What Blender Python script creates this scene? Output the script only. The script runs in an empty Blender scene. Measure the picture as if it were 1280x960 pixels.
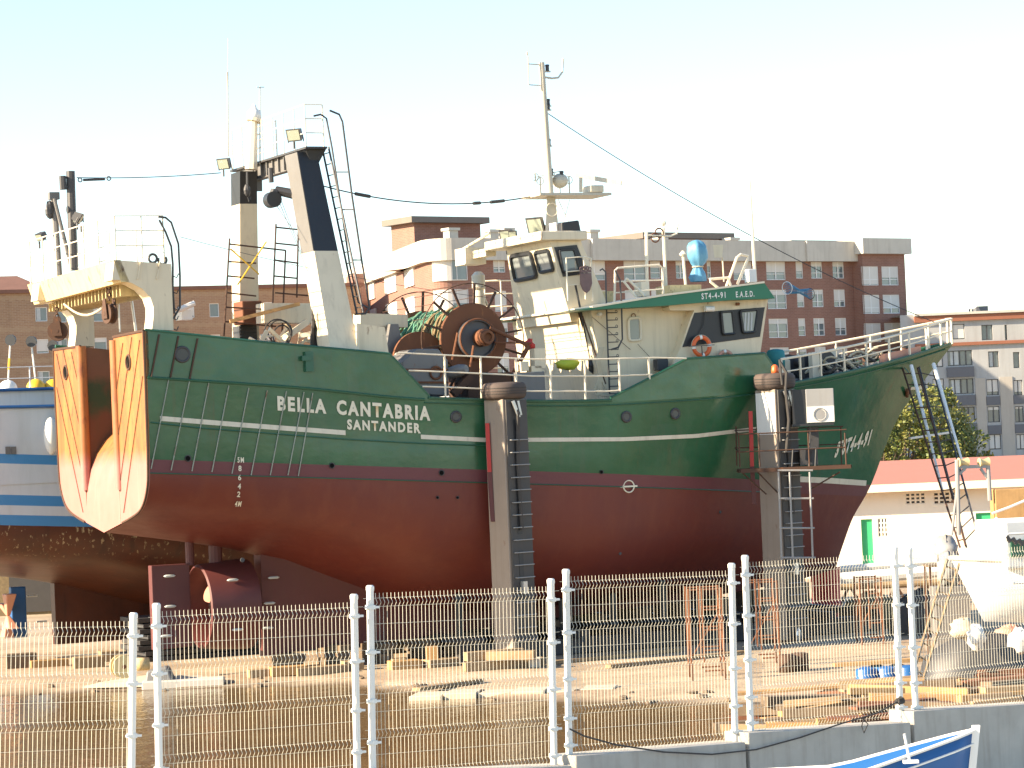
import bpy, bmesh, math, random
from mathutils import Vector, Matrix
from mathutils.bvhtree import BVHTree
random.seed(7)
R = math.radians
scene = bpy.context.scene
COL = scene.collection

# ---------------------------------------------------------------- camera, sky, sun, exposure
EYE = 5.35
FPX, ROLL, PITCH = 3600.0, R(2.5), math.atan2(77, 3600.0)
cr, sr, cp, sp = math.cos(ROLL), math.sin(ROLL), math.cos(PITCH), math.sin(PITCH)
FW = Vector((0, cp, sp)); UP0 = Vector((0, -sp, cp)); RT0 = Vector((1, 0, 0))
RT = cr*RT0 - sr*UP0; UP = sr*RT0 + cr*UP0
camd = bpy.data.cameras.new('camera'); cam = bpy.data.objects.new('camera', camd); COL.objects.link(cam)
camd.sensor_width = 36; camd.lens = FPX/1280*36; camd.clip_end = 6000; camd.clip_start = 0.5
M = Matrix((RT, UP, -FW)).transposed().to_4x4(); M.translation = Vector((0, 0, EYE)); cam.matrix_world = M
scene.camera = cam

SUN_AZ = R(18)      # towards the sun: (-cos, -sin)
SUN_EL = R(24)
to_sun = Vector((-math.cos(SUN_AZ)*math.cos(SUN_EL), -math.sin(SUN_AZ)*math.cos(SUN_EL), math.sin(SUN_EL)))
w = bpy.data.worlds.new("World"); scene.world = w; w.use_nodes = True
nt = w.node_tree; bg = nt.nodes['Background']
sky = nt.nodes.new('ShaderNodeTexSky'); sky.sky_type = 'NISHITA'; sky.sun_disc = False
sky.sun_elevation = SUN_EL; sky.sun_rotation = math.atan2(to_sun.x, to_sun.y)
sky.air_density = 1.0; sky.dust_density = 0.2; sky.ozone_density = 1.8
nt.links.new(sky.outputs[0], bg.inputs[0]); bg.inputs[1].default_value = 0.092
sl = bpy.data.lights.new('sun', 'SUN'); sl.energy = 5.0; sl.angle = R(0.5); sl.color = (1, 0.81, 0.58)
so = bpy.data.objects.new('sun', sl); COL.objects.link(so)
so.rotation_euler = to_sun.to_track_quat('Z', 'Y').to_euler(); so.location = (0, 0, 60)
scene.view_settings.view_transform = 'Standard'; scene.view_settings.look = 'None'
scene.view_settings.exposure = 1.74
scene.view_settings.use_curve_mapping = False
scene.render.engine = 'CYCLES'
scene.cycles.max_bounces = 6

# ---------------------------------------------------------------- photo rays and local frames
def ray(px, py):
    return FW + (px-640)/FPX*RT + (480-py)/FPX*UP
def at(px, py, Y):
    r = ray(px, py); return Vector((0, 0, EYE)) + r*(Y/r.y)
def onground(px, py, z=0.0):
    r = ray(px, py); return Vector((0, 0, EYE)) + r*((z-EYE)/r.z)
class Frame:
    """a thing's own axes: x along it, y away from the viewer side, z up"""
    def __init__(s, ox, oy, deg):
        s.ox, s.oy, s.a = ox, oy, R(deg); s.c, s.s = math.cos(s.a), math.sin(s.a)
    def S(s, px, py, y):
        r = ray(px, py); k = (y - s.s*s.ox + s.c*s.oy)/(-s.s*r.x + s.c*r.y)
        X, Y = r.x*k, r.y*k
        return Vector((s.c*(X-s.ox)+s.s*(Y-s.oy), y, EYE+r.z*k))
    def W(s, v): return Vector((s.ox+s.c*v[0]-s.s*v[1], s.oy+s.s*v[0]+s.c*v[1], v[2]))

# ---------------------------------------------------------------- object helpers
def tag(o, label=None, cat=None, group=None, kind=None):
    if label: o['label'] = label
    if cat: o['category'] = cat
    if group: o['group'] = group
    if kind: o['kind'] = kind
    return o
def thing(name, label, cat, loc=(0, 0, 0), rz=0.0, group=None):
    o = bpy.data.objects.new(name, None); o.empty_display_size = .3; COL.objects.link(o)
    o.location = loc; o.rotation_euler = (0, 0, rz)
    return tag(o, label, cat, group)
def dup(o, parent=None):
    c = o.copy(); COL.objects.link(c); c.parent = parent
    for ch in list(o.children): dup(ch, c)
    return c
def V(*a): return Vector(a)

SPLIT = {'hanging_shackles': 'hanging_shackle', 'turnbuckles': 'turnbuckle', 'rungs': 'rung', 'scupper_rims': 'scupper', 'scupper_holes': 'scupper_hole', 'drum_spokes': 'drum_spoke', 'braces': 'brace', 'hooks': 'hook', 'roof_rails': 'roof_rail', 'anodes': 'anode', 'stiffeners': 'stiffener', 'housing_ribs': 'housing_rib', 'scuttles': 'scuttle', 'raking_rods': 'raking_rod', 'gantry_posts': 'gantry_post', 'gunwale_rails': 'gunwale'}
class MB:
    def __init__(s): s.v = []; s.f = []; s.m = []; s.cur = 0
    def add(s, vs, fs):
        b = len(s.v); s.v += [tuple(p) for p in vs]; s.f += [tuple(b+i for i in f) for f in fs]; s.m += [s.cur]*len(fs)
        return s
    def hexa(s, b, t):
        """4 bottom corners and 4 top corners in the same order"""
        return s.add(list(b)+list(t), [(3, 2, 1, 0), (4, 5, 6, 7), (0, 1, 5, 4), (1, 2, 6, 5), (2, 3, 7, 6), (3, 0, 4, 7)])
    def box(s, x0, x1, y0, y1, z0, z1):
        return s.hexa([(x0, y0, z0), (x1, y0, z0), (x1, y1, z0), (x0, y1, z0)], [(x0, y0, z1), (x1, y0, z1), (x1, y1, z1), (x0, y1, z1)])
    def cbox(s, c, size, rz=0.0, rx=0.0, ry=0.0):
        m = Matrix.Translation(Vector(c)) @ Matrix.Rotation(rz, 4, 'Z') @ Matrix.Rotation(ry, 4, 'Y') @ Matrix.Rotation(rx, 4, 'X')
        a, b, d = [q/2 for q in size]
        P = [m @ Vector(p) for p in [(-a, -b, -d), (a, -b, -d), (a, b, -d), (-a, b, -d), (-a, -b, d), (a, -b, d), (a, b, d), (-a, b, d)]]
        return s.hexa(P[:4], P[4:])
    def tube(s, p0, p1, r, n=8, r1=None, cap=True):
        p0, p1 = Vector(p0), Vector(p1); d = p1-p0
        if d.length < 1e-6: return s
        q = d.to_track_quat('Z', 'Y'); r1 = r if r1 is None else r1
        X, Y = q @ Vector((1, 0, 0)), q @ Vector((0, 1, 0))
        vs = []
        for P, rr in ((p0, r), (p1, r1)):
            for i in range(n):
                a = 2*math.pi*i/n; vs.append(P + X*math.cos(a)*rr + Y*math.sin(a)*rr)
        fs = [(i, (i+1) % n, n+(i+1) % n, n+i) for i in range(n)]
        if cap: fs += [tuple(range(n-1, -1, -1)), tuple(range(n, 2*n))]
        return s.add(vs, fs)
    def path(s, pts, r, n=6, closed=False):
        pts = [Vector(p) for p in pts]
        L = len(pts)
        vs = []; prevX = None
        for i, p in enumerate(pts):
            a = pts[(i-1) % L] if (closed or i > 0) else p
            b = pts[(i+1) % L] if (closed or i < L-1) else p
            d = (b-a).normalized()
            if prevX is None:
                X = d.orthogonal().normalized()
            else:
                X = (prevX - d*prevX.dot(d)).normalized()
            prevX = X; Yv = d.cross(X)
            for k in range(n):
                an = 2*math.pi*k/n; vs.append(p + X*math.cos(an)*r + Yv*math.sin(an)*r)
        fs = []
        for i in range(L if closed else L-1):
            j = (i+1) % L
            for k in range(n): fs.append((i*n+k, i*n+(k+1) % n, j*n+(k+1) % n, j*n+k))
        if not closed: fs += [tuple(range(n-1, -1, -1)), tuple((L-1)*n+k for k in range(n))]
        return s.add(vs, fs)
    def bar(s, p0, p1, wdt, hgt, upv=(0, 0, 1)):
        p0, p1 = Vector(p0), Vector(p1); d = (p1-p0).normalized(); u = Vector(upv)
        sd = d.cross(u)
        if sd.length < 1e-4: sd = d.orthogonal()
        sd.normalize(); u = sd.cross(d).normalized()
        a, b = sd*wdt/2, u*hgt/2
        return s.hexa([p0-a-b, p0+a-b, p0+a+b, p0-a+b], [p1-a-b, p1+a-b, p1+a+b, p1-a+b])
    def prism(s, poly, d):
        """extrude a 3d polygon by the vector d"""
        d = Vector(d); n = len(poly); P = [Vector(p) for p in poly]
        return s.add(P+[p+d for p in P], [tuple(range(n-1, -1, -1)), tuple(range(n, 2*n))] + [(i, (i+1) % n, n+(i+1) % n, n+i) for i in range(n)])
    def lathe(s, c, axis, prof, n=24, cap=True):
        """prof: (distance along axis, radius)"""
        c = Vector(c); ax = Vector(axis).normalized(); X = ax.orthogonal().normalized(); Y = ax.cross(X)
        vs = []
        for h, r in prof:
            for i in range(n):
                a = 2*math.pi*i/n; vs.append(c + ax*h + (X*math.cos(a)+Y*math.sin(a))*r)
        fs = []
        for j in range(len(prof)-1):
            for i in range(n): fs.append((j*n+i, j*n+(i+1) % n, (j+1)*n+(i+1) % n, (j+1)*n+i))
        if cap: fs += [tuple(range(n-1, -1, -1)), tuple((len(prof)-1)*n+i for i in range(n))]
        return s.add(vs, fs)
    def ring(s, c, axis, R0, r, n=32, k=8, a0=0, a1=2*math.pi):
        c = Vector(c); ax = Vector(axis).normalized(); X = ax.orthogonal().normalized(); Y = ax.cross(X)
        full = abs(a1-a0-2*math.pi) < 1e-4
        N = n if full else n+1
        return s.path([c + (X*math.cos(a0+(a1-a0)*i/n)+Y*math.sin(a0+(a1-a0)*i/n))*R0 for i in range(N)], r, k, full)
    def blob(s, c, rad, jit=.0, n=10, m=7, seed=0):
        rnd = random.Random(seed); c = Vector(c); vs = []
        if not hasattr(rad, '__len__'): rad = (rad,)*3
        for j in range(m+1):
            th = math.pi*j/m
            for i in range(n):
                a = 2*math.pi*i/n; q = 1+rnd.uniform(-jit, jit)
                vs.append(c+Vector((rad[0]*math.sin(th)*math.cos(a)*q, rad[1]*math.sin(th)*math.sin(a)*q, rad[2]*math.cos(th)*q)))
        return s.add(vs, [(j*n+i, (j+1)*n+i, (j+1)*n+(i+1) % n, j*n+(i+1) % n) for j in range(m) for i in range(n)])
    def grid(s, rows, flip=False):
        n = len(rows[0]); vs = [p for r in rows for p in r]; fs = []
        for j in range(len(rows)-1):
            for i in range(n-1):
                f = (j*n+i, j*n+i+1, (j+1)*n+i+1, (j+1)*n+i)
                fs.append(f[::-1] if flip else f)
        return s.add(vs, fs)
    def islands(s):
        par = list(range(len(s.v)))
        def find(i):
            while par[i] != i: par[i] = par[par[i]]; i = par[i]
            return i
        for f in s.f:
            for k in f[1:]: par[find(k)] = find(f[0])
        out = {}
        for f, m in zip(s.f, s.m): out.setdefault(find(f[0]), []).append((f, m))
        res = []
        for fs in out.values():
            ids = sorted({i for f, _ in fs for i in f}); mp = {i: j for j, i in enumerate(ids)}
            q = MB(); q.v = [s.v[i] for i in ids]; q.f = [tuple(mp[i] for i in f) for f, _ in fs]; q.m = [m for _, m in fs]; res.append(q)
        return res
    def build(s, name, mat, parent=None, smooth=False, bevel=0, recalc=True, auto=None):
        if name in SPLIT and parent is not None:
            for q in s.islands(): o = q.build(SPLIT[name], mat, parent, smooth, bevel, recalc, auto)
            return o
        me = bpy.data.meshes.new(name); me.from_pydata(s.v, [], s.f)
        mats = mat if isinstance(mat, (list, tuple)) else [mat]
        for m in mats: me.materials.append(m)
        for p, k in zip(me.polygons, s.m): p.material_index = k
        if recalc:
            bm = bmesh.new(); bm.from_mesh(me)
            bmesh.ops.recalc_face_normals(bm, faces=bm.faces); bm.to_mesh(me); bm.free()
        if smooth:
            me.polygons.foreach_set('use_smooth', [True]*len(me.polygons))
            if auto: me.set_sharp_from_angle(angle=R(auto))
        me.update()
        o = bpy.data.objects.new(name, me); COL.objects.link(o)
        if parent is not None: o.parent = parent
        if bevel:
            b = o.modifiers.new('bevel', 'BEVEL'); b.width = bevel; b.segments = 2; b.limit_method = 'ANGLE'
        return o

# ---------------------------------------------------------------- materials
def newmat(name):
    m = bpy.data.materials.new(name); m.use_nodes = True
    t = m.node_tree; t.nodes.clear()
    o = t.nodes.new('ShaderNodeOutputMaterial'); b = t.nodes.new('ShaderNodeBsdfPrincipled')
    t.links.new(b.outputs[0], o.inputs[0]); return m, t, b
def N(t, kind, **kw):
    n = t.nodes.new('ShaderNode'+kind)
    for k, v in kw.items():
        if k.startswith('i_'):
            key = k[2:].replace('_', ' ')
            n.inputs[int(key) if key.isdigit() else key].default_value = v
        else: setattr(n, k, v)
    return n
def coords(t, scale=(1, 1, 1)):
    tc = N(t, 'TexCoord'); mp = N(t, 'Mapping'); mp.inputs['Scale'].default_value = scale
    t.links.new(tc.outputs['Object'], mp.inputs[0]); return mp.outputs[0]
def noise(t, scale, detail=6, st=(1, 1, 1), rough=.6):
    n = N(t, 'TexNoise', i_Scale=scale, i_Detail=detail, i_Roughness=rough)
    t.links.new(coords(t, st), n.inputs['Vector']); return n.outputs['Fac']
def ramp(t, src, a, b, inv=False):
    r = N(t, 'MapRange', i_1=a, i_2=b)
    if inv: r.inputs[3].default_value = 1; r.inputs[4].default_value = 0
    t.links.new(src, r.inputs[0]); return r.outputs[0]
def mix(t, fac, a, b):
    n = N(t, 'Mix', data_type='RGBA')
    if isinstance(fac, (int, float)): n.inputs[0].default_value = fac
    else: t.links.new(fac, n.inputs[0])
    for s_, i in ((a, 6), (b, 7)):
        if isinstance(s_, tuple): n.inputs[i].default_value = (*s_[:3], 1)
        else: t.links.new(s_, n.inputs[i])
    return n.outputs[2]
def mul(t, a, b, op='MULTIPLY'):
    n = N(t, 'Math', operation=op)
    for s_, i in ((a, 0), (b, 1)):
        if isinstance(s_, (int, float)): n.inputs[i].default_value = s_
        else: t.links.new(s_, n.inputs[i])
    return n.outputs[0]
def bump(t, b, src, strength=.3, dist=.02):
    n = N(t, 'Bump', i_Strength=strength, i_Distance=dist)
    t.links.new(src, n.inputs['Height']); t.links.new(n.outputs[0], b.inputs['Normal'])
RUST = (.16, .06, .02)
def paint(name, col, rough=.45, vary=.25, rust=0.0, streak=0.0, metal=0.0, scale=1.0, dark=None, bmp=.15, spec=.5, rustcol=RUST):
    """painted or bare surface: soft colour variation, vertical dirt streaks, rust blooms"""
    m, t, b = newmat(name)
    dk = dark or tuple(c*.62 for c in col)
    c = mix(t, mul(t, ramp(t, noise(t, 1.3*scale), .35, .75), vary), col, dk)
    if streak:
        c = mix(t, mul(t, ramp(t, noise(t, 2.2*scale, 5, (3, 3, .25)), .5, .72), streak), c, tuple(x*.5+y*.4 for x, y in zip(col, (.12, .07, .03))))
    if rust:
        f = ramp(t, noise(t, 3.1*scale, 9, (1.5, 1.5, .6), .7), .72-rust*.4, .80-rust*.3)
        c = mix(t, f, c, rustcol)
    t.links.new(c, b.inputs['Base Color'])
    b.inputs['Roughness'].default_value = rough; b.inputs['Metallic'].default_value = metal
    b.inputs['Specular IOR Level'].default_value = spec
    if bmp: bump(t, b, noise(t, 9*scale, 5), bmp, .01)
    return m
MT = {}
MT['cream'] = paint('cream_paint', (.72, .62, .44), .5, .2, .22, .35)
MT['cream_clean'] = paint('cream_paint_clean', (.76, .68, .52), .5, .15, .08, .2)
MT['white'] = paint('white_paint', (.78, .77, .72), .45, .15, .08, .15)
MT['green'] = paint('green_paint', (.022, .105, .060), .38, .35, .12, .2)
MT['black'] = paint('black_paint', (.022, .024, .027), .45, .3, .1, .1)
MT['darkgrey'] = paint('dark_grey_steel', (.05, .05, .052), .55, .3, .15, .2)
MT['void'] = paint('dark_hollow', (.006, .006, .006), .95, bmp=0, spec=.1)
MT['grey'] = paint('grey_paint', (.17, .165, .158), .5, .3, .22, .3)
MT['midgrey'] = paint('mid_grey_paint', (.30, .30, .29), .5, .3, .15, .3)
MT['rust'] = paint('rusty_steel', (.17, .065, .028), .8, .6, .35, .3, rustcol=(.28, .11, .04))
MT['rustpost'] = paint('rusty_iron', (.075, .036, .02), .8, .5, .3)
MT['red_anti'] = paint('red_antifouling', (.105, .026, .024), .55, .35, .04, .25)
MT['redbar'] = paint('red_guide_paint', (.45, .03, .025), .5, .3, .12, .2)
MT['orange'] = paint('orange_plastic', (.72, .13, .03), .45, .15)
MT['fadedorange'] = paint('faded_orange', (.55, .27, .19), .6, .2)
MT['rubber'] = paint('tyre_rubber', (.035, .032, .03), .75, .3, dark=(.08, .06, .05))
MT['oldrubber'] = paint('worn_tyre_rubber', (.09, .065, .055), .8, .5, .15, dark=(.04, .035, .03), rustcol=(.2, .09, .06))
MT['timber'] = paint('weathered_timber', (.34, .24, .13), .85, .7, .1, .4, scale=2, dark=(.12, .08, .05), bmp=.4)
MT['oldtimber'] = paint('old_dark_timber', (.17, .12, .075), .9, .7, .1, .3, scale=2, dark=(.06, .045, .03), bmp=.4)
MT['plank'] = paint('orange_brown_plank', (.42, .25, .10), .8, .6, .1, .4, scale=2, bmp=.3)
MT['bare'] = paint('aluminium', (.55, .55, .53), .35, .2, 0, .1, metal=.7)
MT['galv'] = paint('galvanised_white', (.70, .69, .64), .5, .15, .03, .1)
MT['blue'] = paint('blue_paint', (.018, .105, .30), .4, .25, .06, .15)
MT['bluewhite'] = paint('ship_white_paint', (.64, .66, .68), .45, .15, .06, .25)
MT['tarp'] = paint('blue_tarpaulin', (.09, .27, .42), .55, .3, bmp=.6)
MT['teal'] = paint('teal_cloth', (.02, .20, .22), .7, .4, bmp=.5)
MT['yellow'] = paint('yellow_plastic', (.72, .44, .03), .45, .2)
MT['lime'] = paint('lime_bag', (.50, .58, .05), .6, .2)
MT['rope'] = paint('old_rope', (.52, .46, .33), .9, .4, scale=4, bmp=.6)
MT['darkrope'] = paint('dark_rope', (.06, .055, .05), .9, .4, scale=4)
MT['net'] = paint('green_net', (.04, .20, .14), .9, .7, scale=5, dark=(.24, .26, .15), bmp=.9)
MT['netbrown'] = paint('brown_net', (.22, .16, .08), .9, .7, scale=6, dark=(.08, .06, .035), bmp=.9)
MT['cable'] = paint('steel_cable', (.05, .05, .05), .6, .2)
MT['lens'] = paint('lamp_lens', (.30, .33, .26), .2, .2)
MT['ochre'] = paint('ochre_flag', (.4, .1, .1), .7, .2)
MT['crest'] = paint('bronze_crest', (.20, .12, .11), .5, .6, metal=.3, scale=6)
MT['stainless'] = paint('zinc_anode', (.55, .58, .55), .4, .5, .1)
def glassmat(name, col, rough=.06):
    m, t, b = newmat(name)
    t.links.new(mix(t, noise(t, .9, 2), col, tuple(c*.55 for c in col)), b.inputs['Base Color'])
    b.inputs['Roughness'].default_value = rough; b.inputs['Specular IOR Level'].default_value = .8
    return m
MT['glass'] = glassmat('window_glass', (.17, .21, .23))
MT['shipglass'] = glassmat('ship_window_glass', (.22, .25, .25), .1)
MT['darkglass'] = glassmat('dark_glass', (.012, .014, .016), .35)

def place_text(body, name, size, pos_fn, mat, parent, bold=.02, shear=0.0, sx=1.0, width=None):
    """lettering as mesh; pos_fn maps the text plane to 3d. width fits the line to that length"""
    cu = bpy.data.curves.new('lettering', 'FONT'); cu.body = body; cu.size = 1.0; cu.offset = bold; cu.shear = shear
    cu.space_character = 1.3; cu.resolution_u = 3
    ob = bpy.data.objects.new('lettering', cu); COL.objects.link(ob)
    dg = bpy.context.evaluated_depsgraph_get(); dg.update()
    me = bpy.data.meshes.new_from_object(ob.evaluated_get(dg), depsgraph=dg)
    bpy.data.objects.remove(ob)
    xs = [v.co.x for v in me.vertices]; ys = [v.co.y for v in me.vertices]
    x0, x1, y1 = min(xs), max(xs), max(ys)
    bm = bmesh.new(); bm.from_mesh(me)
    bmesh.ops.triangulate(bm, faces=bm.faces)
    for v in bm.verts:
        X = (v.co.x-x0)/(x1-x0)*width; Y = v.co.y/ max(.01, .70)*size
        v.co = Vector(pos_fn(X, Y))
    bm.to_mesh(me); bm.free(); me.materials.clear(); me.materials.append(mat)
    o = bpy.data.objects.new(name, me); COL.objects.link(o); o.parent = parent
    return o
# ================================================================ SETTING
# ---- ground: the yard beside the basin, falling into the water along an uneven bank
BANK = [(-400, 70.2), (-30, 70.2), (-9, 69.6), (-4.2, 68.6), (-3.0, 66.2), (-0.4, 62.5), (2.5, 60.5), (4.6, 59.0), (5.6, 54.0), (7.5, 50.5), (11, 47.5), (16, 46), (30, 45), (60, 43), (400, 43)]
def bank_y(x):
    for (a, b), (c, d) in zip(BANK, BANK[1:]):
        if a <= x <= c: return b+(d-b)*(x-a)/(c-a)
    return BANK[-1][1]
def gh(x, y):
    d = y-bank_y(x)
    h = max(-1.2, min(0, d*.11-.02)) if d < 0 else min(0.0, -.02+d*.02)
    if y < 120 and -1 < d < 3 : h += .03*math.sin(x*3.1+y*2.3)*math.sin(y*4.1-x)
    return h
xs = [-3000, -800, -200, -90, -50]+[-34+i*.55 for i in range(0, 125)]+[45, 80, 200, 800, 3000]
ys = [5, 24, 36]+[40+i*.55 for i in range(0, 92)]+[100, 115, 140, 180, 240, 400, 900, 5000]
rows = [[(x, y, gh(x, y)) for x in xs] for y in ys]
m, t, b = newmat('yard_ground')
n1 = noise(t, .35, 8); n2 = noise(t, 3.0, 8)
c = mix(t, ramp(t, n1, .35, .7), (.46, .37, .25), (.27, .19, .115))
c = mix(t, mul(t, ramp(t, n2, .52, .75), .6), c, (.14, .10, .07))
c = mix(t, mul(t, ramp(t, noise(t, .5, 5, (.3, 1.6, 1)), .55, .7), .5), c, (.33, .19, .13))
geo = N(t, 'NewGeometry'); sep = N(t, 'SeparateXYZ'); t.links.new(geo.outputs['Position'], sep.inputs[0])
wet = ramp(t, sep.outputs[2], -.10, -.02, True)
c = mix(t, wet, c, (.10, .065, .035))
t.links.new(c, b.inputs['Base Color']); b.inputs['Roughness'].default_value = .9
bump(t, b, noise(t, 7, 9), .5, .06)
MB().grid(rows).build('ground', m, smooth=True, recalc=False)['kind'] = 'structure'
# ---- basin water behind the fence
m, t, b = newmat('basin_water')
c = mix(t, ramp(t, noise(t, .25, 5), .35, .7), (.20, .135, .060), (.12, .078, .032))
t.links.new(c, b.inputs['Base Color']); b.inputs['Roughness'].default_value = .12
b.inputs['Specular IOR Level'].default_value = .6
hh = mul(t, noise(t, 1.6, 3, (1, .45, 1)), mul(t, noise(t, 7, 3, (1, .6, 1)), .4), 'ADD')
bump(t, b, hh, .6, .06)
MB().grid([[(-3000, 30, -.1), (3000, 30, -.1)], [(-3000, 75, -.1), (3000, 75, -.1)]]).build('water', m, recalc=False)['kind'] = 'structure'

# ---- building material helpers
def brickmat(name, c1, c2, mortar, bands=None):
    m, t, b = newmat(name)
    tc = N(t, 'TexCoord'); sp_ = N(t, 'SeparateXYZ'); t.links.new(tc.outputs['Object'], sp_.inputs[0])
    cb = N(t, 'CombineXYZ')
    t.links.new(mul(t, sp_.outputs[0], sp_.outputs[1], 'ADD'), cb.inputs[0]); t.links.new(sp_.outputs[2], cb.inputs[1])
    br = N(t, 'TexBrick', i_Scale=1.0); br.inputs['Brick Width'].default_value = .5; br.inputs['Row Height'].default_value = .16
    br.inputs['Mortar Size'].default_value = .018
    br.inputs['Color1'].default_value = (*c1, 1); br.inputs['Color2'].default_value = (*c2, 1); br.inputs['Mortar'].default_value = (*mortar, 1)
    t.links.new(cb.outputs[0], br.inputs['Vector'])
    c = mix(t, mul(t, ramp(t, noise(t, .22, 6), .35, .7), .35), br.outputs[0], tuple(x*.6 for x in c1))
    c = mix(t, mul(t, ramp(t, noise(t, 1.1, 6, (1, 1, .2)), .5, .75), .3), c, tuple(x*.55 for x in c1))
    if bands:
        # pale saw-tooth courses of brick laid across the wall
        wv = mul(t, N_saw(t, sp_.outputs[0]), .25)
        zz = mul(t, sp_.outputs[2], wv, 'ADD')
        md = mul(t, mul(t, zz, bands[1], 'SUBTRACT'), bands[0], 'MODULO')
        f = mul(t, mul(t, md, .42, 'LESS_THAN'), .28)
        c = mix(t, f, c, (.42, .32, .20))
    t.links.new(c, b.inputs['Base Color']); b.inputs['Roughness'].default_value = .9
    return m
def N_saw(t, src):
    return mul(t, mul(t, src, .4, 'PINGPONG'), 1.4)
BRK = brickmat('red_brick', (.275, .135, .098), (.225, .11, .08), (.28, .19, .15))
TAN = brickmat('tan_brick', (.34, .215, .125), (.29, .175, .105), (.37, .28, .20), bands=(3.0, .3))
MT['stoneband'] = paint('pale_concrete_band', (.54, .51, .44), .85, .4, .0, .35, scale=.4)
MT['greyrender'] = paint('grey_render', (.38, .39, .385), .9, .4, 0, .35, scale=.3)
MT['tanrender'] = paint('tan_render', (.42, .39, .34), .9, .3, 0, .3, scale=.3)
MT['greypanel'] = paint('grey_panel', (.12, .125, .14), .6, .2, 0, 0, scale=.3)
MT['shutter'] = paint('roller_shutter', (.62, .60, .55), .7, .25, 0, .2, scale=.5)
MT['winframe'] = paint('white_window_frame', (.72, .72, .70), .5, .1, 0, 0)
MT['darkframe'] = paint('dark_window_frame', (.06, .06, .065), .5, .1, 0, 0)
MT['curtain'] = paint('pale_curtain', (.5, .53, .52), .8, .6, 0, .4, scale=1.5)
MT['redband'] = paint('red_brick_band', (.30, .12, .07), .9, .4, 0, .2, scale=.4)
MT['rooftile'] = paint('brown_roof_tiles', (.20, .10, .07), .9, .5, scale=.6)

MT['capedge'] = paint('weathered_roof_edge', (.19, .165, .14), .9, .4, 0, .2, scale=.4)
def holed_wall(mb, x0, x1, z0, z1, holes, y=0.0, depth=.22):
    """one wall face with real openings and their reveals; holes = (xa, xb, za, zb)"""
    X = sorted({x0, x1, *[h[0] for h in holes], *[h[1] for h in holes]}); Z = sorted({z0, z1, *[h[2] for h in holes], *[h[3] for h in holes]})
    X = [v for v in X if x0 <= v <= x1]; Z = [v for v in Z if z0 <= v <= z1]
    for a, b in zip(X, X[1:]):
        for c, d in zip(Z, Z[1:]):
            mx, mz = (a+b)/2, (c+d)/2
            if any(h[0] < mx < h[1] and h[2] < mz < h[3] for h in holes): continue
            mb.add([(a, y, c), (b, y, c), (b, y, d), (a, y, d)], [(0, 1, 2, 3)])
    for a, b, c, d in holes:
        for q in ([(a, y, c), (a, y, d), (a, y+depth, d), (a, y+depth, c)], [(b, y, c), (b, y+depth, c), (b, y+depth, d), (b, y, d)],
                  [(a, y, c), (a, y+depth, c), (b, y+depth, c), (b, y, c)], [(a, y, d), (b, y, d), (b, y+depth, d), (a, y+depth, d)]):
            mb.add(q, [(0, 1, 2, 3)])
def make_window(parent, xa, xb, za, zb, y=.12, shut=.4, mull=1, frame='winframe', rows_=0):
    """window > frame bars mesh is the part; pane and roller shutter are its sub-parts"""
    w_, h_ = xb-xa, zb-za; t_ = .07
    f = MB()
    f.box(xa, xa+t_, y-.05, y+.03, za, zb).box(xb-t_, xb, y-.05, y+.03, za, zb).box(xa+t_, xb-t_, y-.05, y+.03, za, za+t_).box(xa+t_, xb-t_, y-.05, y+.03, zb-t_, zb)
    for k in range(mull):
        xm = xa+w_*(k+1)/(mull+1); f.box(xm-.05, xm+.05, y-.05, y+.03, za+t_, zb-t_)
    if rows_: f.box(xa+t_, xb-t_, y-.04, y+.02, za+h_*.3, za+h_*.3+.06)
    fo = f.build('window', MT[frame], parent, recalc=False)
    MB().add([(xa, y+.035, za), (xb, y+.035, za), (xb, y+.035, zb), (xa, y+.035, zb)], [(0, 1, 2, 3)]).build('pane', MT['glass'], fo, recalc=False)
    if shut > 0.02:
        MB().box(xa+t_, xb-t_, y-.035, y+.0, zb-t_-(h_-2*t_)*shut, zb-t_-.002).build('shutter', MT['shutter'], fo, recalc=False)
    elif shut < 0:
        MB().box(xa+w_*.12, xa+w_*.45, y-.01, y+.02, za+.1, zb-.1).build('curtain', MT['curtain'], fo, recalc=False)
    return fo

# ---- brick apartment block (long facade, rounded corner, penthouses)
rB = random.Random(3)
pc = at(540, 290, 265)
angB = math.degrees(math.atan2(33, 44.5))
FB = Frame(pc.x, 265, angB)
bl = thing('apartment_building', 'long red brick apartment block with a pale roof band, rising behind the wheelhouse', 'building', (FB.ox, FB.oy, 0), FB.a)
zr = FB.S(800, 300, 0).z            # top of the parapet band
L1 = FB.S(1075, 340, 0).x; STO = 2.92
def bx(px, py=340, y=0): return FB.S(px, py, y).x
zt = FB.S(966, 326, 0).z; zb_ = FB.S(968, 350, 0).z    # a top floor window's head and sill
bandz = zr-2.05
cols = [(617, 632, 1, 0), (655, 668, 0, 1), (730, 757, 1, 0), (780, 808, 1, 0), (813, 826, 0, 0), (845, 857, 1, 0), (884, 889, 0, 0), (917, 940, 1, 0), (958, 982, 1, 0), (995, 1004, 0, 0), (1014, 1028, 1, 0), (1041, 1055, 1, 0)]
holes = []; wins = []
for fl in range(6):
    for (a, b_, mu, kk) in cols:
        xa, xb = bx(a), bx(b_); z1 = zt-fl*STO; z0 = z1-(zt-zb_)*(1.0 if b_-a > 14 else .92)
        if fl == 0 and b_ < 650 and a > 600: z0 = z1-1.2
        holes.append((xa, xb, z0, z1)); wins.append((xa, xb, z0, z1, mu))
mb = MB(); holed_wall(mb, 3.6, L1, 0, bandz+.1, holes)
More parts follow.
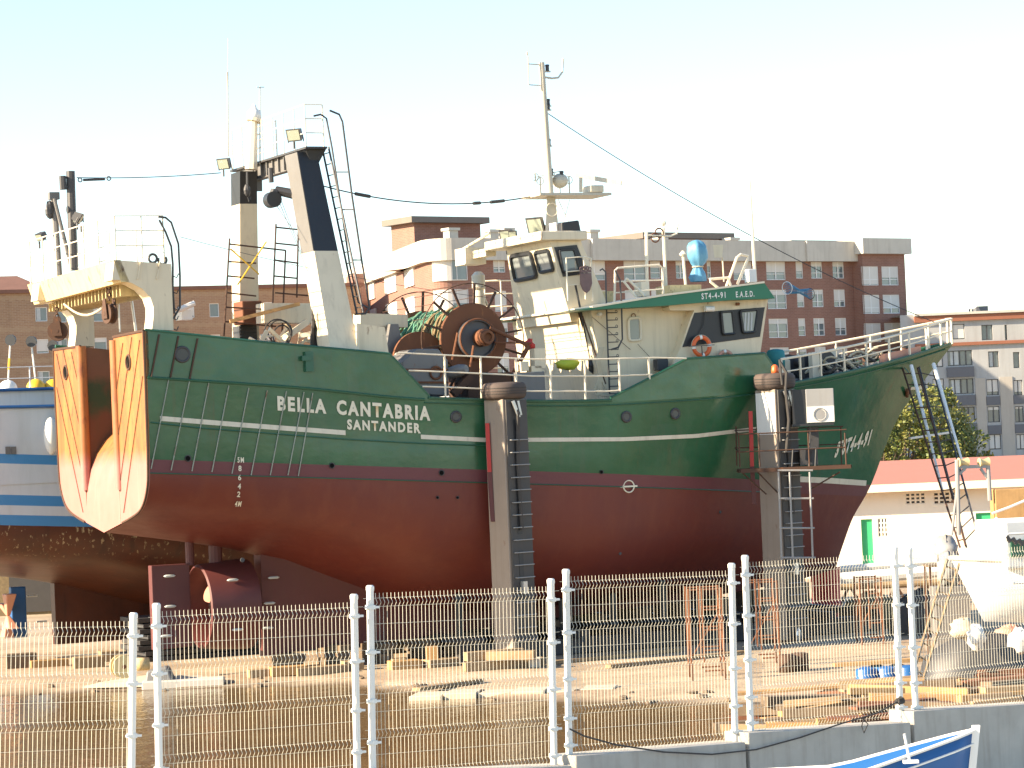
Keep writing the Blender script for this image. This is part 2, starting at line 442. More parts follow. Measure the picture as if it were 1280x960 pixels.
mb.add([(3.6, 0, bandz), (L1, 0, bandz), (L1, 14, bandz), (3.6, 14, bandz)], [(0, 1, 2, 3)])
mb.build('wall', BRK, bl, recalc=False)
for (xa, xb, z0, z1, mu) in wins:
    make_window(bl, xa, xb, z0, z1, shut=rB.choice([.25, .4, .45, .6, .65, .75, .97, .3]), mull=mu, rows_=1)
# roof band: three lengths stepping forward slightly
bd = MB(); marks = [(580, 735, .0), (735, 893, .35), (893, 1003, .1), (1003, 1066, .3)]
for a, b_, st in marks:
    bd.box(bx(a)+.02, bx(b_), -.55-st, 1.2, bandz+.35*0, zr)
bd.build('roof_band', MT['stoneband'], bl)
# projecting end bay
bayx0, bayx1 = bx(1066, y=0), FB.S(1131, 330, -1.5).x
bh = []; bw = []
for fl in range(6):
    for a, b_ in ((1077, 1098), (1102, 1123)):
        xa, xb = FB.S(a, 340, -1.5).x, FB.S(b_, 340, -1.5).x
        z1 = FB.S(1088, 333, -1.5).z-fl*STO; z0 = z1-1.95
        bh.append((xa, xb, z0, z1)); bw.append((xa, xb, z0, z1))
mb = MB(); holed_wall(mb, bayx0, bayx1, 0, zr-1.2, bh, y=-1.5)
mb.add([(bayx0, -1.5, 0), (bayx0, 0, 0), (bayx0, 0, zr), (bayx0, -1.5, zr)], [(0, 1, 2, 3)])
mb.add([(bayx1, -1.5, 0), (bayx1, 14, 0), (bayx1, 14, zr), (bayx1, -1.5, zr)], [(0, 1, 2, 3)])
mb.build('bay_wall', BRK, bl, recalc=False)
for (xa, xb, z0, z1) in bw: make_window(bl, xa, xb, z0, z1, y=-1.38, shut=rB.choice([.97, .6, .75, .45, .97]), mull=1, rows_=1)
MB().box(bayx0-.4, bayx1+.5, -2.1, 13, zr-1.35, zr+.25).build('bay_band', MT['stoneband'], bl)
# penthouses with flat caps
def penthouse(px0, px1, ptop, pcap, deep, yy):
    q = FB.S(px0, ptop, yy); q1 = FB.S(px1, ptop+4, yy)
    mb = MB().box(q.x, q1.x, yy, yy+deep, zr-3, q.z-.6); w_ = mb.build('penthouse', BRK, bl)
    MB().box(q.x-.8, q1.x+.6, yy-.8, yy+deep+.5, q.z-.6, q.z).build('roof', MT['capedge'], w_)
penthouse(517, 600, 271, 0, 4, 15); penthouse(805, 906, 291, 0, 6, 5); penthouse(990, 1041, 301, 0, 5, 5)
ch = MB()
for px, py, hh_ in ((743, 290, 1.2), (918, 300, 1), (1010, 318, 1.6), (1028, 313, 1.8), (567, 288, 1.6), (618, 290, .9), (636, 288, 1.1), (828, 300, 1.2)):
    q = FB.S(px, py, 3); 
    ch.box(q.x-.5, q.x+.5, 3, 4, zr-.3, q.z); ch.box(q.x-.65, q.x+.65, 2.85, 4.15, q.z, q.z+.25)
    c1 = ch.build('chimney', MT['stoneband'], bl); ch = MB()
# rounded, sunlit corner and receding left facade
q1 = at(430, 333, 312); side = Vector((q1.x-pc.x, 312-265)); sl_ = side.length; 
loc_a = math.atan2(side.y, side.x)-FB.a
ux, uy = math.cos(loc_a), math.sin(loc_a)
RC = 4.0   # rounded corner between the facades
arc = []
for i in range(13):
    tt = i/12.0   # quadratic blend from left facade to front
    p0, p1, p2 = Vector((ux*RC, uy*RC)), Vector((0, 0)), Vector((0.0+RC*.9, 0))
    arc.append(p0*(1-tt)**2+p1*2*tt*(1-tt)+p2*tt**2)
sidepts = [Vector((ux*s_, uy*s_)) for s_ in (sl_+8, sl_*.8, sl_*.6, sl_*.4, sl_*.2)]
# wall follows the blend; the front wall starts at x=0 so the curve bulges 6 cm in front of it
full = sidepts+arc
shift = Vector((0, 0))
wallm = MB().grid([[(p.x+shift.x, p.y+shift.y-.0, z) for p in full] for z in (0, bandz+.05)])
wallm.build('corner_wall', BRK, bl, recalc=False)
bd = MB(); out = .55
def offs(P, d):
    r_ = []
    for i, p in enumerate(P):
        a = P[max(0, i-1)]; b_ = P[min(len(P)-1, i+1)]; tdir = (b_-a).normalized(); r_.append(p+Vector((tdir.y, -tdir.x))*d)
    return r_
o1 = offs(full, .6); o2 = offs(full, -.6)
bd.grid([[(p.x, p.y, z) for p in o1] for z in (bandz, zr)]).grid([[(p.x, p.y, zr) for p in o1], [(p.x, p.y, zr) for p in o2]]).grid([[(p.x, p.y, bandz) for p in o1], [(p.x, p.y, bandz) for p in o2]])
bd.build('corner_band', MT['stoneband'], bl, recalc=False, smooth=False)
def side_win(s0, s1, z0, z1, mat='winframe'):
    """white shuttered window lying 8 cm proud on the receding facade"""
    nrm = Vector((uy, -ux)) if Vector((uy, -ux)).y < 0 or True else None
    n2_ = Vector((uy, -ux)); 
    if n2_.x > 0: n2_ = -n2_
    n2_ = n2_*.16
    a, b_ = Vector((ux*s0, uy*s0)), Vector((ux*s1, uy*s1)); 
    w_ = MB().hexa([(a.x, a.y, z0), (b_.x, b_.y, z0), (b_.x+n2_.x, b_.y+n2_.y, z0), (a.x+n2_.x, a.y+n2_.y, z0)],
              [(a.x, a.y, z1), (b_.x, b_.y, z1), (b_.x+n2_.x, b_.y+n2_.y, z1), (a.x+n2_.x, a.y+n2_.y, z1)]).build('window', MT['shutter'], bl)
for fl in range(4):
    z1 = zt+.1-fl*STO
    for s0, s1 in ((9, 13.5), (18, 24), (30, 37), (42, 49)):
        side_win(s0, s1, z1-1.9, z1)
# corner windows following the curve (white blind plus glazing)
for fl in range(5):
    z1 = zt+.15-fl*STO; z0 = z1-2.1
    pts = list(arc[4:])
    def strip(P, d, z0, z1, nm, mt, par):
        Q = offs(P, d); return MB().grid([[(p.x, p.y, z) for p in Q] for z in (z0, z1)]).grid([[(p.x, p.y, z1) for p in Q], [(p.x, p.y, z1) for p in P]]).grid([[(p.x, p.y, z0) for p in Q], [(p.x, p.y, z0) for p in P]]).build(nm, MT[mt], par, recalc=False)
    fo = strip(pts, .14, z0, z1, 'corner_window', 'shutter', bl)
    Q = pts[-4:]
    strip(Q, .16, z0+.1, z1-(.1 if fl == 0 else 1.3), 'pane', 'glass', fo)
    for k in (0, 1, 3): strip([Q[k], Q[k]+(Q[min(3, k+1)]-Q[max(0, min(2, k))])*.12], .20, z0, z1, 'mullion', 'winframe', fo)
# brick pier with chimney on the left facade
n2_ = Vector((uy, -ux)); 
if n2_.x > 0: n2_ = -n2_
a = Vector((ux*33, uy*33)); b_ = Vector((ux*38, uy*38))
MB().prism([(a.x, a.y, 0), (b_.x, b_.y, 0), (b_.x+n2_.x*1.6, b_.y+n2_.y*1.6, 0), (a.x+n2_.x*1.6, a.y+n2_.y*1.6, 0)], (0, 0, zr-1.0)).build('pier', BRK, bl)

# ---- tan brick block at the far left
FA = Frame(at(60, 355, 275).x, 275, 22)
ba = thing('apartment_building', 'tan brown brick block with few windows behind the stern at the far left', 'building', (FA.ox, FA.oy, 0), FA.a)
ztop = FA.S(200, 363, 0).z
xl, xr = FA.S(-60, 380, 0).x-10, FA.S(452, 400, 0).x
hol = []; ww = []
for (a, b_) in ((44, 59), (70, 83), (116, 132), (230, 243), (262, 274), (330, 342), (390, 404)):
    xa, xb = FA.S(a, 390, 0).x, FA.S(b_, 390, 0).x
    for fl in range(4):
        z1 = FA.S(52, 384, 0).z-fl*3.05; z0 = z1-1.35
        if (a in (70, 116) and fl == 0): z0 = z1-1.5
        hol.append((xa, xb, z0, z1))
mb = MB(); holed_wall(mb, xl, xr, 0, ztop, hol); mb.add([(xr, 0, 0), (xr, 14, 0), (xr, 14, ztop), (xr, 0, ztop)], [(0, 1, 2, 3)])
mb.build('wall', TAN, ba, recalc=False)
for h in hol: make_window(ba, *h, shut=rB.choice([.0, .5, -1, .3, .9]), mull=0)
MB().box(xl, xr+.3, -.3, 14, ztop, ztop+.35).build('roof_edge', MT['rooftile'], ba)
q = FA.S(-40, 345, 2); q2 = FA.S(36, 341, 2)
MB().hexa([(xl, .5, ztop+.35), (q2.x+1.5, .5, ztop+.35), (q2.x+1.5, 13, ztop+.35), (xl, 13, ztop+.35)], [(xl, 5, ztop+1.9), (q2.x-.5, 5, ztop+2.0), (q2.x-.5, 8, ztop+2.0), (xl, 8, ztop+1.9)]).build('roof', MT['rooftile'], ba)

# ---- grey block at the far right
FC = Frame(at(1131, 395, 292).x, 292, 2)
bc = thing('apartment_building', 'grey block with dark windows and red bands behind the bow at the far right', 'building', (FC.ox, FC.oy, 0), FC.a)
def cx(px, py=480): return FC.S(px, py, 0).x
def cz(px, py): return FC.S(px, py, 0).z
xr = cx(1420); zt_ = cz(1200, 391)
defs = [(1136, 1150, 478, 490), ]
hol = []; wl = []
def addw(a, b_, ya, yb, ref, mu, shut, k=1):
    for fl in range(k):
        z1, z0 = cz(ref, ya)-fl*2.88, cz(ref, yb)-fl*2.88
        hol.append((cx(a), cx(b_), z0, z1)); wl.append((cx(a), cx(b_), z0, z1, mu, shut))
addw(1194, 1209, 405, 424, 1200, 0, .97); addw(1230, 1244, 406, 425, 1236, 1, 0); addw(1259, 1262, 406, 425, 1260, 0, 0)
addw(1186, 1217, 438, 457, 1200, 3, -1, 5); addw(1166, 1180, 438, 459, 1172, 1, .97, 4); addw(1147, 1157, 438, 459, 1152, 1, .97, 4)
addw(1237, 1250, 439, 459, 1244, 1, -1); addw(1268, 1276, 440, 460, 1272, 0, 0)
addw(1233, 1248, 474, 494, 1240, 1, .8); addw(1233, 1248, 508, 528, 1240, 1, .2); addw(1233, 1248, 543, 562, 1240, 1, .97)
addw(1267, 1278, 475, 494, 1272, 1, .8); addw(1267, 1278, 508, 528, 1272, 1, .1); addw(1267, 1278, 543, 562, 1272, 1, .97)
addw(1290, 1305, 440, 460, 1300, 1, .3, 4)
mb = MB(); holed_wall(mb, -.5, xr, 0, zt_, hol, depth=.3); mb.add([(-.5, 0, zt_), (xr, 0, zt_), (xr, 14, zt_), (-.5, 14, zt_)], [(0, 1, 2, 3)])
mb.build('wall', MT['greyrender'], bc, recalc=False)
for h in wl: make_window(bc, *h[:4], y=.2, shut=h[5], mull=h[4], frame='darkframe')
for k in range(4):
    z1 = cz(1200, 458)-k*2.88-.05; MB().box(cx(1184), cx(1218), -.25, .0, z1-1.05, z1).build('balcony_panel', MT['greypanel'], bc)
for k in range(2):
    z1 = cz(1240, 495)-k*2.95-.03
    MB().box(cx(1232), cx(1249), -.12, -.004, z1-.9, z1).build('balcony_panel', MT['greypanel'], bc)
    MB().box(cx(1266), cx(1279), -.12, -.004, z1-.9, z1).build('balcony_panel', MT['greypanel'], bc)
for xa, xb in ((1249.5, 1265.5), (1219, 1231.5)): MB().box(cx(xa), cx(xb), -.10, -.003, 0, cz(1255, 471)).build('pilaster', MT['tanrender'], bc)
za = cz(1200, 400)
MB().box(cx(1146), xr, -.35, -.002, za-.1, za+.5).build('string_course', MT['redband'], bc)
MB().box(cx(1146), xr, -.30, -.002, cz(1200, 432), cz(1200, 428)).build('string_course', MT['redband'], bc)
MB().box(cx(1146), xr, -.55, -.002, za+.55, za+.8).build('cornice', MT['stoneband'], bc)
q = FC.S(1220, 383, 4); q2 = FC.S(1235, 383, 4); MB().box(q.x, q2.x, 4, 8, zt_, q.z).build('roof_hut', MT['greypanel'], bc)
# satellite dish
q = FC.S(1214, 377, 3); MB().lathe(q, (-.5, -1, .35), [(0, .05), (-.12, .45), (-.25, .75), (-.22, .75), (-.08, .42), (.03, .03)], 16).tube((q.x, q.y+.2, zt_), (q.x, q.y+.2, q.z), .07).build('satellite_dish', MT['shutter'], bc)

# ---- low white warehouse with a salmon roof
FWH = Frame(at(1040, 640, 106).x, 106, -7)
wh = thing('warehouse', 'long low white walled warehouse with salmon pink roof and green doors, right of the bow', 'building', (FWH.ox, FWH.oy, 0), FWH.a)
def hx(px, py=650): return FWH.S(px, py, 0).x
def hz(px, py): return FWH.S(px, py, 0).z
ze = hz(1180, 604)
hol = [(hx(1133), hx(1158), hz(1145, 630), hz(1145, 616)), (hx(1168), hx(1196), hz(1180, 630), hz(1180, 615)),
       (hx(1097), hx(1109), hz(1103, 671), hz(1103, 648)), (hx(1076), hx(1090), 0.05, hz(1083, 649)), (hx(1220), hx(1243), 0.05, hz(1230, 641)), (hx(1262), hx(1290), hz(1275, 630), hz(1275, 615))]
xL, xR = hx(1000), hx(1500)
mb = MB(); holed_wall(mb, xL, xR, 0, ze, hol, depth=.25); mb.add([(xL, 0, 0), (xL, 16, 0), (xL, 16, ze), (xL, 0, ze)], [(0, 1, 2, 3)])
MT['whitewash'] = paint('whitewashed_wall', (.80, .74, .62), .9, .15, 0, .12, scale=.5)
mb.build('wall', MT['whitewash'], wh, recalc=False)
for k in (0, 1, 2, 5):
    a, b_, c_, d_ = hol[k]; g = MB(); n_ = 4 if k != 2 else 3; mm = 3 if k != 2 else 4
    for i in range(n_+1): x_ = a+(b_-a)*i/n_; g.box(x_-.035, x_+.035, .02, .16, c_, d_)
    for i in range(mm+1): z_ = c_+(d_-c_)*i/mm; g.box(a, b_, .03, .15, z_-.03, z_+.03)
    gg = g.build('lattice_window', MT['whitewash'], wh, recalc=False)
    MB().add([(a, .24, c_), (b_, .24, c_), (b_, .24, d_), (a, .24, d_)], [(0, 1, 2, 3)]).build('pane', MT['glass'], gg, recalc=False)
MT['greendoor'] = paint('green_door_paint', (.04, .42, .17), .5, .15, 0, .1)
for k in (3, 4):
    a, b_, c_, d_ = hol[k]
    dr = MB().box(a, b_, .10, .16, c_, d_).build('door', MT['greendoor'], wh)
rf = MB(); yr = 7.5; zr_ = hz(1180, 604)+2.1
qr = FWH.S(1180, 573, yr).z
rf.hexa([(xL-.4, -.7, ze-.05), (xR, -.7, ze-.05), (xR, yr, qr-.15), (xL-.4, yr, qr-.15)], [(xL-.4, -.7, ze+.07), (xR, -.7, ze+.07), (xR, yr, qr), (xL-.4, yr, qr)])
rf.hexa([(xL-.4, yr, qr-.15), (xR, yr, qr-.15), (xR, yr*2+.7, ze-.05), (xL-.4, yr*2+.7, ze-.05)], [(xL-.4, yr, qr), (xR, yr, qr), (xR, yr*2+.7, ze+.07), (xL-.4, yr*2+.7, ze+.07)])
MT['salmon'] = paint('salmon_roof', (.42, .165, .115), .8, .3, 0, 0, scale=.6, dark=(.36, .145, .105))
rf.build('roof', MT['salmon'], wh)
MB().box(xL-.4, xR, -.82, -.705, ze-.22, ze+.06).build('fascia', MT['cream_clean'], wh)

# ---- trees behind the warehouse
def tree(px, py_top, Y, rad, seed, label, ground=0.0, hfac=1.0, leafn=5200, cols_=((.10, .13, .02), (.19, .17, .03), (.05, .08, .015))):
    rnd = random.Random(seed); q = at(px, py_top, Y); H = q.z
    o = thing('broadleaf_tree', label, 'tree', (q.x, Y, 0), 0, 'trees behind the warehouse')
    tr = MB(); tr.tube((0, 0, 0), (.1, 0, H*.4), .22, 8, .14)
    for i in range(9):
        a = rnd.uniform(0, 6.28); r_ = rad*rnd.uniform(.4, .8); z0 = H*rnd.uniform(.25, .5)
        tr.tube((.05, 0, z0), (math.cos(a)*r_, math.sin(a)*r_, z0+H*rnd.uniform(.2, .45)), .08, 5, .02)
    tr.build('trunk', MT['oldtimber'], o)
    m, t, b = newmat('leaves')
    nn = noise(t, .9, 4)
    c = mix(t, ramp(t, nn, .38, .62), cols_[0], cols_[1]); c = mix(t, ramp(t, noise(t, 5, 2), .5, .7), c, cols_[2])
    t.links.new(c, b.inputs['Base Color']); b.inputs['Roughness'].default_value = .6
    b.inputs['Transmission Weight'].default_value = 0
    cl = []
    for i in range(34):
        a = rnd.uniform(0, 6.28); rr = rad*math.sqrt(rnd.random())*.85; z = rnd.uniform(H*.2, H*.93)
        k = 1-.55*abs((z-H*.5)/(H*.5))**1.5
        cl.append((Vector((math.cos(a)*rr*k, math.sin(a)*rr*k, z)), rnd.uniform(.45, .95)*rad*.36))
    lf = MB()
    for i in range(leafn):
        c_, r_ = rnd.choice(cl); d = Vector((rnd.gauss(0, 1), rnd.gauss(0, 1), rnd.gauss(0, 1))).normalized()*r_*rnd.uniform(.55, 1.1)
        p = c_+d
        s_ = rnd.uniform(.07, .16); u = Vector((rnd.gauss(0, 1), rnd.gauss(0, 1), rnd.gauss(0, 1))).normalized(); v = u.orthogonal().normalized()
        lf.add([p+u*s_, p+v*s_*.7, p-u*s_, p-v*s_*.7], [(0, 1, 2, 3)])
    lf.build('crown', m, o, recalc=False)
tree(1128, 490, 150, 3.6, 1, 'tallest yellow green tree just right of the stem of the green trawler')
tree(1160, 486, 156, 2.6, 4, 'bushy tree behind the leaning ladders, right of the tallest tree')
tree(1180, 512, 152, 2.2, 2, 'green tree between the ladders and the grey block', leafn=4000)
tree(1206, 532, 150, 1.9, 3, 'small low tree in front of the grey block, rightmost of the trees', leafn=2500)
tree(1098, 520, 148, 2.0, 5, 'low tree half hidden behind the bow of the green trawler', leafn=3000)
# far rooftops so that the horizon behind the yard is closed
# ================================================================ THE GREEN TRAWLER
K = Frame(-10.1, 70.6, 25)
tw = thing('trawler', 'green and dark red stern trawler with cream superstructure, hauled out on blocks', 'trawler', (K.ox, K.oy, 0), K.a)
S = K.S
def pch(tab, x):
    if x <= tab[0][0]: return tab[0][1]
    if x >= tab[-1][0]: return tab[-1][1]
    n = len(tab); h = [tab[i+1][0]-tab[i][0] for i in range(n-1)]; d = [(tab[i+1][1]-tab[i][1])/h[i] for i in range(n-1)]
    def sl(i):
        if i == 0: return d[0]
        if i == n-1: return d[-1]
        if d[i-1]*d[i] <= 0: return 0
        w1, w2 = 2*h[i]+h[i-1], h[i]+2*h[i-1]; return (w1+w2)/(w1/d[i-1]+w2/d[i])
    for i in range(n-1):
        if x <= tab[i+1][0]:
            t_ = (x-tab[i][0])/h[i]; a, b_ = sl(i)*h[i], sl(i+1)*h[i]
            return (2*t_**3-3*t_**2+1)*tab[i][1]+(t_**3-2*t_**2+t_)*a+(-2*t_**3+3*t_**2)*tab[i+1][1]+(t_**3-t_**2)*b_
SHEER = [(0, 7.33), (3.7, 6.98), (7.1, 6.58), (12, 6.36), (15, 6.42), (17.5, 6.60), (19.5, 6.82), (22.6, 7.27), (24.87, 7.68)]
BEAM = [(0, 3.8), (12.5, 3.8), (14.4, 3.66), (16.9, 3.25), (19.5, 2.4), (22.3, 1.25), (24.0, .5), (24.87, .07)]
PAINTW = lambda u: 5.40-.0715*u
ROWS = [  # (u at the stem, height table, half breadth table)
    (20.7, [(0, 3.66), (2.5, 3.22), (4, 2.85), (6, 2.05), (8, 1.35), (10, 1.10), (12, 1.1), (16, 1.2), (20.7, 1.62)], [(0, .0), (4, .0), (20.7, .0)]),
    (20.72, [(0, 3.70), (2.5, 3.25), (4, 2.88), (6, 2.08), (8, 1.38), (10, 1.13), (12, 1.12), (16, 1.22), (20.7, 1.64)], [(0, .25), (4, .25), (8, .3), (16, .25), (19, .12), (20.7, .03)]),
    (20.8, [(0, 3.98), (4, 3.3), (6, 2.6), (8, 1.85), (10, 1.42), (12, 1.35), (16, 1.42), (20.8, 1.85)], [(0, 2.0), (4, 2.0), (8, 1.7), (12, 1.6), (16, .85), (19, .3), (20.8, .035)]),
    (21.0, [(0, 4.25), (4, 3.7), (8, 2.6), (12, 1.95), (16, 1.95), (21, 2.3)], [(0, 3.1), (4, 3.15), (8, 2.95), (12, 2.7), (16, 1.45), (19, .55), (21, .04)]),
    (21.35, [(0, 4.75), (4, 4.35), (8, 3.5), (12, 2.95), (16, 2.85), (21.35, 3.0)], [(0, 3.62), (4, 3.62), (8, 3.6), (12, 3.4), (14, 2.95), (16, 2.2), (19, .95), (21.35, .045)]),
    (21.95, [(0, 5.40), (21.95, 5.40-.0715*21.95)], [(0, 3.74), (8, 3.77), (12, 3.68), (14, 3.35), (16, 2.72), (18, 1.88), (20, .95), (21.2, .38), (21.95, .05)]),
    (23.0, [(0, 6.35), (3.7, 6.05), (7.1, 5.75), (12, 5.5), (16, 5.4), (20, 5.5), (23.0, 5.75)], [(0, 3.77), (12, 3.76), (14, 3.55), (16, 3.02), (18, 2.33), (20, 1.5), (21.7, .72), (23.0, .055)]),
    (24.87, SHEER, BEAM)]
US = [0, .02]+[i*.5 for i in range(1, 50)]+[24.87]
def row_pt(r, u):
    ue, wt, yt = r
    up = u if u <= 12 else 12+(u-12)/(24.87-12)*(ue-12)
    return (up, pch(yt, up), pch(wt, up))
NV = 30
def section(u):
    P = [Vector(row_pt(r, u)) for r in ROWS]
    # blend along the section with a Catmull-Rom through the rows
    out = []
    n = len(P)
    for i in range(n-1):
        p0 = P[max(0, i-1)]; p1 = P[i]; p2 = P[i+1]; p3 = P[min(n-1, i+2)]
        lin = i < 2
        for k in range(4):
            t_ = k/4
            if lin: q = p1.lerp(p2, t_)
            else: q = .5*((2*p1)+(p2-p0)*t_+(2*p0-5*p1+4*p2-p3)*t_*t_+(3*p1-p0-3*p2+p3)*t_**3)
            out.append(q)
    out.append(P[-1]); return out
hullm = MB(); secs = [section(u) for u in US]
for sgn in (-1, 1):
    hullm.grid([[(p.x, p.y*sgn, p.z) for p in s_] for s_ in secs])
# paint: green above the sloping line, red below it, dark brown boot band between
m, t, b = newmat('hull_paint')
tc = N(t, 'TexCoord'); sx_ = N(t, 'SeparateXYZ'); t.links.new(tc.outputs['Object'], sx_.inputs[0])
line = mul(t, mul(t, sx_.outputs[0], .0715), sx_.outputs[2], 'ADD')     # = 5.40 on the paint line
isg = mul(t, line, 5.40, 'GREATER_THAN')
band = mul(t, line, 5.08, 'GREATER_THAN')
g1 = mix(t, mul(t, ramp(t, noise(t, .45, 4, (1, 1, 1.4)), .42, .62), .55), (.022, .098, .044), (.042, .145, .075))
vor = N(t, 'TexVoronoi', i_Scale=.55, distance='CHEBYCHEV'); t.links.new(coords(t, (1, 1, 1.6)), vor.inputs['Vector'])
vs_ = N(t, 'SeparateColor'); t.links.new(vor.outputs['Color'], vs_.inputs[0])
g1 = mix(t, mul(t, mul(t, vs_.outputs[0], .78, 'GREATER_THAN'), .35), g1, (.040, .115, .070))
g1 = mix(t, mul(t, ramp(t, noise(t, 1.6, 6, (2.2, 2.2, .16)), .54, .74), .35), g1, (.07, .115, .075))
g1 = mix(t, mul(t, ramp(t, noise(t, 1.1, 6, (2.6, 2.6, .13)), .60, .76), .45), g1, (.09, .062, .028))
g1 = mix(t, ramp(t, noise(t, 4.2, 10, (1, 1, .6), .75), .68, .74), g1, (.12, .05, .02))
r1 = mix(t, mul(t, ramp(t, noise(t, .5, 5), .4, .65), .6), (.15, .030, .020), (.115, .026, .024))
r1 = mix(t, mul(t, ramp(t, noise(t, 1.4, 6, (2, 2, .2)), .5, .72), .35), r1, (.19, .055, .030))
r1 = mix(t, mul(t, ramp(t, noise(t, 3.2, 8, (1, 1, .5)), .64, .74), .4), r1, (.08, .02, .018))
bnd = mix(t, mul(t, ramp(t, noise(t, 1.2, 6), .4, .7), .5), (.135, .038, .045), (.115, .034, .036))
c = mix(t, band, r1, bnd); c = mix(t, isg, c, g1)
t.links.new(c, b.inputs['Base Color'])
rr = N(t, 'Mix', data_type='FLOAT'); t.links.new(isg, rr.inputs[0]); rr.inputs[2].default_value = .45; rr.inputs[3].default_value = .13
rg = mul(t, rr.outputs[0], mul(t, ramp(t, noise(t, 2, 4), .3, .7), .12), 'ADD')
t.links.new(rg, b.inputs['Roughness'])
pl_ = mul(t, noise(t, .9, 3, (1, 1, 1)), mul(t, noise(t, 14, 4), .08), 'ADD')
bump(t, b, pl_, .35, .06)
HULLM = m
hull = hullm.build('hull', m, tw, smooth=True, recalc=True)
hull.data.set_sharp_from_angle(angle=R(40))
BV = BVHTree.FromPolygons([Vector(v) for v in hullm.v], hullm.f)
def side(u, z, off=.012, far=False):
    """a point on the plating of the near (starboard) side"""
    for dz in (0, -.02, .02, -.05):
        h = BV.ray_cast(Vector((u, 12 if far else -12, z+dz)), Vector((0, -1 if far else 1, 0)))
        if h[0] is not None: return Vector((u, h[0].y+(off if far else -off), z))
    return Vector((u, -beam(u)-off if not far else beam(u)+off, z))
def beam(u): return pch(BEAM, min(u, 24.87))
def sheer(u): return pch(SHEER, u)
def onhull(px, py, off=.012):
    y = -3.8
    for _ in range(14):
        p = S(px, py, y); q = side(p.x, min(p.z, sheer(p.x)-.005), off); y = y*.4+q.y*.6
    p = S(px, py, y); return Vector((p.x, y, p.z))

# ---- keel and skeg
kb = [(3.9, .36), (5, .45), (8, .55), (12, .80), (16, 1.02), (19.6, 1.38), (20.7, 1.6)]
kt = [(0, 3.66), (2.5, 3.22), (4, 2.85), (6, 2.05), (8, 1.35), (10, 1.10), (12, 1.1), (16, 1.2), (20.7, 1.62)]
kk = MB(); ks = [3.9, 4.5, 5.5, 6.5, 8, 9, 10, 12, 14, 16, 18, 19.6, 20.6]
for sgn in (-1, 1):
    kk.grid([[(u, sgn*yy, zz) for yy, zz in ((0, pch(kb, u)), (.17, pch(kb, u)), (.2, (pch(kb, u)+pch(kt, u))/2), (.42 if 4.4 < u < 8 else .26, pch(kt, u)+.12))] for u in ks])
kk.add([(3.9, -.17, .36), (3.9, .17, .36), (3.9, .26, 2.95), (3.9, -.26, 2.95)], [(0, 1, 2, 3)])
skeg = kk.build('keel', MT['red_anti'], hull, smooth=True, auto=30)

# ---- stern panels either side of the ramp
ZT = 8.40
m, t, b = newmat('transom_paint')
tc = N(t, 'TexCoord'); sx_ = N(t, 'SeparateXYZ'); t.links.new(tc.outputs['Object'], sx_.inputs[0])
edge_ = mul(t, mul(t, noise(t, 1.5, 4), .35), sx_.outputs[2], 'ADD')
up_ = ramp(t, edge_, 5.45, 5.85)
ru = mix(t, ramp(t, noise(t, 1.1, 7, (2, 2, .3)), .4, .65), (.37, .145, .036), (.24, .08, .022))
ru = mix(t, ramp(t, noise(t, 5, 8, (1, 1, .5)), .55, .7), ru, (.20, .065, .022))
lo = mix(t, mul(t, ramp(t, noise(t, 1.6, 6), .4, .7), .5), (.40, .165, .135), (.34, .13, .10))
lo = mix(t, mul(t, ramp(t, noise(t, 1.6, 6, (3, 3, .2)), .55, .7), .5), lo, (.43, .21, .17))
t.links.new(mix(t, up_, lo, ru), b.inputs['Base Color']); b.inputs['Roughness'].default_value = .6
bump(t, b, noise(t, 6, 6), .2, .02)
TRM = m
m, t, b = newmat('ramp_wall_paint')
tc = N(t, 'TexCoord'); sx_ = N(t, 'SeparateXYZ'); t.links.new(tc.outputs['Object'], sx_.inputs[0])
gup = ramp(t, mul(t, mul(t, noise(t, 2, 4), .4), sx_.outputs[2], 'ADD'), 7.55, 7.75)
glo = ramp(t, mul(t, mul(t, noise(t, 2, 5), .8), sx_.outputs[2], 'ADD'), 6.9, 7.3)
c = mix(t, glo, (.13, .05, .022), (.030, .060, .022)); c = mix(t, gup, c, (.16, .075, .035))
c = mix(t, ramp(t, noise(t, 3, 8, (1, 1, .4)), .5, .7), c, (.11, .05, .02))
t.links.new(c, b.inputs['Base Color']); b.inputs['Roughness'].default_value = .7
RWM = m
s0 = [(p.y, p.z) for p in secs[0]]        # the section at the stern
def s0z(y):   # bottom of the section under half breadth y
    y = abs(y)
    for (ya, za), (yb, zb) in zip(s0, s0[1:]):
        if ya <= y <= yb+1e-9: return za+(zb-za)*(y-ya)/max(1e-6, yb-ya)
    return 5.4
RW = 1.4
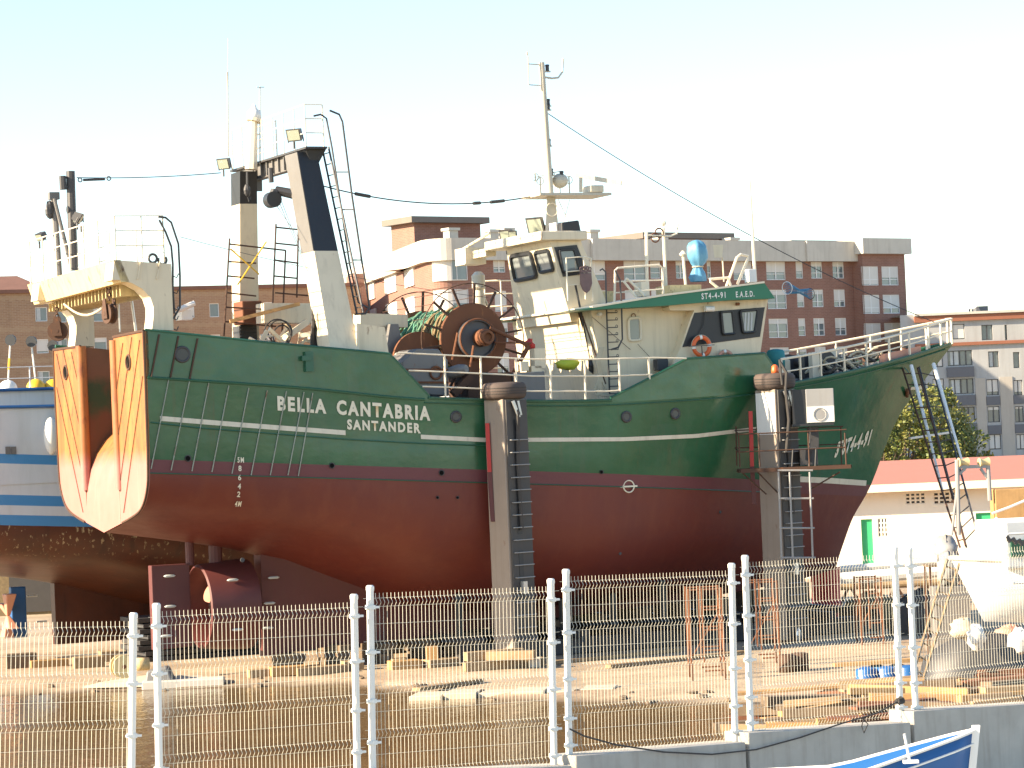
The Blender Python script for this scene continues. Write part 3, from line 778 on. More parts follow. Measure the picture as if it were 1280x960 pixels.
for sgn in (-1, 1):
    body = [(y, z) for y, z in s0 if y > RW]
    poly = [(RW, s0z(RW))]+[(y, z) for y, z in body]+[(3.8, ZT if sgn < 0 else ZT-.08), (RW, ZT-.02 if sgn < 0 else ZT-.1)]
    P = [(-.04, sgn*y, z) for y, z in poly]
    o = MB().prism(P, (.10, 0, 0)).build('stern_panel', TRM, hull)
    tr = MB()
    # the raking rods welded on it, and a rim all round
    for z0 in (7.0, 5.9, 4.8, 3.75):
        pt = []
        for i in range(24):
            z = z0+i*.2; y = RW+.06+(z-z0)*.60
            if y > 3.72 or z > 8.32: break
            if z > s0z(y)+.05: pt.append((-.055, sgn*y, z))
        if len(pt) > 1: tr.tube(pt[0], pt[-1], .009, 5)
    tr.path([(-.05, p[1], p[2]) for p in P[1:-1]], .03, 6)
    tr.path([P[-2], P[-1]], .035, 6)
    tr.build('welded_rods', MT['rustpost'], o)
    hp = onh = None
    hy_, hz_ = (2.55, 7.72) if sgn < 0 else (2.75, 7.7)
    MB().lathe((-.045, sgn*hy_, hz_), (-1, 0, 0), [(0, .15), (.006, .15)], 20).build('mooring_hole', MT['void'], o)
    MB().ring((-.052, sgn*hy_, hz_), (1, 0, 0), .17, .028, 24, 6).build('hole_rim', MT['rustpost'], o)
# rounded pillar along the inner edge of the far panel and its partner
for sgn in (-1, 1):
    MB().tube((-.02, sgn*(RW+.02), 4.7), (-.02, sgn*(RW+.02), ZT-.1), .13, 16).build('ramp_post', TRM, hull, smooth=True, auto=40)
# ramp: one curved sheet from the foot of the stern up to the fish deck
prof = [(-.045, None), (-.045, 4.3), (-.02, 4.75), (.08, 5.2), (.26, 5.6), (.5, 5.93), (.8, 6.2), (1.2, 6.43), (1.8, 6.65), (2.8, 6.85), (4.5, 7.0)]
rows = []
for i in range(13):
    y = -RW+2*RW*i/12; zb0 = s0z(y)
    rows.append([(u, y, (zb0 if z is None else max(z, zb0+.02))) for u, z in prof])
MB().grid(rows).build('stern_ramp', TRM, hull, smooth=True)
for sgn in (-1, 1):
    wl_ = MB(); 
    wl_.grid([[(u, sgn*(RW-.0), z-.02) for u, z in prof[1:]], [(u, sgn*RW, ZT-.12-(u*.12 if u > 0 else 0)) for u, z in prof[1:]]])
    wl_.build('ramp_wall', RWM, hull, recalc=False)
MB().bar((1.5, -1.4, 8.1), (1.5, 1.4, 8.1), .01, .01).build('ramp_cable', MT['cable'], hull)

# ---- decks
dk = MB()
dk.grid([[(u, -beam(u)+.05, 6.6-.04*u if u < 7 else 6.3-.0*u), (u, beam(u)-.05, 6.6-.04*u if u < 7 else 6.3)] for u in (4.5, 7, 12, 14, 16, 18)])
dk.grid([[(u, -beam(u)+.02, sheer(u)-.06), (u, beam(u)-.02, sheer(u)-.06)] for u in (17.4, 19, 20.5, 22, 23.5, 24.7)])
for sgn in (-1, 1): dk.add([(0, sgn*RW, 7.9), (5, sgn*RW, 7.3), (5, sgn*3.75, 7.3), (0, sgn*3.75, 7.9)], [(0, 1, 2, 3)])
dk.build('deck', MT['grey'], tw, recalc=False)

# ---- bulwarks above the sheer: aft high length, forward high length
TOPA = [(0, ZT), (3.0, 8.03), (6.14, 7.68), (7.14, 6.62)]
TOPF = [(12.1, 6.42), (14.38, 7.34), (16.91, 7.44), (17.55, 6.70)]
def lint(tab, x):
    for (a, b_), (c_, d_) in zip(tab, tab[1:]):
        if a <= x <= c_: return b_+(d_-b_)*(x-a)/(c_-a)
    return tab[-1][1]
def bulwark(top, sgn, nm):
    us = sorted({round(top[0][0]+(top[-1][0]-top[0][0])*i/24, 3) for i in range(25)} | {a for a, _ in top})
    w_ = MB()
    A = [(u, sgn*beam(u), sheer(u)-.03) for u in us]; B = [(u, sgn*beam(u), max(lint(top, u), sheer(u)-.02)) for u in us]
    A2 = [(u, sgn*(beam(u)-.07), z) for u, y, z in A]; B2 = [(u, sgn*(beam(u)-.07), z) for u, y, z in B]
    w_.grid([A, B, B2, A2])
    o = w_.build(nm, HULLM, hull, recalc=True)
    MB().path([(u, sgn*(beam(u)-.035), z+.015) for (u, y, z) in B], .045, 6).build('cap_rail', MT['green'] if sgn > 0 else MT['green'], o)
    return o
for sgn in (-1, 1):
    bulwark(TOPA, sgn, 'aft_bulwark'); bulwark(TOPF, sgn, 'forward_bulwark')

# ---- welded rub strakes, paint stripe, raking rods
st = MB()
st.path([side(u, sheer(u)-.02, .02) for u in [i*.5 for i in range(0, 15)]], .035, 6)
st.path([side(u, sheer(u)-.10, .02) for u in [7+i*.5 for i in range(0, 36)]], .018, 6)
st.build('rub_strake', MT['green'], hull)
m2 = MB()
lo_ = [onhull(px, py, .02) for px, py in ((189, 528), (250, 535), (340, 542), (430, 549), (520, 554), (608, 557))]
m2.path(lo_, .018, 5)
m2.path([side(u, PAINTW(u)-.32, .01) for u in [i*.75 for i in range(0, 26)]], .014, 5)
m2.build('weld_seam', MT['green'], hull)
def stripe(pts, h, name, mat):
    P = [onhull(px, py, .014) for px, py in pts]; rows = []
    us = [P[0].x+(P[-1].x-P[0].x)*i/40 for i in range(41)]
    tab = [(p.x, p.z) for p in P]
    rows = [[side(u, lint(tab, u)+dz, .014) for u in us] for dz in (-h/2, h/2)]
    return MB().grid(rows).build(name, mat, hull, recalc=False)
MT['stripe'] = paint('stripe_paint', (.66, .62, .50), .5, .3, .18, .4)
stripe(((200, 523), (300, 531), (432, 541)), .115, 'white_stripe', MT['stripe'])
stripe(((526, 546), (608, 550)), .105, 'white_stripe', MT['stripe'])
stripe(((612, 550), (780, 549), (870, 545), (945, 536)), .10, 'white_stripe', MT['stripe'])
stripe(((1000, 599), (1040, 601), (1083, 604)), .15, 'white_stripe', MT['stripe'])
rd = MB()
for a in ((199, 418, 189, 471), (223, 420, 213, 472), (247, 423, 237, 474)):
    p, q = S(a[0], a[1], -3.815), S(a[2], a[3], -3.83); rd.tube(p, q, .022, 6)
rd.build('raking_rods', MT['rustpost'], hull)
MT['palerod'] = paint('worn_rod', (.30, .33, .27), .6, .4, .4, .3)
rd = MB()
for x0, x1, y0_, y1 in ((211, 189, 474, 586), (237, 214, 476, 588), (261, 240, 479, 589), (286, 265, 482, 590), (311, 290, 485, 592), (334, 314, 488, 594), (358, 338, 489, 594), (380, 360, 490, 594), (391, 373, 491, 595)):
    n_ = 5; pts = [onhull(x0+(x1-x0)*i/n_, y0_+(y1-y0_)*i/n_, .022) for i in range(n_+1)]
    rd.path(pts, .016, 5)
rd.build('raking_rods', MT['palerod'], hull)
# ---- portholes, scuppers
def porthole(px, py, r_, nm='porthole'):
    p = onhull(px, py, .015); p2 = side(p.x+.2, p.z, .015); nrm = Vector((p2.y-p.y, -.2, 0)).normalized()
    if p.z > sheer(p.x): nrm = Vector((0, -1, 0)); p.y = -beam(p.x)-.012
    o = MB().ring(p, nrm, r_, .035, 24, 6).build(nm, MT['darkgrey'], hull, smooth=True)
    MB().lathe(p+nrm*.004, nrm, [(0, r_-.01), (.008, r_-.03)], 20).build('pane', MT['darkglass'], o)
porthole(228, 443, .17, 'fairlead'); porthole(570, 521, .12); porthole(783, 521, .12); porthole(844, 517, .12)
sc = MB()
for px, py, r_ in ((235, 573, .06), (415, 582, .055), (552, 591, .055), (547, 622, .03), (572, 622, .03), (752, 590, .04), (775, 692, .03), (303, 700, .04), (900, 640, .03)):
    p = onhull(px, py, .01); sc.lathe(p, (0, -1, 0), [(0, r_*1.4), (.02, r_*1.3)], 12)
sc.build('scupper_rims', MT['darkgrey'], hull)
sc = MB()
for px, py, r_ in ((235, 573, .06), (415, 582, .055), (552, 591, .055), (547, 622, .03), (572, 622, .03), (752, 590, .04)):
    p = onhull(px, py, .035); sc.lathe(p, (0, -1, 0), [(0, r_), (.003, r_)], 12)
sc.build('scupper_holes', MT['void'], hull)
# ---- lettering
MT['letter'] = paint('letter_paint', (.74, .70, .55), .5, .2, .06, .2)
def text_on(body, px0, py0, px1, py1, hpx, name, bold=.03, shear=0.0):
    a, b_ = onhull(px0, py0, .02), onhull(px1, py1, .02); top = onhull(px0, py0-hpx, .02)
    H = top.z-a.z; W_ = b_.x-a.x; sl_ = (b_.z-a.z)/W_
    return place_text(body, name, H, lambda X, Y: side(a.x+X, a.z+sl_*X+Y, .02), MT['letter'], hull, bold, shear, width=W_)
text_on('BELLA', 347, 512, 408, 516.2, 16.5, 'ship_name', .045); text_on('CANTABRIA', 421, 517.1, 538, 525, 16.5, 'ship_name', .045)
text_on('SANTANDER', 434, 536, 526, 541, 11.5, 'home_port', .045)
for i, (s_, px, py) in enumerate((('5M', 297, 578), ('8', 298, 588.5), ('6', 297.5, 600), ('4', 297, 611), ('2', 296, 621), ('4M', 293, 633))):
    text_on(s_, px, py, px+(8 if len(s_) > 1 else 4), py+.2, 6.5, 'draught_mark', .03)
# bow registration: raked letters on the flare
a, b_ = onhull(1043, 571, .02), onhull(1086, 555, .02)
place_text('3ªST4-4-91', 'registration', .38, lambda X, Y: side(a.x+X+Y*.22, a.z+(b_.z-a.z)/(b_.x-a.x)*X+Y, .02), MT['letter'], hull, .055, 0, width=b_.x-a.x)
# load line disc
p = onhull(786, 608, .02)
ll = MB().ring(p, (0, 1, 0), .15, .018, 24, 6); ll.bar(p+V(-.24, 0, 0), p+V(.24, 0, 0), .02, .04); ll.build('load_line_mark', MT['letter'], hull)

# ---- rudder, nozzle, propeller, rudder stock
rp = [S(187, 707, 0), S(240, 704, 0), S(243, 800, 0), S(189, 822, 0)]
rud = MB().prism([(rp[0].x, -.12, rp[0].z), (rp[1].x-.12, -.16, rp[1].z), (rp[1].x-.12, -.16, .75), (rp[0].x, -.12, .70)], (0, .26, 0)).build('rudder', MT['red_anti'], tw, bevel=.02)
MB().tube((rp[1].x-.05, 0, rp[1].z-.05), (rp[1].x-.05, 0, 3.4), .11, 12).tube((rp[1].x+.62, 0, 2.7), (rp[1].x+.62, 0, 3.3), .17, 12).build('rudder_stock', MT['red_anti'], rud)
NX = S(290, 750, -.0); nz0 = 1.72
n0 = S(258, 752, 0).x; 
noz = MB(); 
prf = [(0, .98), (.03, 1.04), (.5, 1.09), (1.1, 1.13), (1.28, 1.11), (1.27, 1.05), (.7, .95), (.2, .95), (0, .98)]
NC = Vector((n0-.22, 0, 1.70))
noz.lathe(NC, (1, 0, 0), prf, 48, cap=False).build('propeller_nozzle', MT['red_anti'], tw, smooth=True, auto=40)
pr = MB()
pr.lathe(NC+V(.28, 0, 0), (1, 0, 0), [(0, .02), (.05, .12), (.25, .17), (.55, .18), (1.5, .22)], 16)
hub = pr.build('propeller_hub', MT['rustpost'], tw, smooth=True)
p = S(386, 452, -3.84)
MB().box(p.x-.10, p.x+.10, -3.90, -3.80, p.z-.24, p.z+.24).box(p.x-.2, p.x+.02, -3.94, -3.88, p.z+.02, p.z+.14).build('boarding_bracket', MT['green'], hull)
MT['bronze'] = paint('painted_bronze', (.55, .27, .18), .45, .4)
for k in range(4):
    a0 = k*math.pi/2+.6; bl_ = []
    for r_ in (.14, .35, .6, .84):
        wd = {.14: .12, .35: .27, .6: .34, .84: .17}[r_]; pitch = math.atan2(.45, r_)
        for sg in (-1, 1):
            da = sg*wd/ r_ *math.cos(pitch)*.9; dx = sg*wd*math.sin(pitch)
            bl_.append(NC+V(.52+dx, r_*math.cos(a0+da), r_*math.sin(a0+da)))
    pb = MB().grid([[bl_[i*2] for i in range(4)], [bl_[i*2+1] for i in range(4)]])
    o = pb.build('propeller_blade', MT['bronze'], hub, recalc=False); sm = o.modifiers.new('solid', 'SOLIDIFY'); sm.thickness = .03
    sb = o.modifiers.new('sub', 'SUBSURF'); sb.levels = sb.render_levels = 2
an = MB()
def anode(px, py, y, w_=.30):
    p = S(px, py, y); an.lathe(p+V(-w_/2, 0, 0), (1, 0, .0), [(0, .01), (.05, .035), (w_-.05, .035), (w_, .01)], 8)
for px, py in ((212, 720), (213, 758), (208, 795)): anode(px, py, -.17)
for px, py in ((291, 725), (295, 753), (297, 787)): anode(px, py, -1.02 if py == 753 else -.95)
for px, py in ((342, 722), (337, 754), (335, 785)): anode(px, py, -.45)
an.build('anodes', MT['stainless'], tw, smooth=True)
# small raised plates beneath the stern
gk = MB()
for px, py in ((168, 672), (188, 677)): 
    p = onhull(px, py, .0); gk.bar(p, p+V(1.3, 0, -.22), .05, .05)
MT['mastpaint'] = paint('mast_paint', (.52, .48, .38), .5, .25, .15, .3)
# ================================================================ TRAWLER: DECK GEAR AND HOUSES
def part(mb, name, mat, parent=None, **k): return mb.build(name, MT[mat] if isinstance(mat, str) else mat, parent or tw, **k)
def sp3(pts, y): return [S(px, py, y) for px, py in pts]
def slab(pts, y0, y1):
    """outline seen from the side, extruded across the ship from y0 to y1"""
    P = sp3(pts, y0); return MB().prism(P, (0, y1-y0, 0))
def flood(p, d, w_=.38, h_=.28, parent=None, name='floodlight'):
    p = Vector(p); d = Vector(d).normalized(); q = d.to_track_quat('Y', 'Z').to_matrix().to_4x4(); m_ = Matrix.Translation(p) @ q
    def T(x, y, z): return m_ @ Vector((x, y, z))
    b_ = MB().hexa([T(-w_*.35, -.2, -h_*.35), T(w_*.35, -.2, -h_*.35), T(w_/2, 0, -h_/2), T(-w_/2, 0, -h_/2)], [T(-w_*.35, -.2, h_*.35), T(w_*.35, -.2, h_*.35), T(w_/2, 0, h_/2), T(-w_/2, 0, h_/2)])
    b_.tube(p+V(0, 0, -h_*.5), p+V(0, 0, -h_*.5-.18), .025, 6)
    for sg in (-1, 1): b_.tube(T(sg*(w_/2+.02), -.05, 0), T(sg*(w_/2+.02), -.05, -h_*.6), .015, 5)
    o = part(b_, name, 'darkgrey', parent)
    k = MB(); k.add([T(-w_*.42, .012, -h_*.4), T(w_*.42, .012, -h_*.4), T(w_*.42, .012, h_*.4), T(-w_*.42, .012, h_*.4)], [(0, 1, 2, 3)])
    part(k, 'lens', 'lens', o); return o
def rails(mb, posts, hts, r=.018, rp=.02):
    """posts: list of base points; hts: heights of the rails above the base"""
    for p in posts: mb.tube(p, Vector(p)+V(0, 0, max(hts)), rp, 6)
    for h in hts:
        for a, b_ in zip(posts, posts[1:]): mb.tube(Vector(a)+V(0, 0, h), Vector(b_)+V(0, 0, h), r, 6)
    return mb

# ---- stern gallows
gal = thing('stern_gallows', None, None); gal.parent = tw
# an arch is the part; its frames and beam hang below it
OUT = [(143, 325), (214, 330), (217, 413), (190, 412), (192, 395), (192, 384), (188, 372), (178, 361), (165, 354), (150, 350), (140, 350)]
bpy.data.objects.remove(gal)
P = sp3(OUT, -3.5)
arch = MB().prism(P, (0, .62, 0)); o_arch = part(arch, 'gallows_frame', 'cream')
o_far = part(MB().prism([V(p.x, 2.9, p.z-.06) for p in P], (0, .62, 0)), 'gallows_frame', 'cream')
pa = P[0]; ub, zt0 = pa.x, pa.z
MT['sunrust'] = paint('yellowed_paint', (.66, .52, .26), .6, .3, .35, .5)
bm_ = MB().hexa([(ub+.14, -3.5, zt0-.52), (ub+.34, -3.5, zt0-.52), (ub+.34, 4.0, zt0-.58), (ub+.14, 4.0, zt0-.58)], [(ub-.02, -3.5, zt0-.0), (ub+.15, -3.5, zt0), (ub+.15, 4.0, zt0-.06), (ub-.02, 4.0, zt0-.06)])
beam_o = part(bm_, 'cross_beam', 'sunrust')
uf = P[1].x
part(MB().box(ub+.15, uf, -2.87, 3.9, zt0-.14, zt0-.06), 'gallows_platform', 'cream')
rb = MB()
for i in range(22): rb.box(ub+.36, uf-.05, -2.7+i*.29, -2.66+i*.29, zt0-.80+.09*(i%2)*0, zt0-.46)
part(rb, 'platform_ribs', 'sunrust', beam_o)
part(MB().box(ub+.36, uf-.3, -2.8, 3.8, zt0-.46, zt0-.44), 'under_plate', 'rust', beam_o)
part(MB().hexa([(uf-.25, -2.87, zt0-.45), (uf-.02, -2.87, zt0-.45), (uf-.02, 2.88, zt0-.5), (uf-.25, 2.88, zt0-.5)], [(uf-.25, -2.87, zt0-.142), (uf-.02, -2.87, zt0-.142), (uf-.02, 2.88, zt0-.142), (uf-.25, 2.88, zt0-.142)]), 'cross_beam', 'sunrust')
gs = MB()
for px in (175, 199): a, b_ = S(px+1, 327, -3.52), S(px-3, 349, -3.52); gs.bar(a, b_, .03, .03)
part(gs, 'stiffeners', 'cream', o_arch)
# platform railing
rl = MB(); zpl = zt0-.05
pts = [V(ub+.1, -3.3, zpl)]+[V(ub+.05, -3.3+(7.2)*i/6, zpl) for i in range(1, 7)]
rails(rl, pts, (.4, .75, 1.1), .014, .022)
rails(rl, [V(ub+.1, -3.3, zpl), V(ub+.75, -3.3, zpl), V(uf-.1, -3.3, zpl)], (.4, .75, 1.1), .014, .018)
rails(rl, [V(uf-.1, -3.3, zpl), V(uf-.1, -1.2, zpl), V(uf-.1, 1.0, zpl), V(uf-.1, 3.8, zpl)], (.4, .75, 1.1), .014, .018)
part(rl, 'railing', 'cream_clean')
hr = MB()
hr.path(sp3([(199, 275), (207, 290), (214, 308), (216, 330), (216, 360), (218, 392)], -3.3), .025, 6)
hr.path(sp3([(198, 271), (207, 272), (214, 278), (223, 305), (225, 345), (225, 384), (217, 398)], -3.3), .025, 6)
for py in (345, 365, 385, 398, 411): hr.path(sp3([(216, py), (221, py+2), (223, py-3)], -3.32), .014, 5)
part(hr, 'boarding_ladder', 'darkgrey')
tb = MB(); tb.ring(S(191, 323, -3.2), (0, 1, 0), .10, .03, 16, 6); 
part(tb, 'eye_ring', 'darkgrey')
tb = MB(); tb.ring(S(203, 325, -3.2), (0, 1, 0), .10, .03, 16, 6, 0, math.pi*1.4); part(tb, 'eye_ring', 'darkgrey')
# post and derrick on the gallows
yp = 1.6
a, b_ = S(92, 338, yp), S(88, 214, yp)
po = part(MB().tube(a, b_, .11, 10).tube(S(78, 220, yp), S(79, 237, yp), .09, 8).tube(S(79, 222, yp), S(87, 222, yp), .03, 6).tube(S(84, 262, yp), S(92, 262, yp), .10, 8), 'gallows_post', 'darkgrey')
a, b_ = S(74, 346, 1.9), S(67, 246, 1.9)
dk_ = MB().tube(a, b_, .085, 8).tube(S(90, 338, 1.75), S(68, 248, 1.75), .055, 8, .045).cbox(b_+V(0, 0, .02), (.26, .2, .18))
part(dk_, 'derrick', 'grey')
bk = MB().blob(S(62, 262, 1.85), (.12, .08, .22), .15, 8, 6, 1); part(bk, 'derrick_block', 'darkgrey')
flood(S(101, 274, .6), (.7, -.3, -.45)); flood(S(49, 297, 3.6), (-.6, -.3, -.4), .25, .2); flood(S(96, 273, 1.2), (-.5, -.5, -.2), .24, .2)
# hanging pulley blocks
def pulley(px, py, y, ytop, r_, nm='pulley_block', turn=(0, 1, 0), tall=1.0):
    c_ = S(px, py, y); t_ = V(c_.x, y, S(px, ytop, y).z)
    m_ = MB(); ch_z = c_.z+r_*1.5
    k = 0; z = t_.z
    while z > ch_z+.02:
        m_.ring((c_.x, c_.y, z-.05), (1, 0, 0) if k % 2 else (0, 1, 0), .05, .017, 10, 5); z -= .085; k += 1
    ax = Vector(turn).normalized()
    m_.lathe(c_-ax*.09, ax, [(0, .05), (0, r_), (.03, r_*1.02), (.07, r_*.82), (.11, r_*.82), (.15, r_*1.02), (.18, r_), (.18, .05)], 24)
    m_.lathe(c_-ax*.15, ax, [(0, .05), (.3, .05)], 10)
    for sg in (-1, 1):
        o_ = ax*.115*sg; X = ax.cross(V(0, 0, 1)).normalized()
        m_.hexa([c_+o_-X*r_*.55+V(0, 0, -r_*.5), c_+o_+X*r_*.55+V(0, 0, -r_*.5), c_+o_*1.25+X*r_*.55+V(0, 0, -r_*.5), c_+o_*1.25-X*r_*.55+V(0, 0, -r_*.5)],
                [c_+o_-X*r_*.25+V(0, 0, r_*1.5*tall), c_+o_+X*r_*.25+V(0, 0, r_*1.5*tall), c_+o_*1.25+X*r_*.25+V(0, 0, r_*1.5*tall), c_+o_*1.25-X*r_*.25+V(0, 0, r_*1.5*tall)])
    return part(m_, nm, 'rustpost', smooth=True, auto=35)
pulley(72, 414, 1.2, 384, .24, turn=(.5, 1, 0)); pulley(137, 392, -2.0, 357, .24, turn=(1, .2, 0))
hk = MB()
for i, (px, py) in enumerate(((153, 360), (160, 363), (167, 361), (100, 380), (108, 380))): hk.ring(S(px, py, -1.2 if px > 130 else 2), (0, 1, 0), .07, .018, 12, 5, 3.1, 6.6)
part(hk, 'hooks', 'darkgrey')
part(MB().path([S(80+i*6, 380+14*math.sin(i/9*3.14), 1.5-.2*i) for i in range(10)], .03, 6), 'hanging_hose', 'rope')
part(MB().tube(S(162, 357, .6), S(170, 415, .6), .035, 8).tube(S(147, 357, .9), S(150, 415, .9), .022, 6), 'hydraulic_pipe', 'bare')
# small white radar / horn box on the rail behind
part(MB().box(*[v for v in (S(226, 397, 1).x, S(239, 397, 1).x, .9, 1.4, S(230, 400, 1).z, S(230, 388, 1).z)]).tube(S(222, 388, .8), S(243, 379, .8), .07, 8), 'scanner', 'white')

# ---- gantry (A-frame) amidships aft
def leg(pb, pt, yb0, yb1, yt0, yt1):
    """pb, pt: (aft px, fore px, py) at foot and head on the near plane yb0 / yt0"""
    b0, b1 = S(pb[0], pb[2], yb0), S(pb[1], pb[2], yb0); t0, t1 = S(pt[0], pt[2], yt0), S(pt[1], pt[2], yt0)
    return [V(b0.x, yb0, b0.z), V(b1.x, yb0, b1.z), V(b1.x, yb1, b1.z), V(b0.x, yb1, b0.z)], [V(t0.x, yt0, t0.z), V(t1.x, yt0, t1.z), V(t1.x, yt1, t1.z), V(t0.x, yt1, t0.z)]
def split_leg(bt, tp, f):   # cut a leg at fraction f from the foot
    mid = [a.lerp(c_, f) for a, c_ in zip(bt, tp)]; return (bt, mid), (mid, tp)
nb, nt_ = leg((414, 450, 442), (372, 396, 190), -3.35, -2.55, -1.9, -1.0)
lo_, hi_ = split_leg(nb, nt_, .505)
MT['gantrygrey'] = paint('worn_and_sunlit_black', (.15, .145, .135), .6, .4, .2, .3)
leg1 = part(MB().hexa(*lo_), 'gantry_leg', 'cream')
part(MB().hexa(*hi_), 'leg_upper', 'black', leg1)
fb, ft_ = leg((300, 324, 428), (300, 321, 214), 2.6, 3.2, 1.2, 1.9)
lo2, hi2 = split_leg(fb, ft_, .33)
leg2 = part(MB().hexa(*lo2), 'gantry_leg', 'cream')
mid2, top2 = split_leg(*hi2, .72)
part(MB().hexa(*mid2), 'leg_middle', 'cream', leg2); part(MB().hexa(*top2), 'leg_upper', 'black', leg2)
# thin grey plate paints the sunlit look of the black leg's aft face
part(MB().hexa([hi_[0][0]+V(-.012, .02, 0), hi_[0][0]+V(-.004, .02, 0), hi_[0][3]+V(-.004, -.02, 0), hi_[0][3]+V(-.012, -.02, 0)], [hi_[1][0]+V(-.012, .02, 0), hi_[1][0]+V(-.004, .02, 0), hi_[1][3]+V(-.004, -.02, 0), hi_[1][3]+V(-.012, -.02, 0)]), 'sunlit_face_plate', 'gantrygrey', leg1)
foot = slab([(446, 404), (481, 409), (486, 442), (446, 440)], -3.3, -2.2); part(foot, 'gantry_foot', 'cream')
zg = S(383, 183, -2.2).z; ug0 = S(383, 183, -2.2).x-.02; ug1 = S(409, 183, -2.2).x
plat = part(MB().box(ug0, ug1, -2.2, 3.4, zg-.05, zg), 'gantry_platform', 'darkgrey')
bm2 = MB().box(ug0+.12, ug0+.34, -1.0, 1.9, zg-.42, zg-.052)
for i in range(7): bm2.box(ug0+.06, ug0+.118, -.9+i*.42, -.86+i*.42, zg-.4, zg-.054)
part(bm2, 'gantry_beam', 'gantrygrey')
part(MB().prism([V(ug0+.1, 1.9, zg-.052), V(ug0+.1, 3.2, zg-.052), V(ug0+.1, 1.95, zg-.7)], (.25, 0, 0)), 'gusset', 'gantrygrey')
part(MB().prism([S(382, 186, -2.0), S(408, 186, -2.0), S(393, 214, -1.92)], (0, .8, 0)), 'gusset', 'black')
gr = MB()
base = [V(ug0+.05, 3.3-5.4*i/7, zg) for i in range(8)]
rails(gr, base, (.35, .7, 1.05), .014, .018); rails(gr, [base[-1], V(ug1-.05, -2.1, zg)], (.35, .7, 1.05), .014, .02)
rails(gr, [V(ug1-.05, 3.3, zg), V(ug1-.05, 1.2, zg)], (.35, .7, 1.05), .014, .018)
part(gr, 'railing', 'cream_clean')
la = MB()
A0, A1 = S(403, 186, -1.6), S(446, 392, -2.9); B0, B1 = A0+V(.0, -.42, 0), A1+V(0, -.42, 0)
la.tube(A0, A1, .028, 6).tube(B0, B1, .028, 6)
for i in range(15): t_ = (i+.5)/15; la.tube(A0.lerp(A1, t_), B0.lerp(B1, t_), .014, 5)
part(la, 'gantry_ladder', 'darkgrey')
hp = MB()
hp.path(sp3([(392, 145), (401, 143), (408, 148), (415, 185), (425, 250), (437, 330), (448, 378), (462, 386)], -2.4), .025, 6)
hp.path(sp3([(412, 138), (424, 143), (428, 152), (440, 245), (452, 325), (462, 384), (457, 392), (443, 393)], -2.9), .025, 6)
for (a_, b_) in (((420, 215), (436, 215)), ((427, 262), (443, 262)), ((440, 325), (452, 325))): hp.tube(S(*a_, -2.4), S(*b_, -2.9), .018, 6)
part(hp, 'ladder_hoop', 'darkgrey')
flood(S(279, 205, 3.0), (-.75, -.6, -.35), .36, .30); flood(S(367, 169, -1.6), (-.75, -.6, -.35), .40, .32)
# light mast on the gantry
lm = MB().tube(S(314, 212, 1.2), S(317, 152, 1.2), .17, 8, .11).tube(S(317, 152, 1.2), S(318, 148, 1.2), .2, 12)
part(lm, 'light_mast', 'cream_clean')
ld = MB().lathe(S(318, 150, 1.2), (0, 0, 1), [(0, .17), (.10, .19), (.22, .17), (.3, .08), (.42, .03)], 16); part(ld, 'dome_lamp', 'white', smooth=True)
part(MB().tube(S(285, 195, 3.0), S(285, 48, 3.0), .026, 6, .010).tube(S(285, 150, 3.0), S(284, 90, 3.0), .012, 5), 'whip_aerial', 'mastpaint')
part(MB().tube(S(325, 205, 1.1), S(325, 108, 1.1), .018, 6).bar(S(321, 109, 1.1), S(330, 109, 1.1), .03, .02), 'aerial', 'mastpaint')
# hanging arm and blocks under the gantry beam
arm = MB().tube(S(373, 244, -1.35), S(345, 238, -1.0), .13, 8, .11).tube(S(345, 238, -1.0), S(341, 250, -1.0), .14, 8, .15).lathe(S(343, 249, -1.2), (0, 1, 0), [(0, .05), (0, .2), (.3, .2), (.3, .05)], 16)
part(arm, 'hauling_block', 'black', smooth=True, auto=40)
part(MB().tube(S(338, 210, -.9), S(339, 228, -.9), .07, 8).tube(S(309, 215, .6), S(309, 242, .6), .03, 6).blob(S(309, 238, .6), (.09, .07, .16), .1, 8, 6, 3), 'hanging_shackles', 'darkgrey')
cb = MB()
for p0, p1 in (((345, 256), (375, 300)), ((350, 255), (385, 340)), ((352, 252), (398, 372))): cb.tube(S(*p0, -1.0), S(*p1, -2.2), .009, 4)
cb.path(sp3([(309, 243), (311, 252), (314, 246)], .6), .012, 5)
part(cb, 'running_wires', 'cable')
# rusty scaffold between the legs, standing in the ship
sf = MB()
for y_, segs in ((.9, (((287, 298), (280, 420)), ((345, 280), (339, 428)), ((373, 285), (371, 372)), ((357, 313), (352, 430)),
        ((286, 305), (357, 313)), ((286, 327), (320, 329)), ((285, 345), (318, 348)), ((284, 366), (320, 370)), ((344, 366), (390, 370)), ((344, 284), (373, 287)), ((344, 304), (373, 307)), ((343, 325), (373, 329)), ((343, 345), (372, 348)), ((282, 384), (392, 390)), ((281, 402), (345, 408)))),):
    for a_, b_ in segs: sf.tube(S(*a_, y_), S(*b_, y_), .022, 6)
part(sf, 'deck_scaffold', 'rustpost')
part(MB().tube(S(288, 311, .8), S(324, 343, .8), .02, 6).tube(S(333, 302, .8), S(297, 356, .8), .02, 6), 'cross_brace', 'yellow')
part(MB().bar(S(287, 402, .6), S(374, 380, .2), .25, .09), 'deck_plank', 'plank')
part(MB().box(S(303, 390, 1.6).x, S(328, 390, 1.6).x, 1.6, 2.3, S(315, 405, 1.6).z, S(315, 376, 1.6).z), 'engine_casing', 'rust', bevel=.03)
lv = MB().box(S(299, 410, 2).x, S(321, 410, 2).x, 2, 2.5, S(310, 432, 2).z, S(310, 407, 2).z); vo = part(lv, 'vent_housing', 'darkgrey')
lv = MB()
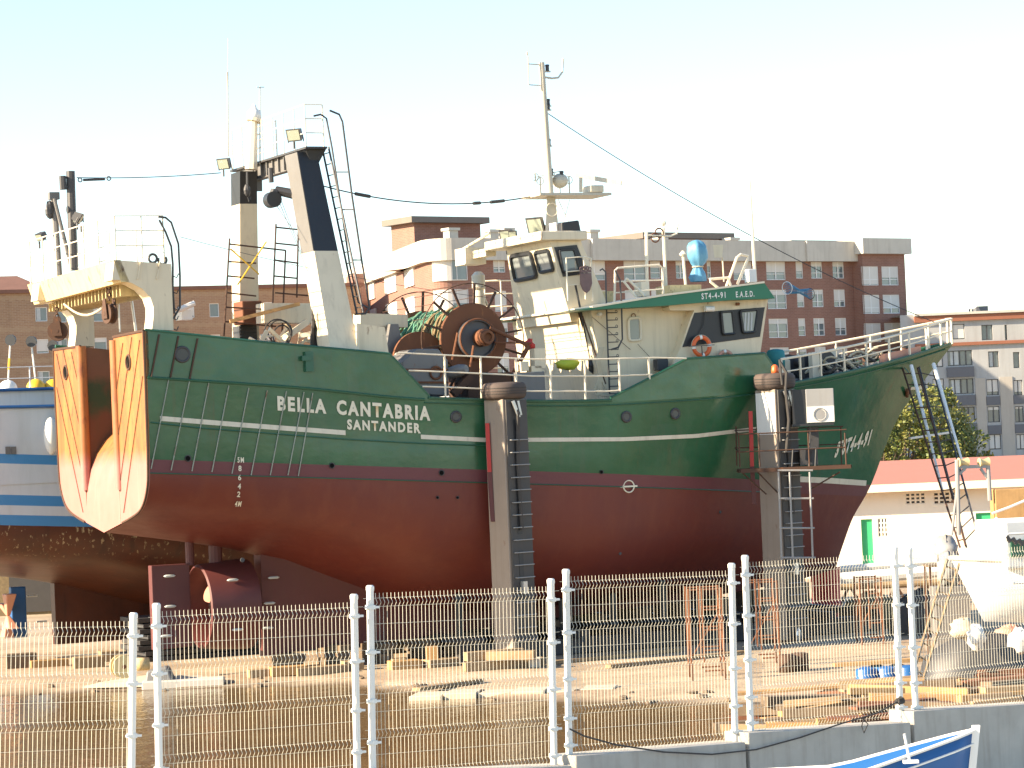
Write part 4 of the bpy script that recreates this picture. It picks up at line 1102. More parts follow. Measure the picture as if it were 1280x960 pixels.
for i in range(6): lv.box(S(300, 410, 2).x, S(320, 410, 2).x, 1.95, 1.998, S(310, 430, 2).z+i*.09, S(310, 430, 2).z+.04+i*.09)
part(lv, 'louvre', 'black', vo)
part(MB().bar(S(325, 392, 1.0), S(395, 392, 1.0), .6, .5).bar(S(352, 425, .2), S(384, 402, .2), .15, .15), 'hatch_coaming', 'cream')
part(MB().ring(S(347, 417, -.5), (0, 1, 0), .36, .02, 24, 6).ring(S(350, 415, -.4), (.3, 1, 0), .30, .018, 24, 6).ring(S(352, 419, -.3), (-.2, 1, .2), .25, .02, 24, 6), 'hose_coil', 'darkrope')
jk = MB(); rj = random.Random(5)
for i in range(22):
    px = rj.uniform(325, 405); py = rj.uniform(418, 436); c_ = S(px, py, rj.uniform(-1.5, 1.2)); jk.bar(c_, c_+V(rj.uniform(-.5, .5), rj.uniform(-.4, .4), rj.uniform(0, .35)), rj.uniform(.03, .12), rj.uniform(.03, .12))
part(jk, 'deck_fittings', 'cream')
rp_ = MB(); 
for i in range(16):
    x_ = 391+rj.uniform(0, 13); rp_.path([S(x_, 380+rj.uniform(0, 20), -2.2), S(x_+rj.uniform(-3, 3), 410, -2.3-rj.random()*.3), S(x_+rj.uniform(-4, 4), 438, -2.3)], .04, 5)
part(rp_, 'rope_bundle', 'darkrope')
rp_ = MB()
for i in range(5): rp_.path([S(401, 378+i, -2.6), S(396+i*.5, 395, -2.62), S(399+i, 415, -2.65), S(405, 430, -2.6)], .025, 5)
part(rp_, 'rope_coil', 'rope')

# ---- casing beam from the gantry foot to the drum
part(MB().bar(S(446, 400, -.8), S(505, 402, -.8), .5, .32), 'fore_and_aft_beam', 'cream')
# ---- net drum
DC = S(592, 424, -1.9); RD = .92
def az(a, r_, y_): return V(DC.x+math.cos(a)*r_, y_, DC.z+math.sin(a)*r_)
fl = MB().lathe(V(DC.x, -1.9, DC.z), (0, 1, 0), [(0, .1), (0, RD-.02), (.02, RD), (.06, RD), (.08, RD-.02), (.08, .1)], 48)
drum = part(fl, 'drum_flange', 'rust', smooth=True, auto=30)
part(MB().lathe(V(DC.x, 1.4, DC.z), (0, 1, 0), [(0, .1), (0, RD), (.08, RD), (.08, .1)], 40), 'drum_flange', 'rust', smooth=True, auto=30)
for yy in (-1.86, 1.44):
    sp_ = MB()
    for k in range(14):
        a = k*2*math.pi/14+.15
        sp_.bar(az(a, RD-.05, yy), az(a, RD+(.5 if k % 2 else .46), yy), .05, .07, (0, 1, 0))
    part(sp_, 'drum_spokes', 'rustpost', drum)
    part(MB().ring(V(DC.x, yy, DC.z), (0, 1, 0), RD+.5, .014, 60, 5), 'drum_hoop', 'rustpost', drum)
hp = MB()
for k in range(9): a = .35+k*.3; hp.tube(az(a, RD+.5, -1.86), az(a, RD+.5, 1.44), .008, 4)
part(hp, 'hoop_ties', 'rustpost', drum)
nets = MB(); rj = random.Random(11)
prof = [(0, .2)]+[(i*.15+.02, .66+.14*math.sin(i*1.7)+rj.uniform(-.05, .05)) for i in range(21)]+[(3.2, .2)]
nets.lathe(V(DC.x, -1.82, DC.z), (0, 1, 0), prof, 40)
nv = []
for v in nets.v: 
    d = Vector((v[0]-DC.x, 0, v[2]-DC.z)); k = 1+rj.uniform(-.05, .06); nv.append((DC.x+d.x*k, v[1], DC.z+d.z*k))
nets.v = nv
nt_o = part(nets, 'wound_net', 'net', smooth=True)
cl = MB()
for i in range(46):
    y_ = rj.uniform(-1.75, 1.35); a0 = rj.uniform(1.2, 4.2); r_ = .80+rj.uniform(-.06, .1); dy = rj.uniform(-.35, .35)
    cl.path([az(a0+k*.16, r_+.03*math.sin(k*2+i), y_+dy*k/8) for k in range(9)], rj.uniform(.018, .045), 5)
part(cl, 'net_ropes', 'net', nt_o)
cl = MB()
for i in range(26):
    y_ = rj.uniform(-1.8, -.2); a0 = rj.uniform(2.0, 3.6); r_ = .85+rj.uniform(-.06, .08)
    cl.path([az(a0+k*.12, r_, y_+.05*math.sin(k+i)) for k in range(7)], rj.uniform(.02, .05), 5)
part(cl, 'net_ropes', 'netbrown', nt_o)
MT['drumgrey'] = paint('drum_brake_grey', (.07, .07, .075), .5, .5, .25, .3)
hb = MB().lathe(V(DC.x+.05, -1.905, DC.z), (0, -1, 0), [(0, .52), (.18, .52), (.18, .46), (.10, .44), (.10, .1)], 40); part(hb, 'brake_drum', 'drumgrey', drum, smooth=True, auto=30)
part(MB().ring(V(DC.x+.05, -2.08, DC.z), (0, 1, 0), .50, .028, 40, 6), 'brake_band', 'rust', drum)
part(MB().lathe(V(DC.x+.14, -2.0, DC.z+.02), (0, -1, 0), [(0, .22), (.32, .22), (.34, .18), (.5, .17), (.5, .11), (.42, .11)], 28), 'warping_end', 'rust', drum, smooth=True, auto=30)
dg_ = MB()
dg_.tube(S(612, 410, -2.15), S(661, 432, -2.15), .05, 8).tube(S(661, 432, -2.15), S(640, 470, -2.15), .06, 8).tube(S(618, 428, -2.2), S(664, 429, -2.2), .025, 6)
dg_.tube(S(572, 416, -2.2), S(565, 452, -2.2), .03, 6).tube(S(592, 432, -2.3), S(586, 470, -2.3), .03, 6).tube(S(586, 468, -2.3), S(575, 492, -2.3), .04, 6)
part(dg_, 'brake_rods', 'rust')
part(MB().blob(S(662, 431, -2.1), (.14, .1, .14), .3, 8, 6, 5), 'brake_crank', 'redbar')
wb = MB(); a_, b_ = S(500, 455, -2.6), S(556, 492, -2.6)
wb.prism(sp3([(503, 452), (520, 436), (548, 436), (560, 450), (562, 495), (503, 492)], -2.7), (0, 1.2, 0)); wo = part(wb, 'winch_housing', 'grey', bevel=.03)
part(MB().ring(S(545, 466, -2.73), (0, 1, 0), .15, .03, 24, 6), 'inspection_ring', 'rust', wo)
wr = MB()
for py in (462, 478): wr.bar(S(505, py, -2.72), S(560, py, -2.72), .03, .05)
part(wr, 'housing_ribs', 'rust', wo)
part(MB().lathe(S(525, 450, -1.6), (0, 1, 0), [(0, .1), (0, .72), (.1, .72), (.1, .1)], 36), 'winch_flange', 'rust', smooth=True, auto=30)
part(slab([(488, 405), (498, 405), (506, 442), (482, 442)], -1.3, -.9), 'gantry_strut', 'grey')
wn = MB().lathe(S(575, 463, -2.9), (.6, -1, .2), [(-.5, .10), (-.3, .15), (.0, .16), (.12, .13), (.2, .1)], 18); part(wn, 'winch_motor', 'grey', smooth=True, auto=40)
part(MB().bar(S(566, 493, -2.9), S(588, 470, -2.9), .18, .18).box(S(585, 480, -2.4).x, S(640, 480, -2.4).x, -2.4, -1.2, 6.25, S(610, 466, -2.4).z), 'winch_bed', 'rustpost')
part(MB().box(S(645, 465, -2.6).x, S(681, 465, -2.6).x, -2.6, -1.8, 6.2, S(660, 465, -2.6).z), 'deck_locker', 'grey', bevel=.02)
bt = MB()
for px, py, w_, h_ in ((653, 458, .22, .24), (668, 470, .28, .5), (672, 448, .3, .5)): c_ = S(px, py, -2.4); bt.box(c_.x-w_/2, c_.x+w_/2, -2.55, -2.25, c_.z-h_/2, c_.z+h_/2)
part(bt, 'ventilator', 'cream')

# ---- bridge tower aft (leaning), its upper cabin and roof
T1, B1_ = S(687, 300, -1.6), S(738, 492, -1.6)
M1 = B1_.lerp(T1, .47)
def towerbox(lo, hi, y0b, y1b, y0t, y1t, lenb, lent, off=0):
    return MB().hexa([V(lo.x+off, y0b, lo.z), V(lo.x+lenb, y0b, lo.z), V(lo.x+lenb, y1b, lo.z), V(lo.x+off, y1b, lo.z)], [V(hi.x+off, y0t, hi.z), V(hi.x+lent, y0t, hi.z), V(hi.x+lent, y1t, hi.z), V(hi.x+off, y1t, hi.z)])
zfl = V(B1_.x, 0, 6.25)
part(towerbox(V(B1_.x+.02, 0, 6.25), M1, -1.58, 1.6, -1.58, 1.6, 2.4, 1.6, .16), 'bridge_tower', 'cream')
cab = part(towerbox(M1, T1, -1.6, 1.7, -1.6, 1.05, 1.25, .88), 'bridge_cabin', 'cream')
# dark window band on the near side and window frames
def tface(t_, y_):  # point on the aft face: t_ 0 at the step, 1 at the top
    return V(M1.x+(T1.x-M1.x)*t_, y_, M1.z+(T1.z-M1.z)*t_)
def quad_window(c4, nrm, name='cabin_window', parent=None, glass='shipglass', frame='black', inset=.12, th=.04):
    c4 = [Vector(p) for p in c4]; n_ = Vector(nrm).normalized(); ctr = sum(c4, Vector())/4
    cc = []
    for i in range(4):
        a, b_, d_ = c4[i-1], c4[i], c4[(i+1) % 4]
        for k in range(4):
            t_ = k/3; r_ = inset
            p0 = b_+(a-b_)*r_; p2 = b_+(d_-b_)*r_; cc.append(p0*(1-t_)**2+b_*2*t_*(1-t_)+p2*t_*t_)
    f = MB().path([p+n_*.02 for p in cc], th, 6, True); o = part(f, name, frame, parent)
    part(MB().add([p+n_*.01 for p in cc], [tuple(range(len(cc)))]), 'pane', glass, o, recalc=False); return o
an = V(-1, 0, -.25)
c_ = M1.z; H_ = T1.z-M1.z
def tw_(y_, py): # aft-face point by depth across and image row, following the lean
    z = S(665, py, y_).z; t_ = (z-M1.z)/H_; return tface(t_, y_)+V(-.012, 0, 0)
quad_window([tw_(.86, 320), tw_(-.36, 316), tw_(-.36, 346), tw_(.98, 351)], (-1, 0, 0), parent=cab, th=.06)
quad_window([tw_(-.62, 316), tw_(-1.42, 313), tw_(-1.42, 338), tw_(-.62, 341)], (-1, 0, 0), parent=cab, th=.05)
bs = MB().add([S(694, 309, -1.612), S(722, 306, -1.612), S(736, 343, -1.612), S(706, 346, -1.612)], [(0, 1, 2, 3)])
part(MB().prism(sp3([(693, 309), (721, 306), (735, 342), (704, 346)], -1.63), (0, .02, 0)), 'window_band', 'black', cab)
quad_window(sp3([(699, 313), (717, 312), (724, 338), (704, 340)], -1.65), (0, -1, 0), parent=cab, th=.03)
rf = MB().box(T1.x-.35, T1.x+1.0, -1.8, 1.7, T1.z-.02, T1.z+.22); rfo = part(rf, 'cabin_roof', 'cream', bevel=.03)
part(MB().box(T1.x-.5, T1.x+.1, 2.6, 3.3, T1.z-.30, T1.z+.15).box(T1.x-.3, T1.x+.0, 1.72, 2.6, T1.z-.15, T1.z+.05).tube((T1.x-.4, 3.2, T1.z+.1), (T1.x-.4, 1.2, T1.z+.42), .035, 6), 'roof_bracket', 'cream', rfo)
flood(S(633, 298, 1.6), (-.75, -.55, -.35), .36, .5, name='floodlight'); flood(S(641, 296, 1.2), (-.6, -.7, -.3), .22, .34); flood(S(669, 283, .3), (-.75, -.5, -.35), .5, .5)
zr0 = T1.z+.22
rb_ = MB().box(T1.x+.25, T1.x+.75, -1.5, -1.1, zr0, S(695, 278, -1.5).z); part(rb_, 'roof_locker', 'white')
tp = slab([(702, 278), (724, 275), (729, 300), (703, 299)], -1.75, -.9); part(tp, 'covered_raft', 'black', bevel=.04)
# railing and crest on the house top next to the tower
cr_ = MB()
rails(cr_, [S(710, 376, -1.9), S(732, 374, -1.9), S(741, 376, -1.9)], (.4, .75, 1.1), .018, .022)
part(cr_, 'railing', 'cream_clean')
p = S(733, 352, -2.02)
cs = MB().prism([p+V(-.16, 0, .22), p+V(.16, 0, .22), p+V(.17, 0, -.05), p+V(.1, 0, -.22), p+V(0, 0, -.30), p+V(-.1, 0, -.22), p+V(-.17, 0, -.05)], (0, .05, 0)); co_ = part(cs, 'crest_shield', 'crest', bevel=.01)
cw = MB(); 
for i in range(5): cw.ring(p+V(-.12+.06*i, .02, .33+.03*(1-abs(i-2)/2)), (0, 1, 0), .045, .016, 10, 5)
cw.bar(p+V(-.16, .02, .26), p+V(.16, .02, .26), .04, .05); part(cw, 'crest_crown', 'crest', co_)

# ---- main mast on the cabin roof
y_ = .2
ms = MB().hexa([S(681, 300, -.1), S(700, 300, -.1), S(700, 300, .6), S(681, 300, .6)], [S(684, 246, -.02), S(694, 246, -.02), S(694, 246, .4), S(684, 246, .4)])
mo = part(ms, 'mast_base', 'mastpaint')
part(MB().ring(S(690, 262, -.16), (0, 1, 0), .17, .014, 20, 5).tube(S(698, 250, -.1), S(712, 280, -.3), .012, 5).tube(S(712, 250, -.1), S(704, 280, -.3), .01, 5), 'mast_fittings', 'cream_clean', mo)
pole = part(MB().tube(S(688, 250, y_), S(677, 78, y_), .10, 10, .075), 'mast_pole', 'mastpaint', smooth=True, auto=40)
pf = MB().box(S(668, 243, -.1).x, S(757, 243, -.1).x, -.45, .75, S(690, 246, 0).z, S(690, 243, 0).z); part(pf, 'crosstree', 'mastpaint')
rc = MB().box(S(735, 235, .1).x, S(752, 235, .1).x, -.05, .45, S(745, 241, .1).z, S(745, 232, .1).z); ro = part(rc, 'radar_pedestal', 'mastpaint', bevel=.03)
part(MB().bar(S(720, 219, .5), S(777, 229, -.3), .09, .12), 'radar_scanner', 'mastpaint', ro)
part(MB().tube(S(726, 222, .1), S(726, 240, .1), .05, 8), 'radar_post', 'mastpaint', ro)
for px, py in ((684, 84), (685, 127), (685, 132), (686, 177), (689, 214), (702, 217)):
    q = S(px, py, .2); o = part(MB().lathe(q+V(.0, 0, -.11), (0, 0, 1), [(0, .06), (.02, .06), (.02, .05), (.14, .05), (.14, .065), (.18, .05)], 12), 'navigation_light', 'darkgrey', pole)
    part(MB().bar(q+V(-.15, 0, -.12), q+V(.08, 0, -.12), .08, .03), 'light_bracket', 'mastpaint', pole)
ma = MB().path(sp3([(678, 96), (690, 98), (698, 97), (703, 90), (704, 73)], .2), .028, 6)
ma.tube(S(660, 70, .2), S(661, 106, .2), .018, 6).tube(S(661, 80, .2), S(677, 81, .2), .016, 6).tube(S(661, 106, .2), S(678, 107, .2), .016, 6).blob(S(659, 67, .2), (.03, .03, .06), 0, 6, 5)
part(ma, 'mast_aerials', 'mastpaint')
gd = MB()
for px, h_ in ((670, 26), (676, 20), (690, 30), (700, 18), (712, 22)):
    q = S(px, 242, .3); gd.tube(q, q+V(0, 0, h_/48), .02, 5); gd.ring(q+V(0, 0, h_/60), (0, 1, 0), .10, .012, 12, 4)
gd.blob(S(700, 226, .3), (.22, .22, .2), 0, 10, 8).bar(S(668, 222, .3), S(700, 214, .3), .02, .02)
part(gd, 'sensor_cluster', 'mastpaint')
part(MB().lathe(S(600, 398, 1.6), (0, 0, 1), [(0, .16), (.6, .16), (.75, .12), (.8, .18), (1.15, .18), (1.25, .08)], 14).tube(S(602, 365, 1.6), S(618, 400, 1.6), .03, 6), 'exhaust_ventilator', 'mastpaint', smooth=True, auto=40)

# ---- deckhouse and wheelhouse
DH = -2.4
dh = MB()
a0, a1 = S(739, 386, DH), S(757, 494, DH); f0 = S(880, 372, DH).x
dh.hexa([V(a1.x, DH, 6.3), V(f0, DH, 6.3), V(f0, 2.4, 6.3), V(a1.x, 2.4, 6.3)], [V(a0.x, DH, a0.z-.05), V(f0, DH, S(870, 374, DH).z), V(f0, 2.4, S(870, 374, DH).z), V(a0.x, 2.4, a0.z-.05)])
dho = part(dh, 'deckhouse', 'cream')
WH = -2.8
wo_ = [(868, 388), (863, 398), (852, 432), (843, 452), (836, 470), (950, 470), (950, 445), (960, 374), (838, 379), (836, 384), (838, 388)]
whp = slab(wo_, WH, 2.8); who = part(whp, 'wheelhouse', 'cream')
def whs(pts, o_=.012): return sp3(pts, WH-o_)
part(MB().prism(whs([(868, 391), (956, 384), (950, 421), (853, 434)], .010), (0, .008, 0)), 'window_band', 'black', who)
quad_window(whs([(901, 390), (915, 389), (918, 417), (904, 418)], .03), (0, -1, 0), 'wheelhouse_window', who, th=.035)
quad_window(whs([(925, 389), (947, 387), (943, 415), (929, 416)], .03), (0, -1, 0), 'wheelhouse_window', who, th=.035)
cu_ = MB(); 
for x_ in (932, 936, 940): cu_.bar(S(x_, 391, WH-.048), S(x_-1, 413, WH-.048), .05, .006, (0, 1, 0))
part(cu_, 'curtain', 'curtain', who)
# forward windows on the raked front
fr = S(957, 384, WH); fr2 = S(951, 421, WH)
for k in range(5):
    ya, yb = -2.45+k*1.0, -1.65+k*1.0
    quad_window([V(fr.x+.05, ya, fr.z-.05), V(fr.x+.05, yb, fr.z-.05), V(fr2.x+.05, yb, fr2.z+.08), V(fr2.x+.05, ya, fr2.z+.08)], (1, 0, -.2), 'front_window', who, th=.04)
q = S(886, 384, WH-.1); part(MB().tube(S(881, 386, WH-.12), S(892, 386, WH-.12), .075, 10), 'deck_light', 'white', who)
part(MB().tube(S(920, 380, WH-.08), S(924, 380, WH-.08), .04, 8), 'horn', 'rust', who)
part(MB().path(sp3([(882, 388), (880, 405), (874, 418)], WH-.06), .012, 5), 'lamp_cord', 'cable', who)
# roof with green fascia, sheer following the photo
RFY = -3.15
RG = paint('roof_green', (.018, .16, .085), .45, .2, .05, .1)
fpts = sp3([(723, 388), (832, 382), (914, 375), (969, 373), (955, 353), (830, 369), (740, 384)], RFY)
cutx = M1.x+.75
def lerpx(a, b_, x): return a.lerp(b_, (x-a.x)/(b_.x-a.x))
main = [lerpx(fpts[0], fpts[1], cutx)]+fpts[1:6]+[lerpx(fpts[5], fpts[6], cutx)]
roofo = part(MB().prism(main, (0, -2*RFY, 0)), 'house_roof', RG)
tip = [fpts[0], main[0], main[-1], fpts[6]]
part(MB().prism(tip, (0, -1.63-RFY, 0)), 'roof_wing', RG, roofo)
part(MB().prism([V(p.x, 2.25, p.z) for p in tip], (0, .9, 0)), 'roof_wing', RG, roofo)
tpz = [S(px, py, RFY) for px, py in ((740, 384), (830, 369), (955, 353))]
rt_ = MB(); 
for a, b_ in zip(tpz, tpz[1:]): rt_.hexa([a+V(0, -.03, -.02), b_+V(0, -.03, -.02), V(b_.x, 3.2, b_.z-.02), V(a.x, 3.2, a.z-.02)], [a+V(0, -.03, .03), b_+V(0, -.03, .03), V(b_.x, 3.2, b_.z+.03), V(a.x, 3.2, a.z+.03)])
part(rt_, 'roof_edge', 'cream_clean', roofo)
def text_flat(body, px0, py0, px1, py1, hpx, y_, par, name, bold=.02):
    a, b_ = S(px0, py0, y_), S(px1, py1, y_); H = S(px0, py0-hpx, y_).z-a.z; W_ = b_.x-a.x; k = (b_.z-a.z)/W_
    return place_text(body, name, H, lambda X, Y: V(a.x+X, y_, a.z+k*X+Y), MT['white'], par, bold, 0, width=W_)
text_flat('ST4-4-91', 877, 374, 907, 372, 7.2, RFY-.008, roofo, 'registration', .025); text_flat('E.A.E.D.', 920, 371.5, 943, 370.5, 7, RFY-.008, roofo, 'registration', .025)
# porthole window of the deckhouse, lamp, grab ladder
quad_window(sp3([(785, 398), (800, 397), (801, 425), (786, 426)], DH-.012), (0, -1, 0), 'house_window', dho, th=.035, frame='cream_clean', inset=.2)
part(MB().ring(S(792, 395, DH-.03), (0, 1, 0), .06, .012, 12, 5), 'window_eye', 'rust', dho)
part(MB().lathe(S(747, 393, DH-.02), (0, -1, 0), [(0, .04), (.1, .05), (.18, .045), (.2, .02)], 10), 'bulkhead_lamp', 'white', dho)
lad = MB()
lad.path(sp3([(750, 338), (753, 336), (757, 340), (758, 380), (760, 440), (762, 492)], DH-.2), .022, 6)
lad.path(sp3([(769, 338), (775, 350), (777, 385), (778, 424), (773, 434), (764, 437)], DH-.55), .022, 6)
for i in range(12): q = S(758.5+.3*i, 391+i*9.2, DH-.2); lad.tube(q, q+V(.30, 0, 0), .013, 5); lad.ring(q+V(.27, 0, .03), (0, 1, 0), .03, .009, 8, 4)
part(lad, 'boarding_ladder', 'darkgrey')
bx_ = MB().cbox(S(826, 456, DH-.25), (.32, .25, .30)); part(bx_, 'junction_box', 'darkgrey', bevel=.02)
part(MB().tube(S(723, 388, -1.75), S(752, 495, -1.75), .03, 6).tube(S(728, 395, DH-.0), S(757, 480, DH-.05), .02, 6).tube(S(740, 396, DH-.06), S(788, 437, DH-.06), .007, 4).tube(S(797, 430, DH-.06), S(812, 446, DH-.06), .006, 4), 'stay_wires', 'rustpost')
part(MB().tube(S(719, 355, -1.8), S(738, 448, -1.9), .03, 6).tube(S(738, 448, -1.9), S(741, 460, -1.9), .08, 8).blob(S(741, 457, -1.95), (.13, .1, .2), .2, 8, 6, 8).tube(S(743, 465, -1.95), S(747, 492, -1.95), .03, 6), 'cargo_tackle', 'black')
part(MB().blob(S(710, 455, -1.9), (.36, .2, .15), .12, 10, 7, 9), 'oilskin_bag', 'lime', smooth=True)

# ---- things on the house roof
def rz(px, py, y_): return S(px, py, y_)
rt2 = MB()
rt2.path(sp3([(768, 378), (769, 338), (772, 335), (824, 331), (828, 335), (829, 367)], -2.2), .03, 6); rt2.tube(S(769, 352, -2.2), S(829, 350, -2.2), .02, 6).tube(S(769, 366, -2.2), S(829, 361, -2.2), .02, 6)
rt2.path(sp3([(806, 370), (788, 352), (783, 348), (780, 352), (795, 371)], -2.5), .035, 6)
rt2.path(sp3([(898, 360), (888, 352), (887, 349), (910, 347), (914, 358)], -2.5), .035, 6).path(sp3([(908, 358), (921, 322), (926, 318), (935, 320), (934, 326), (922, 355)], -2.3), .035, 6)
part(rt2, 'roof_rails', 'cream_clean')
lm = MB()
lm.tube(S(809, 372, -1.5), S(808, 290, -1.5), .045, 8).tube(S(833, 368, -1.3), S(829, 284, -1.3), .045, 8).tube(S(858, 366, -1.2), S(854, 320, -1.2), .04, 8)
lm.path(sp3([(806, 294), (838, 295), (846, 292), (848, 278)], -1.4), .025, 6).blob(S(829, 279, -1.3), (.08, .08, .08), .1, 8, 6).lathe(S(854, 320, -1.2), (0, 0, 1), [(0, .08), (.05, .11), (.14, .03)], 12)
part(lm, 'roof_aerial', 'cream_clean')
part(MB().ring(S(824, 291, -1.4), (0, 1, 0), .12, .02, 16, 6).ring(S(819, 297, -1.4), (0, 1, 0), .12, .02, 16, 6), 'aerial_loop', 'rust')
wp = MB().tube(S(944, 352, -1.0), S(937, 222, -1.0), .055, 8, .025); part(wp, 'whip_aerial', 'cream_clean'); part(MB().cbox(S(938, 345, -1.1), (.24, .24, .36)), 'aerial_tuner', 'white', bevel=.02)
rj = random.Random(2)
part(MB().box(S(838, 366, -2).x, S(877, 366, -2).x, -2, -1.2, S(858, 367, -2).z, S(858, 356, -2).z), 'roof_tray', 'sunrust')
part(MB().box(S(742, 382, -1).x, S(770, 382, -1).x, -1, 1.0, S(755, 380, -1).z, S(755, 364, -1).z), 'roof_box', 'sunrust')
part(MB().box(S(802, 366, -1.6).x, S(812, 366, -1.6).x, -1.6, -1.2, S(807, 370, -1.6).z, S(807, 352, -1.6).z), 'roof_locker', 'cream_clean')
part(MB().hexa([S(893, 322, .8), S(903, 322, .8), S(903, 322, 1.1), S(893, 322, 1.1)], [S(891, 306, .8), S(904, 306, .8), S(904, 306, 1.1), S(891, 306, 1.1)]).tube(S(903, 322, 1), S(905, 352, 1), .02, 6), 'loudhailer', 'cream')

# ---- rails amidships
mr = MB(); yr_ = -3.76
for pts in (((495, 442), (499, 441), (560, 444), (665, 449), (740, 449), (818, 447), (858, 448)), ((511, 463), (560, 465), (665, 470), (760, 470), (815, 468)), ((528, 483), (560, 484), (665, 489), (760, 489), (775, 488))):
    mr.path(sp3(pts, yr_), .020, 6)
mr.tube(S(495, 442, yr_), S(492, 447, yr_), .02, 6)
for x_, ya, yb in ((556, 444, 498), (601, 446, 500), (645, 448, 500), (688, 449, 500), (731, 449, 499), (774, 448, 490), (811, 447, 474)): mr.tube(S(x_-.4, ya, yr_), S(x_+1, yb, yr_), .026, 6)
part(mr, 'railing', 'cream_clean')
fm = MB()
for u in (7.6, 8.5, 9.5, 10.5, 11.5): fm.tube((u, 3.74, 6.4), (u, 3.74, 7.5), .024, 6)
for h in (6.8, 7.15, 7.5): fm.tube((7.2, 3.74, h), (12.6, 3.74, h), .018, 6)
part(fm, 'railing', 'cream_clean')
part(MB().path([V(u, s_*beam(u), sheer(u)+.02) for s_ in (-1,) for u in [7.1+i*.25 for i in range(21)]], .04, 6), 'gunwale_cap', 'green')

# ---- forecastle rail and gear
def hb_(u): return beam(u)-.04
us = [17.5, 18.2, 19.0, 19.95, 20.9, 21.9, 22.8, 23.6, 24.3, 24.8]
br = MB()
for sg in (-1, 1):
    pts = [V(u, sg*max(hb_(u), .1), sheer(u)) for u in us]
    for i, p in enumerate(pts):
        br.bar(p, p+V(0, 0, .70), .07, .035, (1, 0, 0))
    for h_, r_ in ((.70, .034), (.36, .02)):
        br.path([p+V(0, 0, h_) for p in pts], r_, 6)
br.bar(V(24.8, -.15, 8.38), V(24.8, .15, 8.38), .05, .05)
part(br, 'bow_railing', 'cream_clean')
part(MB().path([V(u, -beam(u), sheer(u)+.03) for u in [17.5+i*.3 for i in range(25)]], .045, 6), 'gunwale_cap', 'green')
part(MB().path([V(u, beam(u), sheer(u)+.03) for u in [17.5+i*.3 for i in range(25)]], .045, 6), 'gunwale_cap', 'green')
wd = MB(); wc = V(20.0, 0, 6.95)
wd.lathe(wc+V(0, -1.3, .35), (0, 1, 0), [(0, .22), (.08, .22), (.08, .13), (.4, .13), (.4, .25), (.5, .25), (.5, .12), (2.1, .12), (2.1, .25), (2.2, .25), (2.2, .13), (2.5, .13), (2.5, .22), (2.6, .22)], 18)
wd.box(19.7, 20.3, -.55, -.35, 6.85, 7.5).box(19.7, 20.3, .35, .55, 6.85, 7.5)
part(wd, 'windlass', 'darkgrey', smooth=True, auto=35)
rj = random.Random(9); rp_ = MB()
for i in range(26):
    u = rj.uniform(19.3, 22.6); y0_ = rj.uniform(-.9, .6)*beam(u); c_ = V(u, y0_, sheer(u)+.08+rj.random()*.25)
    rp_.path([c_+V(.3*math.cos(a)*rj.uniform(.6, 1.1), .3*math.sin(a), .12*math.sin(a*2+i)) for a in [k*.7 for k in range(rj.randint(5, 10))]], rj.uniform(.02, .045), 5)
part(rp_, 'mooring_rope', 'darkrope')
rp_ = MB()
for i in range(12):
    u = rj.uniform(19.4, 21.8); y0_ = -rj.uniform(.5, .95)*beam(u); c_ = V(u, y0_, sheer(u)+.15+rj.random()*.2)
    rp_.path([c_+V(.25*math.cos(a), .15*math.sin(a), .16*math.sin(a+i)) for a in [k*.6 for k in range(9)]], .03, 5)
part(rp_, 'mooring_rope', 'rope')
part(MB().box(17.9, 19.0, -1.0, 1.2, 6.7, 7.35), 'companion_hatch', 'cream', bevel=.04)
part(MB().box(20.9, 21.3, .4, .8, 7.0, 7.6).box(19.2, 19.5, -1.8, -1.6, 6.8, 7.5), 'hatch_box', 'cream_clean')
bl_ = MB(); 
for u, y0_ in ((22.3, -.6), (22.3, .5), (23.3, 0)): bl_.lathe(V(u, y0_, sheer(u)-.05), (0, 0, 1), [(0, .09), (.3, .09), (.3, .13), (.34, .13)], 12)
part(bl_, 'bollard', 'rustpost')
part(MB().prism([V(21.6, -1.35, 7.15), V(23.4, -.65, 7.42), V(23.4, -.65, 7.62), V(21.6, -1.35, 7.38)], (0, .04, 0)), 'spray_board', 'fadedorange')
part(MB().box(23.05, 23.7, -.30, .30, 6.42, 6.50), 'anchor_pocket_lip', 'cream')
an_ = MB().tube((23.3, -.28, 6.85), (23.15, -.30, 6.3), .04, 8).path([(22.95, -.55, 6.42), (23.1, -.3, 6.25), (23.3, -.05, 6.4)], .05, 8); part(an_, 'anchor', 'rust')
# far side house rail glimpsed behind the tower
fr_ = MB(); rails(fr_, [V(T1.x+.55, 2.7, a0.z), V(T1.x+.2, 3.0, a0.z), V(T1.x+1.2, 3.0, a0.z)], (.4, .75, 1.1), .018, .022); part(fr_, 'railing', 'cream_clean')

